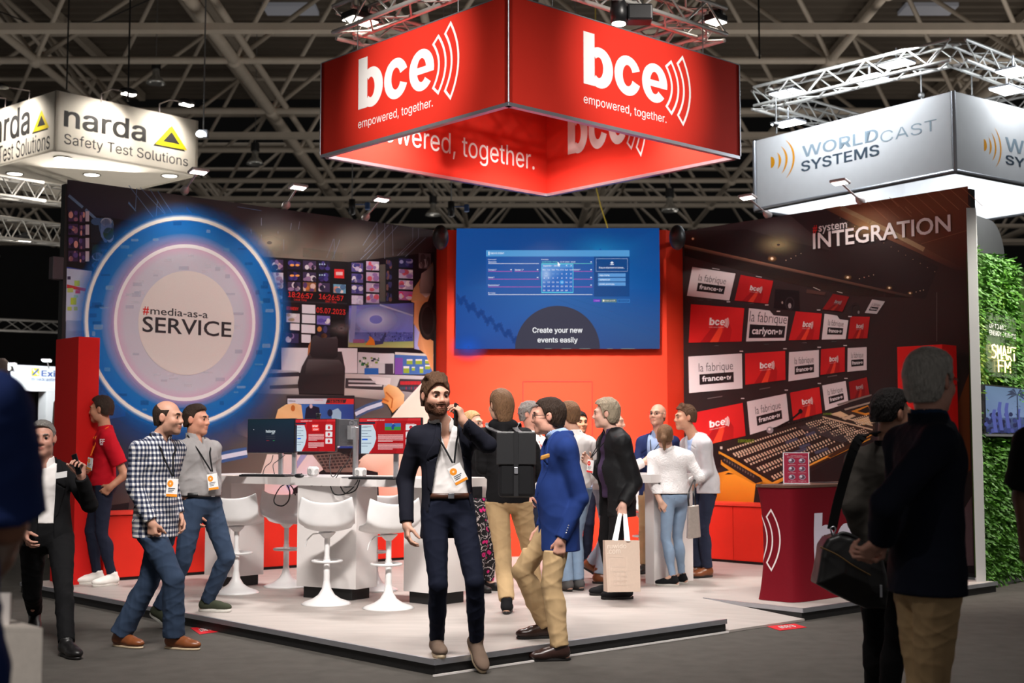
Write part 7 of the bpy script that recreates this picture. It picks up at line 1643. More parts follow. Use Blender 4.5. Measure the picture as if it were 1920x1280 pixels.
    def torso_prims(s, F, fat=0.0, hem=.12, sleeve=1.0, sl_fat=0.0, flare=0.0, sl=True):
        k = s.s; hemp = s.pel - s.up * hem * k; C = F.cone; b = s.bw; fe = s.female; fl = (s.f, .68 + s.belly * .5); flp = (s.fp, .74); W = .118 if fe else .135
        C(hemp - s.up * .05, s.pel, (.158 + flare + fat) * k * b, (.152 + fat) * k * b, .03, flp); C(s.pel, s.wst, (.15 + fat) * k * b, (W + fat) * k * b, .03, flp); C(s.wst, s.chs, (W + fat) * k * b, (.155 + fat - .02 * fe) * k * b, .04, fl)
        if s.belly: F.ell(s.pel + s.up * .13 * k + s.f * .03 * k, [(.125 + fat) * k, (.10 + s.belly * 1.6 + fat) * k, (.15 + fat) * k], (s.r, s.f, s.up), .05)
        if fe: F.ell(s.chs + s.f * .06 * k, [.11 * k, .06 * k, .06 * k], (s.r, s.f, s.up), .04)
        C(s.chs + s.up * .04 * k - s.r * .06 * k, s.chs + s.up * .04 * k + s.r * .06 * k, (.105 + fat) * k, (.105 + fat) * k, .04, (s.f, .88))
        for q in 'RL':
            C(s.nk - s.up * .045 * k, s.sh[q] - s.up * .005, (.060 + fat) * k, (.050 + fat) * k, .05)
            if sl:
                a = s.sh[q]; e = s.elb[q]; w = s.wr[q]
                if sleeve >= 1: C(a, e, (.060 + sl_fat) * k, (.052 + sl_fat) * k, .03); C(e, e + (w - e) * .97, (.053 + sl_fat) * k, (.041 + sl_fat) * k, .015, cut='b')
                else: C(a, a + (e - a) * sleeve, (.066 + sl_fat) * k, (.062 + sl_fat) * k, .03, cut='b')
        return hemp
    def torso_field(s, fat=0.0, hem=.12, sleeve=1.0, vox=.0085, sl_fat=0.0, flare=0.0, wr=.005, seed=1, sl=True, over=False):
        k = s.s; hemp = s.pel - s.up * hem * k; pts = [hemp, s.nk + s.up * .09] + list(s.sh.values()) + [hemp + s.fp * .2, hemp - s.fp * .2, hemp + s.rp * .2, hemp - s.rp * .2, s.pel + s.f * .2 * (1 + s.belly * 5)] + ((list(s.elb.values()) + list(s.wr.values())) if sl else [])
        lo, hi = s.bounds(pts, .14); lo[2] = min(hemp[2], min(v[2] for v in s.wr.values()) if sl else 9) - .06; F = Field(lo, hi, vox)
        s.torso_prims(F, fat, hem, sleeve, sl_fat, flare, sl)
        if wr: F.ripple(wr, 34, seed, .7)
        F.clip(lambda x, y, z: hemp[2] - z + 0 * x + 0 * y)
        if over: s.outer = (dict(fat=fat, hem=hem, sl_fat=sl_fat, flare=flare, sl=False), hemp[2])
        F.cone(s.nk + s.up * .10 + s.f * .03, s.nk - s.up * .012 * k + s.f * .02 * k, .075 * k, .060 * k, .008, op='s')
        return F
    def shirt(s, name, m, v=0, **kw):
        kw.setdefault('over', kw.get('sl', True)); F = s.torso_field(**kw)
        if v: X, Y, Z = s.local(F, s.nk); F.F = np.maximum(F.F, -np.maximum(np.abs(X) - .30 * (Z + v * s.s), -Y)).astype(np.float32)
        o = field_obj(name, F, m, s.root); return o
    def collar(s, m, gap=.03, h=.045, r=.069, name='collar'):
        k = s.s; F = Field(s.nk - .16, s.nk + .16, .0045); c0 = s.nk - s.up * .02 * k - s.f * .002; ax = nrm(s.hl(0, -.02, -.07) - s.nk)
        F.cone(c0, c0 + ax * (h + .02) * k, (r + .011) * k, (r - .001) * k, 0); F.cone(c0 - ax * .06, c0 + ax * .2, (r + .0) * k, (r - .012) * k, 0, op='s')
        X, Y, Z = s.local(F, s.nk); F.F = np.maximum(F.F, Z - (h + .005 - .22 * np.maximum(0, Y)) * k).astype(np.float32); F.F = np.maximum(F.F, -Z - .05 * k)
        if gap < 0: F.F = np.maximum(F.F, Y - .035 * k).astype(np.float32)
        elif gap: F.F = np.maximum(F.F, np.minimum(Y, gap * k * (.6 + np.maximum(0, Z) * 14) - np.abs(X))).astype(np.float32)
        return field_obj(name, F, m, s.root)
    def jacket(s, name, m, hem=.17, fat=.012, open_=None, lapel=True, vox=.008, wr=.004, seed=2, sl_fat=.004, flare=.01, vent=False, lm=None, sleeve=1.0, pocket=None, collar=True):
        """open_: list of (height above pelvis, half width) of the front opening"""
        k = s.s; F = s.torso_field(fat=fat, hem=hem, vox=vox, sl_fat=sl_fat, flare=flare, wr=wr, seed=seed, sleeve=sleeve, over=True); X, Y, Z = s.local(F, s.pel); base = F.copy()
        if open_:
            zz = [q[0] * k for q in open_]; ww = [q[1] * k for q in open_]; half = np.interp(Z, zz, ww).astype(np.float32); s.opening = (zz, ww); sp = (s.spine @ s.f) * Z * 0
            cut = np.maximum(np.abs(X) - half, -(Y - .0)); F.F = np.maximum(F.F, -cut).astype(np.float32)
        if vent:
            cut = np.maximum(np.abs(X) - .004, np.maximum(Y + .03, Z + .05)); F.F = np.maximum(F.F, -cut).astype(np.float32)
        o = field_obj(name, F, m, s.root)
        if lapel and open_:
            z0, z1 = zz[-1], zz[0]; tot = (s.nk - s.pel)[2]; lw_ = np.interp(Z, [z0 * .2, .14 * k, .30 * k, .34 * k, tot], [.012, .03, .062, .070, .03]).astype(np.float32)
            L = base; L.F = L.F - .007; L.F = np.maximum(L.F, np.maximum(np.abs(X) - half - lw_ * k, np.maximum(half - np.abs(X), np.maximum(.01 - Y, .10 * k - Z)))).astype(np.float32)
            L.F = np.maximum(L.F, -(base.F * 0 + np.maximum(np.abs(Z - .345 * k + (np.abs(X) - .08) * .6) - .005, .05 - np.abs(X)))).astype(np.float32); field_obj('lapel', L, lm or m, o)
        if collar: s.collar(m, gap=-1, h=.036, r=.084, name='jacket_collar')
        return o
    def trousers(s, m, name='trousers', wide=0.0, hemw=.0, top=.10, vox=.008, wr=.005, seed=3, end=1.0, hemcut=True):
        k = s.s; pts = [s.pel] + list(s.hip.values()) + list(s.kne.values()) + list(s.ank.values()); lo, hi = s.bounds(pts, .2); F = Field(lo, hi, vox); C = F.cone
        C(s.pel + s.up * .02 * k - s.rp * .045 * k, s.pel + s.up * .02 * k + s.rp * .045 * k, (.108 + wide) * k, (.108 + wide) * k, .03, (s.fp, .92)); C(s.pel, s.pel + s.up * .13 * k, (.140 + wide) * k, (.135 + wide) * k, .03, (s.fp, .78))
        F.ell(s.pel - s.fp * .06 * k - s.up * .02 * k, [.12 * k, .07 * k, .10 * k], (s.rp, s.fp, s.up), .04)
        G = None
        for q in 'RL':
            L = Field(lo, hi, vox); a = s.ank[q] - (s.ank[q] - s.kne[q]) * (1 - end); 
            L.cone(s.hip[q], s.kne[q], (.094 + wide) * k, (.062 + wide) * k, .03); L.cone(s.kne[q], a, (.062 + wide) * k, (.054 + wide * .8 + hemw) * k, .010, cut='b')
            L.ell(s.kne[q] * .6 + a * .4 - s.fp * .02, [.05 * k, .055 * k, .11 * k], (s.rp, s.fp, s.up), .03)
            G = L if G is None else G
            if q == 'L': G.F = np.minimum(G.F, L.F)
        hh = np.clip(.5 + .5 * (F.F - G.F) / .03, 0, 1); F.F = (F.F + (G.F - F.F) * hh - .03 * hh * (1 - hh)).astype(np.float32)
        if wr: F.ripple(wr, 40, seed, 1.3)
        if getattr(s, 'outer', None) and s.outer[1] < s.pel[2] + .06:
            T = Field(lo, hi, vox); s.torso_prims(T, **s.outer[0]); _, _, z = F.xyz(); c = np.where(z > s.outer[1] + .01, T.F + .016, -1); op = getattr(s, 'opening', None)
            if op: X, Y, Z = s.local(F, s.pel); c = np.where((np.abs(X) < np.interp(Z, *op) + .035) & (Y > -.02), -1, c)
            F.F = np.maximum(F.F, c).astype(np.float32)
        F.clip(lambda x, y, z: z - (s.pel[2] + top * k) + 0 * x + 0 * y); return field_obj(name, F, m, s.root)
    def belt(s, m, z=.085, w=.17, buckle=True):
        k = s.s; mb = MB(); c = s.pel + s.up * z * k; n = 40; ring = lambda r, dz: [Vector(c + s.o + s.r * (r * k * s.bw * math.cos(2 * math.pi * i / n)) + s.f * ((r * .76) * k * s.bw * math.sin(2 * math.pi * i / n)) + s.up * dz) for i in range(n)]
        mb.grid([ring(w - .01, -.018), ring(w, -.017), ring(w, .017), ring(w - .01, .018)], closed_u=True); o = mb.build('belt', m, s.root)
        if buckle:
            b = MB(); p = Vector(c + s.o + s.f * (w * .76 * k * s.bw + .004)); b.box(p, (.04, .008, .034), Vector(s.r), Vector(s.f), UP, .003); b.build('buckle', M_alu, o)
        return o
    def shoes(s, m, sole, kind='shoe', sole_h=.022, lace=None, high=0.0, wide=1.0, part=None):
        k = s.s * (.9 if s.female else 1)
        for q in 'RL':
            g, f, u, r = s.foot[q]; ax = (r, f, u); F = Field(g - .34, g + .34, .006); L = lambda a, b: g + f * a * k + u * b * k
            F.cone(L(-.028, .055), L(.10, .042), .043 * k * wide, .040 * k * wide, .02, (u, .95)); F.ell(L(.14, .032 + sole_h * .3), [.047 * k * wide, .075 * k, .034 * k], ax, .03); F.cone(L(-.012, .06), L(-.005, .105 + high), .043 * k, .046 * k, .02); F.cone(L(.03, .07), L(.10, .055), .034 * k, .03 * k, .02)
            F.cone(L(-.005, .11 + high), L(-.005, .3), .036 * k, .036 * k, .004, op='s')
            o3 = g + u * (sole_h * .7); F.clip(lambda x, y, z: -((x - o3[0]) * u[0] + (y - o3[1]) * u[1] + (z - o3[2]) * u[2])); o = field_obj(kind, F, m, s.root)
            if o is None: continue
            S = MB(); prof = []
            for i in range(36):
                t = 2 * math.pi * i / 36; y = .068 + .142 * math.cos(t); w_ = (.040 + .012 * max(0, math.cos(t - .3))) * math.sin(t) * (1 - .16 * math.exp(-((y - .04) / .05) ** 2)); prof.append((w_ * wide, y))
            rings = []
            for sc, h in ((.94, 0.001), (1.0, .005), (1.0, sole_h * .8), (.97, sole_h)): rings.append([Vector(s.o + g + r * (a * sc * k) + f * ((.068 + (b - .068) * sc) * k) + u * h) for a, b in prof])
            S.grid(rings, closed_u=True); S.add(rings[-1], [tuple(range(36))]); S.add(rings[0], [tuple(range(35, -1, -1))]); S.build('sole', sole, o)
            if lace:
                W = MB()
                for i in range(4):
                    y = .055 + .022 * i; h = .093 - .010 * i + .0; W.tube([Vector(s.o + L(y, h - .012) - r * .026 * k), Vector(s.o + L(y + .006, h + .002)), Vector(s.o + L(y + .012, h - .012) + r * .026 * k)], .0035, 5); W.tube([Vector(s.o + L(y + .012, h - .014) - r * .026 * k), Vector(s.o + L(y + .006, h)), Vector(s.o + L(y, h - .010) + r * .026 * k)], .0035, 5)
                W.build('laces', lace, o)
    def lanyard(s, m, drop, badge_c=None, side=.075, w=.008, tilt=0, colr=(245, 150, 40), size=(.085, .12), name='lanyard', front=.14):
        """cord from behind the neck down to a badge at a given point (pixel + depth offset)"""
        k = s.s; b = s.w(drop); nb = s.nk; mb = MB()
        for g in (1, -1):
            pts = [nb - s.f * .065 * k + s.up * .035, nb + s.r * g * side * k + s.up * .022 + s.f * .0, nb + s.r * g * (side * .95) * k - s.up * .07 + s.f * front * .72, nb * .55 + b * .45 + s.r * g * side * .62 + s.f * .035 * (1 if front > .1 else .5), b + s.up * .02 + s.r * g * .006]
            pts = [Vector(p + s.o) for p in pts]; pts = spl(pts, 6); mb.tube(pts, w * .6, 5)
        o = mb.build(name, m, s.root); s.badge(o, b, tilt, colr, size); return o
    def badge(s, par, b, tilt, colr, size):
        n = Vector((0, -1, 0.05)).normalized() if abs(s.f[1]) < .25 else Vector(nrm(s.f + np.array([0, -.6, 0]))); x = UP.cross(n).normalized(); x = x * math.cos(R(tilt)) + n.cross(x) * math.sin(R(tilt)); u = n.cross(x); c = Vector(b + s.o) - u * size[1] * .5
        mb = MB(); mb.box(c, (size[0], .004, size[1]), x, n, u); q = mb.build('name_badge', M_whitepl, par)
        ps = Poster(c + n * .003, n, .0006); ps.n = n; f = lambda a, d: c + n * .003 + x * (size[0] * (a - .5)) + u * (size[1] * (d - .5))
        ps.rect(.02, .02, .98, .98, (244, 242, 242), 1, f); ps.rect(.02, .02, .98, .16, colr, 2, f); ps.disc(.3, .72, .26, .19, colr, 2, 20, f); ps.disc(.3, .72, .08, .06, (250, 220, 180), 3, 12, f)
        for i in range(3): ps.rect(.15, .44 - i * .09, .75 - .1 * i, .48 - i * .09, (90, 90, 100), 3, f)
        ps.build('badge_print', M_print, par)
    def glasses(s, m, lens=True):
        mb = MB(); k = s.hk
        for sx in (-1, 1):
            pts = [Vector(s.o + s.hl(sx * .034 + .022 * math.cos(t), .104 - .12 * (.022 * math.cos(t) * sx) , .002 + .016 * math.sin(t))) for t in [2 * math.pi * i / 18 for i in range(18)]]; mb.tube(pts, .0018 * k, 5, closed=True)
            mb.tube([Vector(s.o + s.hl(sx * .056, .099, .005)), Vector(s.o + s.hl(sx * .079, .06, .008)), Vector(s.o + s.hl(sx * .084, -.005, .01))], .0018 * k, 5)
        mb.tube([Vector(s.o + s.hl(-.012, .106, .006)), Vector(s.o + s.hl(.012, .106, .006))], .0018 * k, 5); return mb.build('glasses', m, s.root)
def phone(c, d, n, label, size=(.072, .15)):
    c = Vector(c); d = Vector(nrm(d)); n = Vector(nrm(np.asarray(n) - np.asarray(d) * np.dot(n, d))); x = d.cross(n); t = thing('mobile_phone', label, 'phone', c)
    m = MB(); m.box(c, (size[0], .009, size[1]), x, n, d, .004); m.build('case', M_blackpl, t); m = MB(); m.box(c + n * .005, (size[0] * .92, .001, size[1] * .94), x, n, d); m.build('glass', mat('phone_glass', (.01, .01, .012), rough=.08), t); return t
# ------------------------------------------------------------------ the people
H_brown, H_dkbrown, H_black, H_grey, H_ltgrey, H_blond, H_greybr, H_mid = (hair_mat('hair_' + n, c) for n, c in (('brown', (88, 62, 44)), ('dark_brown', (52, 38, 30)), ('black', (26, 22, 22)), ('grey', (126, 122, 118)), ('light_grey', (172, 168, 162)), ('blond', (190, 150, 104)), ('grey_blond', (150, 136, 116)), ('mid_brown', (112, 82, 58))))
C_navy, C_dknavy, C_white, C_denim, C_ltdenim, C_khaki, C_blk = cloth('navy_suiting', (26, 27, 38)), cloth('dark_navy_trousers', (22, 26, 42)), cloth('white_cotton', (236, 230, 228)), cloth('blue_denim', (50, 64, 86), bump=.3), cloth('light_blue_denim', (136, 158, 184), bump=.3), cloth('khaki_chino', (190, 160, 120)), cloth('black_cloth', (22, 21, 23))
C_blue, C_greyshirt, C_grey, C_redpolo = cloth('royal_blue_blazer', (34, 56, 116)), cloth('grey_shirt_cloth', (150, 146, 146)), cloth('light_grey_blazer', (196, 194, 198)), cloth('red_polo_knit', (184, 18, 34))
C_ltblue, C_olive, C_purple, C_nvpolo, C_dkdenim, C_nb = cloth('light_blue_cotton', (160, 182, 220)), cloth('olive_grey_cloth', (66, 62, 58)), cloth('dark_purple_cotton', (66, 50, 78)), cloth('navy_polo_knit', (38, 56, 112)), cloth('dark_denim', (44, 50, 70), bump=.3), cloth('black_nylon', (24, 24, 26), rough=.55)
L_brown, L_dkbrown, L_black = mat('brown_leather', rgb(120, 66, 34), rough=.35, var=.12), mat('dark_brown_leather', rgb(50, 32, 28), rough=.25, var=.1), mat('black_leather', rgb(24, 23, 24), rough=.4, var=.1)
S_white, S_suede, S_green, S_blackm, S_grey = cloth('white_sneaker', (236, 232, 226), bump=.05), cloth('taupe_suede', (110, 92, 80)), cloth('olive_mesh', (62, 66, 52), bump=.4), cloth('black_mesh', (26, 26, 28), bump=.3), cloth('grey_mesh', (90, 88, 88), bump=.3)
M_lany, M_lanyo, M_gl = cloth('black_lanyard', (24, 24, 26)), cloth('orange_lanyard', (236, 120, 40)), mat('spectacle_frame', rgb(60, 56, 56), rough=.3, metal=.4)
M_mlace = mat('beige_lace', rgb(196, 176, 150)); M_dlace = mat('black_lace', rgb(20, 20, 20)); M_wlace = mat('white_lace', rgb(226, 222, 216))
z_, zp = 0.0, PH
def pillow(px, c, thick, round_, bulge):
    """soft bag: an outline at its own distance, thickened and rounded"""
    pts = [P(x, y, c.y) - c for x, y in px]; q = np.array([(p.x, p.z) for p in pts]); lo = np.array([q[:, 0].min() - .03, -thick, q[:, 1].min() - .03]); F = Field(lo, np.array([q[:, 0].max() + .03, thick, q[:, 1].max() + .03]), .006)
    x, y, z = F.xyz(); d = np.full((x.shape[0], 1, z.shape[2]), 9.0); sg = np.ones_like(d)
    for i in range(len(q)):
        a, b = q[i], q[i - 1]; e = b - a; t = np.clip(((x - a[0]) * e[0] + (z - a[1]) * e[1]) / (e @ e), 0, 1); d = np.minimum(d, np.hypot(x - a[0] - t * e[0], z - a[1] - t * e[1]))
        c1, c2, c3 = z >= a[1], z < b[1], e[0] * (z - a[1]) > e[1] * (x - a[0]); fl = (c1 & c2 & c3) | (~c1 & ~c2 & ~c3); sg = np.where(fl, -sg, sg)
    d = d * sg + round_; w = np.abs(y) - thick / 2 * (1 - .0) + round_ - bulge * np.minimum(1, np.maximum(0, -d) / .08) * .5
    F.F = (np.minimum(np.maximum(d, w), 0) + np.hypot(np.maximum(d, 0), np.maximum(w, 0)) - round_).astype(np.float32); return F
# young man on the phone, front and centre
p = Person('tall bearded young man in open navy suit and white shirt, phone held to his ear', 8.58, (840, 962), (832, 795, .02), (817, 742, -.05), {'R': (819, 1226, zp, 12), 'L': (906, 1262, z_, 24, -36, 1)}, {
    'R': ((760, 900, .06), (763, 982, -.04), {'d': (.06, -.25, -1), 'n': (1, .3, 0), 'curl': .35}), 'L': ((914, 834, -.12), (869, 792, -.20), {'d': (-.28, .10, 1), 'n': (-1, .25, -.1), 'curl': [.42, .5, .55, .6], 'thumb': .4})},
    A=12, Ap=8, Ah=26, hp=-3, s_=1.01, vox=.0046, skin=(206, 158, 136), hair=dict(m=H_brown, thick=.015, top=.006, nape=-.07, front=.080, side=-.03, noise=.007, freq=60, bangs=.55), bw=1.0)
p.beard(hair_mat('beard_brown', (96, 62, 46)))
p.shirt('shirt', C_white, v=.17, fat=-.004, hem=-.075, sl=False, wr=.004, vox=.007); p.collar(C_white, gap=.040, h=.05, r=.068)
p.jacket('suit_jacket', C_navy, hem=.18, open_=[(-.3, .15), (-.05, .14), (.12, .115), (.30, .088), (.42, .06), (.6, .055)], vox=.0072, fat=.014, wr=.004)
p.trousers(C_dknavy, wide=-.002, hemw=-.004, wr=.005, vox=.007); p.belt(mat('belt_brown', rgb(84, 50, 36), rough=.4), z=.09, w=.155)
p.shoes(S_suede, M_sole_c, 'sneaker', sole_h=.032, lace=M_mlace)
p.lanyard(M_lany, (850, 873, -.19), tilt=28, size=(.09, .12), side=.08, w=.011)
pm = p.hand['L']; d, n, th = pm['frame']; phone(pm['palm'] + p.o + n * .012 - d * .01, d * .9 + np.array([.25, 0, -.3]), n, 'black mobile phone at the ear of the bearded young man')
# blue blazer man
p = Person('man in royal blue blazer, glasses and khaki trousers, left profile, stepping off the platform', 9.0, (1048, 975), (1052, 818, 0), (1029, 781, -.0), {'L': (1050, 1238, z_, -82), 'R': (1024, 1196, zp, -78)}, {
    'L': ((1088, 935, -.16), (1052, 1012, -.20), {'curl': .35, 'n': (0, 1, 0), 'd': (-.15, 0, -1)}), 'R': ((1040, 920, .2), (1015, 990, .2), {})}, A=-80, Ap=-82, Ah=-96, s_=.985, vox=.005, skin=(214, 160, 140), hair=dict(m=H_dkbrown, thick=.012, top=.004, nape=-.075, front=.084, side=-.02), bw=1.05, belly=.003)
p.shirt('shirt', C_ltblue, fat=-.002, hem=-.075, sl=False); p.collar(C_ltblue, gap=.02, h=.055, r=.07)
p.jacket('blazer', C_blue, hem=.25, open_=[(-.3, .07), (0, .02), (.2, .02), (.4, .05), (.6, .06)], fat=.02, vent=True); p.trousers(C_khaki, wide=.006, hemw=.004, wr=.007); p.shoes(L_dkbrown, M_sole_d, 'shoe', sole_h=.02); p.glasses(M_gl)
b = MB(); q = Vector(p.o + p.chs + p.f * .155 - p.r * .075); q = P(1022, 856, 8.86); b.box(q, (.07, .02, .03), Vector((.8, .5, .25)).normalized(), Vector((.5, -.8, 0)).normalized(), None, .008); b.build('pocket_square', cloth('orange_check_silk', (196, 140, 70)), p.root)
b = MB(); c = p.w((1058, 994, -.30)); [b.ell(Vector(p.o + p.w((1066 - i * 1.5, 985 + i * 4.5, -.255))), (.006, .006, .006), nu=8, nv=6) for i in range(4)]; b.build('cuff_buttons', M_alu, p.root)
# backpack man
p = Person('man seen from behind in black hoodie and khaki trousers wearing a black backpack', 10.7, (952, 955), (944, 800, 0), (938, 760, 0), {'L': (950, 1150, zp, 178), 'R': (1006, 1138, zp, 165)}, {
    'L': ((906, 875, .05), (925, 892, .28), {}), 'R': ((1016, 880, .1), (985, 905, .3), {})}, A=176, Ah=-150, s_=1.0, skin=(210, 165, 140), hair=dict(m=H_mid, style='long', thick=.014, top=.006, nape=-.10, front=.084, side=-.04, noise=.004))
p.shirt('hoodie', C_blk, fat=.012, hem=.08, sl_fat=.01, wr=.006); p.trousers(C_khaki, wide=.008, hemw=.002, wr=.007, end=.96); p.shoes(S_blackm, M_sole_d, 'shoe', sole_h=.025)
F = Field(p.nk - .2, p.nk + .2, .008); F.cone(p.nk - p.r * .07 - p.f * .03 + p.up * .01, p.nk + p.r * .07 - p.f * .03 + p.up * .01, .055, .055, .02); F.cone(p.nk - p.f * .05, p.nk - p.f * .09 - p.up * .09, .07, .04, .03); F.ell(p.nk + p.f * .06 + p.up * .09, [.07, .07, .09], (p.r, p.f, p.up), .01, 's'); field_obj('hood', F, C_blk, p.root)
bc = P(969, 874, 10.47); t = thing('backpack', 'black flap backpack on the back of the man in the black hoodie', 'backpack', bc); bx, by = Vector(p.r), Vector(p.f)
M_rub = mat('black_rubber_cloth', rgb(34, 34, 36), rough=.38, var=.08)
m = MB(); m.box(bc, (.285, .12, .48), bx, by, UP, .03); m.build('main_compartment', C_nb, t); m = MB(); m.box(bc + UP * .14 - by * .062, (.31, .014, .25), bx, by, (UP + by * .03).normalized(), .006); m.box(bc + UP * .262 + by * .0, (.31, .13, .016), bx, by, UP, .006); m.build('flap', M_rub, t)
m = MB(); m.box(bc + UP * .02 - by * .074 - bx * .0, (.035, .008, .50), bx, by, UP); m.build('closing_strap', M_rub, t); m = MB(); m.box(bc - UP * .03 - by * .084, (.03, .012, .05), bx, by, UP, .004); m.build('hook_buckle', M_alu, t)
for g in (1, -1):
    m = MB(); pts = spl([bc + UP * .24 + bx * (.06 * g) + by * .06, Vector(p.o + p.nk + p.r * (.105 * g) - p.up * .015 - p.f * .10), Vector(p.o + p.nk + p.r * (.125 * g) + p.up * .03), Vector(p.o + p.nk + p.r * (.125 * g) - p.up * .06 + p.f * .12)], 6)
    for i in range(len(pts) - 1): m.box((pts[i] + pts[i + 1]) / 2, (.045, .009, (pts[i + 1] - pts[i]).length * 1.25), bx, (pts[i + 1] - pts[i]).normalized().cross(bx).normalized(), (pts[i + 1] - pts[i]).normalized())
    m.build('shoulder_strap', mat('grey_strap', rgb(62, 60, 62), rough=.5), t)
# black jacket man with carrier bag
p = Person('grey haired man in black jacket and purple shirt, left profile, holding a beige paper bag', 11.75, (1158, 965), (1150, 812, 0), (1136, 776, 0), {'L': (1172, 1123, zp, -84), 'R': (1148, 1115, zp, -78)}, {
    'L': ((1190, 905, -.16), (1168, 945, -.24), {'curl': .8, 'n': (.2, 1, 0), 'd': (-.1, 0, -1), 'thumb': .5}), 'R': ((1130, 890, .2), (1108, 870, .15), {})}, A=-72, Ah=-96, s_=1.0, bw=1.1, belly=.03, skin=(212, 168, 150), hair=dict(m=H_greybr, thick=.02, top=.012, nape=-.085, front=.084, side=-.04, noise=.007, freq=70))
p.shirt('shirt', C_purple, fat=.002, hem=.10, sl=False); p.collar(C_purple, gap=.03, h=.05, r=.07)
p.jacket('jacket', C_nb, hem=.26, open_=[(-.3, .10), (.1, .08), (.4, .06), (.6, .055)], lapel=False, fat=.028, sl_fat=.016, wr=.007); p.trousers(C_blk, wide=.004); p.shoes(S_blackm, M_sole_d, 'shoe', sole_h=.028)
p.lanyard(M_lany, (1108, 862, -.1), colr=(220, 50, 50), size=(.075, .115), tilt=-8)
hd = Vector(p.hand['L']['palm'] + p.o); bt = P(1168, 1017, 11.5); t = thing('carrier_bag', 'beige paper carrier bag with pale lettering held by the man in the black jacket', 'bag', P(1168, 1110, 11.5))
ex = Vector((.97, .24, 0)); en = Vector((.24, -.97, 0)); tl, tr, bl, br = P(1134, 1013, 11.42), P(1199, 1013, 11.5), P(1139, 1110, 11.42), P(1201, 1109, 11.5)
dp = Vector((-.25, 1, 0)).normalized() * .11; m = MB(); m.add([tl, tr, br, bl, tl + dp * .5, tr + dp * .5, br + dp, bl + dp], [(3, 2, 1, 0), (2, 6, 5, 1), (7, 6, 2, 3), (4, 7, 3, 0), (5, 6, 7, 4)]); M_paper = mat('beige_paper', rgb(206, 184, 168), rough=.7, var=.03); m.build('bag_body', M_paper, t)
for off in (0, 1):
    for a, b in ((1155, 1161), (1178, 1172)):
        m = MB(); q0 = P(a, 1014, 11.46) + dp * (.5 * off); q1 = hd + Vector(((b - 1166) * .0035, -.012 + .024 * off, .004)); w2 = Vector((.016, .004, 0)); m.add([q0 - w2, q0 + w2, q1 + w2, q1 - w2], [(0, 1, 2, 3)]); m.build('handle', mat('bag_ribbon', rgb(232, 232, 232)), t, solid=.002)
nn = (tr - tl).cross(bl - tl).normalized(); ps = Poster(tl, nn, .0008); ps.word('ruwido', 1139, 1028, 1174, 1019, (240, 226, 214), 3, 0); ps.word('.com', 1139, 1038, 1163, 1030, (240, 226, 214), 3, 0)
LN = (222, 204, 190)
for q in (((1142, 1044), (1168, 1044)), ((1142, 1044), (1144, 1100)), ((1175, 1044), (1176, 1102))): ps.line(q, .003, LN, 2)
for i in range(3):
    for j in range(3): ps.line([(1152 + i * 8, 1072 + j * 9), (1158 + i * 8, 1072 + j * 9), (1158 + i * 8, 1079 + j * 9), (1152 + i * 8, 1079 + j * 9)], .003, LN, 2, closed=True)
ps.line([(1146, 1062), (1172, 1062), (1174, 1067), (1172, 1071), (1146, 1071)], .003, LN, 2, closed=True); ps.build('bag_print', M_print, t)
# woman in white jacket
p = Person('woman with ponytail in white quilted jacket and light jeans, seen from behind', 12.7, (1266, 945), (1256, 843, 0), (1247, 819, -.02), {'L': (1262, 1098, zp, -104), 'R': (1279, 1094, zp, -120)}, {
    'L': ((1222, 900, -.02), (1238, 940, -.10), {'d': (.55, -.1, -.75), 'curl': .3, 'n': (0, 1, 0)}), 'R': ((1312, 895, -.05), (1295, 902, .22), {})}, A=172, Ap=-150, Ah=168, s_=.885, female=True, bw=1.06, skin=(214, 170, 148), face=False, hair=dict(m=H_mid, style='pony', thick=.012, top=.004, nape=-.06, front=.084, side=-.0, noise=.002))
M_quilt = cloth('white_quilted_jacket', (240, 236, 236), bump=.9, bscale=70); p.shirt('top', C_blk, fat=.0, hem=.055, sl=False); p.jacket('quilted_jacket', M_quilt, hem=-.005, fat=.020, lapel=False, wr=.003, flare=.0); p.trousers(C_ltdenim, wide=-.008, hemw=-.010, wr=.004, end=.97, top=.0); p.shoes(S_blackm, M_sole_w, 'sneaker', sole_h=.028)
hb = P(1299, 975, 12.62); t = thing('shoulder_bag', 'silver grey leather shoulder bag hanging beside the woman in white', 'bag', hb)
r_ = pillow([(x, y) for x, y in ((1290, 948), (1309, 946), (1313, 1006), (1288, 1010))], hb, .10, .004, 0).mesh(); o = link_mesh('bag_body', r_[0], r_[1], mat('silver_leather', rgb(176, 164, 156), rough=.3, metal=.35, var=.08), t)
for a in (-.035, .03):
    m = MB(); m.tube(spl([hb + Vector((a, 0, .12)), hb + Vector((a * .8 - .01, -.01, .26)), Vector(p.o + p.elb['R'] * .55 + p.wr['R'] * .45) + UP * .02], 6), .008, 6); m.build('strap', L_black, t); m = MB(); m.box(hb + Vector((a, -.005, .12)), (.02, .02, .03), bevel=.004); m.build('clasp', M_alu, t)
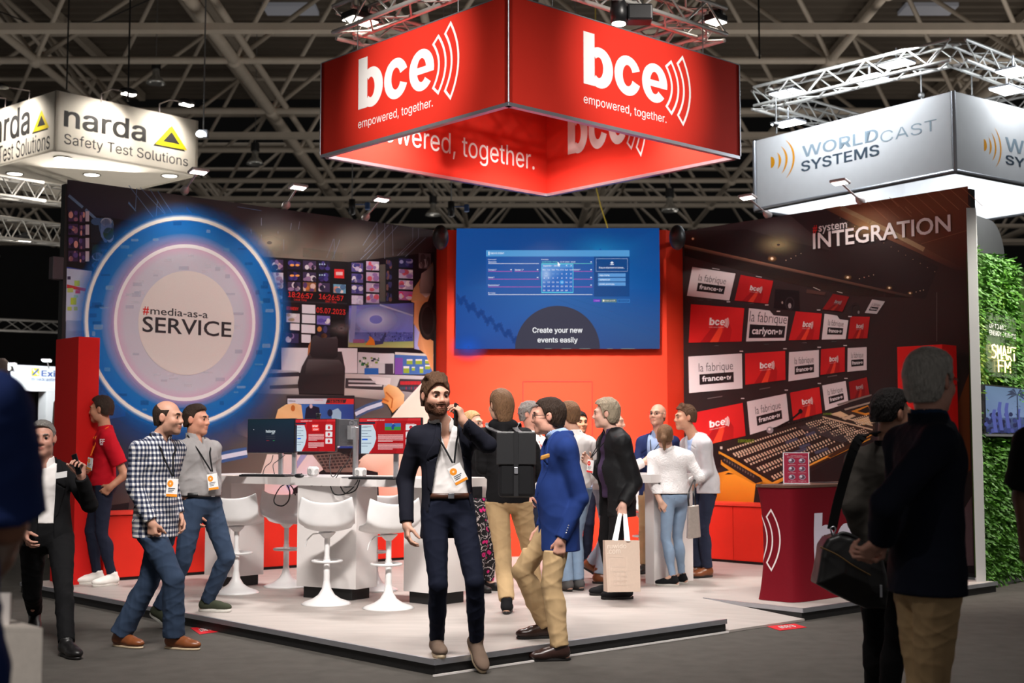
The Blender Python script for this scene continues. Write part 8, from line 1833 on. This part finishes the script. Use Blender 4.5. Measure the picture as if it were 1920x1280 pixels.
# light grey blazer young man
p = Person('young man in light grey blazer and dark jeans leaning towards the white table', 13.4, (1322, 938), (1302, 818, 0), (1285, 783, 0), {'L': (1326, 1082, zp, -55), 'R': (1308, 1081, zp, -75)}, {
    'L': ((1326, 885, -.16), (1304, 905, -.2), {}), 'R': ((1290, 880, .15), (1262, 885, .1), {})}, A=-66, Ah=-78, s_=.985, bw=1.05, skin=(204, 152, 124), hair=dict(m=H_brown, thick=.012, top=.010, nape=-.05, front=.084, side=-.0, brow_m=H_dkbrown, bangs=.4))
p.shirt('shirt', C_ltblue, fat=0, hem=-.075, sl=False); p.jacket('blazer', C_grey, hem=.12, open_=[(-.3, .06), (.2, .02), (.42, .05), (.6, .05)], fat=.016, wr=.005); p.trousers(C_dkdenim, wide=.0, wr=.006, end=.98); p.shoes(L_brown, M_sole_d, 'boot', sole_h=.028, high=.05)
# bald man with glasses behind the table
p = Person('bald man with glasses in navy blazer and light blue shirt behind the white table', 14.5, (1228, 952), (1234, 815, 0), (1233, 778, -.02), {'L': (1240, 1072, zp, -20), 'R': (1210, 1074, zp, -30)}, {
    'L': ((1272, 880, 0), (1245, 882, -.25), {}), 'R': ((1192, 880, 0), (1212, 862, -.3), {'d': (.3, -1, 0)})}, A=-14, Ah=-32, hp=8, s_=1.0, skin=(214, 164, 140), hair=dict(m=H_greybr, thick=.003, nape=-.06, side=-.01, bald=.025, noise=.001))
p.shirt('shirt', C_ltblue, fat=-.002, hem=-.075, sl=False); p.collar(C_ltblue, gap=.03, h=.05, r=.068); p.jacket('blazer', cloth('navy_blazer', (40, 52, 96)), hem=.14, open_=[(-.3, .09), (.1, .06), (.42, .07), (.6, .055)], fat=.014); p.trousers(C_khaki); p.shoes(L_black, M_sole_d); p.glasses(M_gl); p.lanyard(M_lany, (1222, 852, -.2), size=(.08, .11))
# man in white shirt partly hidden behind the black jacket
p = Person('man in white shirt, pale jeans and brown boots hidden behind the black jacket man', 13.0, (1135, 950), (1142, 825, 0), (1150, 792, 0), {'L': (1102, 1084, zp, 60, -25), 'R': (1124, 1094, zp, 70)}, {
    'R': ((1175, 880, -.1), (1206, 866, -.05), {'d': (1, .1, .1)}), 'L': ((1115, 885, .1), (1140, 900, .3), {})}, A=75, s_=.97, skin=(214, 168, 146), face=False, hair=dict(m=H_brown, thick=.01))
p.shirt('shirt', C_white, fat=.008, hem=.05, sl_fat=.008); p.collar(C_white, gap=.02); p.trousers(cloth('pale_grey_denim', (156, 166, 182)), wide=.006, wr=.006); p.shoes(L_brown, M_sole_d, 'boot', sole_h=.026, high=.03)
# white shirt man behind the blue blazer
p = Person('man in white shirt and pale blue jeans seen from behind, beyond the blue blazer', 12.3, (1078, 958), (1079, 815, 0), (1066, 778, 0), {'L': (1064, 1108, zp, -150), 'R': (1084, 1106, zp, -140)}, {
    'L': ((1045, 890, .05), (1050, 920, .2), {}), 'R': ((1108, 890, .1), (1095, 915, .3), {})}, A=-140, Ah=-130, s_=1.0, skin=(208, 160, 138), face=False, hair=dict(m=H_mid, thick=.011, top=.004, nape=-.07))
p.shirt('shirt', C_white, fat=.006, hem=.04, sl_fat=.006); p.collar(C_white, gap=0); p.trousers(C_ltdenim, wide=.006); p.shoes(S_grey, M_sole_d, 'sneaker', lace=M_wlace); p.lanyard(M_lany, (1060, 880, .25), size=(.07, .1))
# dark haired man looking out between them
p = Person('dark haired man in pale blue shirt looking out from behind, before the red door', 15.2, (1092, 940), (1092, 825, 0), (1088, 792, -.02), {'L': (1100, 1062, zp, 0), 'R': (1084, 1062, zp, 0)}, {}, A=10, Ah=18, s_=.97, skin=(190, 136, 104), hair=dict(m=H_black, thick=.012, top=.006, front=.084, side=-.02))
p.shirt('shirt', C_ltblue, fat=.004, hem=.05); p.collar(C_ltblue); p.trousers(C_dknavy); p.shoes(L_black, M_sole_d)
# grey curly haired person
p = Person('person with curly grey hair, white shirt and red lanyard, half hidden by the blue blazer', 13.6, (1004, 948), (1001, 815, 0), (994, 777, 0), {'L': (985, 1082, zp, -20), 'R': (1002, 1084, zp, -40)}, {}, A=60, Ah=70, s_=.985, skin=(214, 160, 140), face=False, hair=dict(m=H_grey, thick=.018, top=.008, noise=.010, freq=150, nape=-.07, front=.084, side=-.02))
p.shirt('shirt', C_white, fat=.006, hem=.05); p.collar(C_white); p.trousers(C_dkdenim); p.shoes(L_black, M_sole_d); p.lanyard(cloth('red_lanyard', (214, 60, 40)), (1022, 850, -.1), colr=(214, 60, 40), size=(.07, .1))
# woman in floral trousers
p = Person('fair haired woman in black top and pink floral trousers, behind the man on the phone', 12.3, (897, 955), (890, 830, 0), (886, 794, 0), {'L': (912, 1106, zp, 70), 'R': (890, 1110, zp, 60)}, {
    'R': ((900, 880, -.1), (926, 905, -.12), {}), 'L': ((915, 880, .15), (935, 900, .1), {})}, A=65, Ah=60, s_=.93, female=True, skin=(220, 170, 148), hair=dict(m=H_blond, style='bun', thick=.012, nape=-.06, front=.084, side=-.01)); p.glasses(M_gl)
p.shirt('top', C_blk, fat=.01, hem=.06); p.trousers(floral_mat(), wide=.012, hemw=.012, wr=.004, end=.98); p.shoes(L_black, M_sole_d)
b = MB(); q = P(910, 920, 12.0); b.box(q, (.055, .004, .12), None, None, None); b.build('name_badge', M_whitepl, p.root)
# red polo man
p = Person('young man in red polo shirt leaning on the left red pillar, face in profile', 12.75, (193, 930), (198, 806, 0), (190, 768, 0), {'R': (182, 1094, zp, -74), 'L': (210, 1097, zp, -40)}, {
    'L': ((234, 890, -.14), (208, 912, -.2), {'curl': .5, 'd': (-.7, .1, -.6)}), 'R': ((186, 880, .2), (172, 880, .1), {})}, A=-66, Ah=-94, s_=1.0, skin=(190, 134, 106), hair=dict(m=H_dkbrown, thick=.012, top=.010, nape=-.055, front=.084, side=-.005))
p.shirt('polo_shirt', C_redpolo, fat=.006, hem=.03, sleeve=.72, sl_fat=.012); p.collar(C_redpolo, gap=.02, h=.045); p.trousers(cloth('navy_chino', (30, 34, 50)), wide=-.004, hemw=-.008, end=.96); p.shoes(S_white, M_sole_w, 'sneaker', lace=M_wlace, sole_h=.03); p.lanyard(M_lanyo, (170, 858, -.16), tilt=-10, size=(.09, .115))
ps = Poster(P(193, 828, 12.48), (-.3, -.95, 0), .001); ps.word('E', 187.5, 831, 192, 823, (236, 220, 222), 2, .03); ps.word('F', 192.5, 831, 196.5, 823, (236, 220, 222), 2, .03); ps.rect(188, 832.5, 193, 834, (236, 220, 222), 2); ps.build('chest_logo', M_print, p.root)
# checked shirt man
p = Person('balding man in blue and white checked shirt and wide blue jeans, walking right', 9.5, (292, 985), (297, 822, 0), (315, 783, 0), {'R': (326, 1216, z_, 72), 'L': (226, 1212, z_, 62)}, {
    'R': ((252, 912, -.16), (284, 978, -.2), {'curl': .85, 'n': (.5, 1, 0), 'd': (.12, -.05, -1), 'thumb': .6}), 'L': ((318, 905, .2), (335, 965, .15), {})}, A=58, Ah=78, s_=.985, bw=1.06, vox=.0052, stubble=.35, skin=(196, 148, 126), hair=dict(m=H_dkbrown, thick=.003, nape=-.06, side=-.02, front=.084, bald=.055, noise=.001))
p.shirt('checked_shirt', check_mat(), v=.05, fat=.012, hem=.13, sl_fat=.008, wr=.007, vox=.0075); p.collar(MATS['white_cotton'] if False else bpy.data.materials['checked_cotton'], gap=.03, h=.045); p.trousers(C_denim, wide=.014, hemw=.014, wr=.007); p.shoes(L_brown, M_sole_c, 'shoe', sole_h=.016); p.lanyard(M_lany, (324, 897, -.18), size=(.085, .13), w=.011, tilt=-4)
# grey shirt man
p = Person('man in grey shirt and blue jeans stepping up onto the platform beside the checked shirt', 10.8, (378, 962), (366, 822, 0), (368, 787, 0), {'R': (292, 1176, z_, 60, -22), 'L': (388, 1146, zp, 78)}, {
    'R': ((345, 910, -.1), (360, 960, -.1), {}), 'L': ((402, 905, .2), (404, 942, .12), {})}, A=52, Ah=74, s_=.985, bw=1.05, belly=.02, vox=.0056, skin=(200, 142, 118), hair=dict(m=H_dkbrown, thick=.008, top=.006, nape=-.06, front=.084, side=-.0))
p.shirt('shirt', C_greyshirt, v=.06, fat=.006, hem=-.07, sl_fat=.006, wr=.006); p.collar(C_greyshirt, gap=.03, h=.045); p.trousers(C_denim, wide=.006, wr=.008); p.belt(L_black, z=.08, w=.168); p.shoes(S_green, M_sole_w, 'sneaker', sole_h=.032, lace=M_dlace); p.lanyard(M_lany, (397, 888, -.16), size=(.085, .13), w=.011, tilt=8)
# suit man with the black handset at far left
p = Person('grey haired man in black suit and white shirt raising a black phone, far left', 9.15, (88, 1000), (84, 868, 0), (80, 822, -.04), {'L': (124, 1230, z_, 40), 'R': (64, 1185, z_, 20, -25)}, {
    'L': ((168, 945, -.06), (152, 893, -.22), {'d': (0, -.1, 1), 'n': (-.5, -1, 0), 'curl': [.6, .65, .7, .7], 'thumb': .6}), 'R': ((35, 945, .1), (48, 1000, -.1), {})}, A=14, Ah=12, s_=.98, skin=(196, 146, 128), vox=.0055, hair=dict(m=H_grey, thick=.008, top=.004, nape=-.06, front=.084, side=-.0))
p.shirt('shirt', C_white, fat=-.002, hem=-.075, sl=False); p.collar(C_white, gap=.03, h=.045); p.jacket('suit_jacket', cloth('black_suiting', (20, 20, 22)), hem=.08, open_=[(-.3, .07), (.1, .05), (.42, .06), (.6, .055)], fat=.014, sleeve=1.0); p.outer = None; p.trousers(cloth('black_trousers', (18, 18, 20))); p.shoes(L_black, M_sole_d)
b = MB(); q = P(115, 890, 8.93); b.box(q, (.075, .004, .04), Vector((.98, .1, .16)).normalized(), None, None); b.build('name_badge', M_whitepl, p.root)
pm = p.hand['L']; d, n, th = pm['frame']; phone(pm['palm'] + p.o + n * .02 + d * .02, np.array([.30, 0, -1]), n, 'black handset in the raised hand of the black suit man', (.05, .15))
# navy polo person close at the left edge
p = Person('blurred person in navy polo shirt cut off at the left edge, arm bent', 2.7, (-140, 1270), (-172, 702, 0), (-175, 540, 0), {'R': (-70, 2170, z_, 178), 'L': (-230, 2150, z_, 180)}, {
    'R': ((12, 985, .02), (0, 1045, .22), {}), 'L': ((-250, 1000, 0), (-150, 1080, .2), {})}, A=172, s_=1.0, face=False, skin=(176, 124, 100), hair=dict(m=H_dkbrown), vox=.007)
p.shirt('polo_shirt', C_nvpolo, fat=.012, hem=.08, sleeve=.95, sl_fat=.022, wr=.006); p.collar(C_nvpolo, gap=0); p.trousers(C_dkdenim); p.shoes(L_black, M_sole_d)
# man with the shoulder bag
p = Person('man with black fade haircut in olive grey jacket, black bag strap across his shoulder', 6.8, (1664, 1015), (1668, 838, 0), (1672, 778, 0), {'R': (1662, 1372, z_, 150), 'L': (1640, 1350, z_, 140)}, {
    'L': ((1602, 950, .0), (1628, 1030, .02), {}), 'R': ((1720, 950, .1), (1720, 1040, .1), {})}, A=140, Ah=112, s_=.985, vox=.0056, skin=(176, 128, 106), hair=dict(m=H_black, thick=.010, top=.012, nape=-.04, front=.084, side=.02, noise=.006, freq=120))
p.shirt('jacket', C_olive, fat=.016, hem=.10, sl_fat=.010, wr=.006); p.collar(C_blk, gap=0, h=.03, r=.074); p.trousers(C_blk, wide=-.002); p.shoes(L_black, M_sole_d)
bc = P(1592, 1072, 6.58); t = thing('shoulder_bag', 'large black leather bag hanging from the strap of the man in olive grey', 'bag', bc)
F = pillow([(1537, 1020), (1546, 1006), (1566, 1000), (1606, 1010), (1650, 1042), (1661, 1096), (1655, 1138), (1618, 1138), (1560, 1112), (1525, 1092)], bc, .17, .03, .05); F.ripple(.003, 30, 3); r_ = F.mesh(); link_mesh('bag_body', r_[0], r_[1], L_black, t)
m = MB(); m.tube(spl([P(1538, 1025, 6.45), P(1570, 1040, 6.44), P(1600, 1060, 6.43), P(1632, 1078, 6.45)], 6), .004, 5); m.build('zip', mat('brass_zip', rgb(150, 120, 80), rough=.35, metal=.7), t)
m = MB(); m.tube(spl([P(1562, 1012, 6.55), P(1580, 1000, 6.55), P(1610, 1012, 6.55), P(1630, 1035, 6.55)], 6), .012, 6); m.build('carry_handle', L_black, t)
st_ = spl([P(1560, 992, 6.58), P(1575, 925, 6.60), P(1606, 830, 6.62), P(1636, 812, 6.72), P(1650, 815, 6.85)], 6); m = MB()
for i in range(len(st_) - 1):
    dd_ = (st_[i + 1] - st_[i]); m.box((st_[i] + st_[i + 1]) / 2, (.048, .006, dd_.length * 1.2), Vector((1, .2, .2)).cross(dd_).cross(dd_).normalized(), dd_.cross(Vector((1, .2, .2)).cross(dd_).cross(dd_)).normalized(), dd_.normalized())
m.build('shoulder_strap', cloth('black_webbing', (16, 16, 17)), t); m = MB(); m.tube(spl([P(1557, 990, 6.56), P(1563, 987, 6.56), P(1567, 993, 6.56), P(1561, 1005, 6.56)], 5), .004, 5, closed=True); m.build('snap_hook', M_alu, t); m = MB(); m.box(P(1652, 1108, 6.46), (.012, .006, .06), bevel=.002); m.build('zip_pull', M_alu, t)
# grey haired man, hands behind his back
p = Person('grey haired man in dark navy blazer and khaki trousers, hands clasped behind back', 5.35, (1738, 1068), (1748, 792, 0), (1744, 716, 0), {'R': (1722, 1490, z_, 120), 'L': (1690, 1500, z_, 120)}, {
    'R': ((1662, 945, -.24), (1652, 1012, -.10), {'d': (-.75, .1, -.65), 'n': (-.3, .8, .6), 'curl': [.55, .6, .7, .8], 'thumb': .5}), 'L': ((1690, 950, .22), (1655, 1006, .04), {'d': (-.35, -.2, -.9), 'n': (-.8, -.4, .2), 'curl': [.55, .6, .5, .45]})}, A=95, Ap=100, Ah=128, s_=1.01, bw=1.05, shd=-.05, vox=.0046, skin=(204, 152, 134), hair=dict(m=H_ltgrey, thick=.014, top=.006, nape=-.085, front=.084, side=-.03, noise=.005, freq=110)); p.glasses(M_gl)
p.shirt('shirt', cloth('dark_blue_shirt', (28, 48, 74)), fat=0, hem=-.075, sl=False); p.collar(MATS['dark_blue_shirt'], gap=0, h=.05, r=.069); p.jacket('blazer', cloth('dark_navy_blazer', (20, 24, 38)), hem=.09, fat=.02, sl_fat=.010, open_=[(-.3, .04), (.2, .02), (.42, .05), (.6, .05)], lapel=False, wr=.005, vox=.0075); p.trousers(C_khaki, wide=.006, wr=.007)
p.shoes(L_brown, M_sole_d)
# arm at the right edge
p = Person('person in black t-shirt cut off at the right edge, only an elbow showing', 5.6, (1985, 1010), (1985, 800, 0), (1985, 720, 0), {'R': (1990, 1460, z_, 0), 'L': (2020, 1460, z_, 0)}, {'R': ((1916, 930, 0), (1924, 1010, -.12), {})}, A=30, s_=.97, face=False, skin=(120, 84, 70), hair=dict(m=H_black), vox=.008)
p.shirt('t_shirt', C_blk, fat=.01, hem=.06, sleeve=.8, sl_fat=.02); p.trousers(C_blk); p.shoes(L_black, M_sole_d)
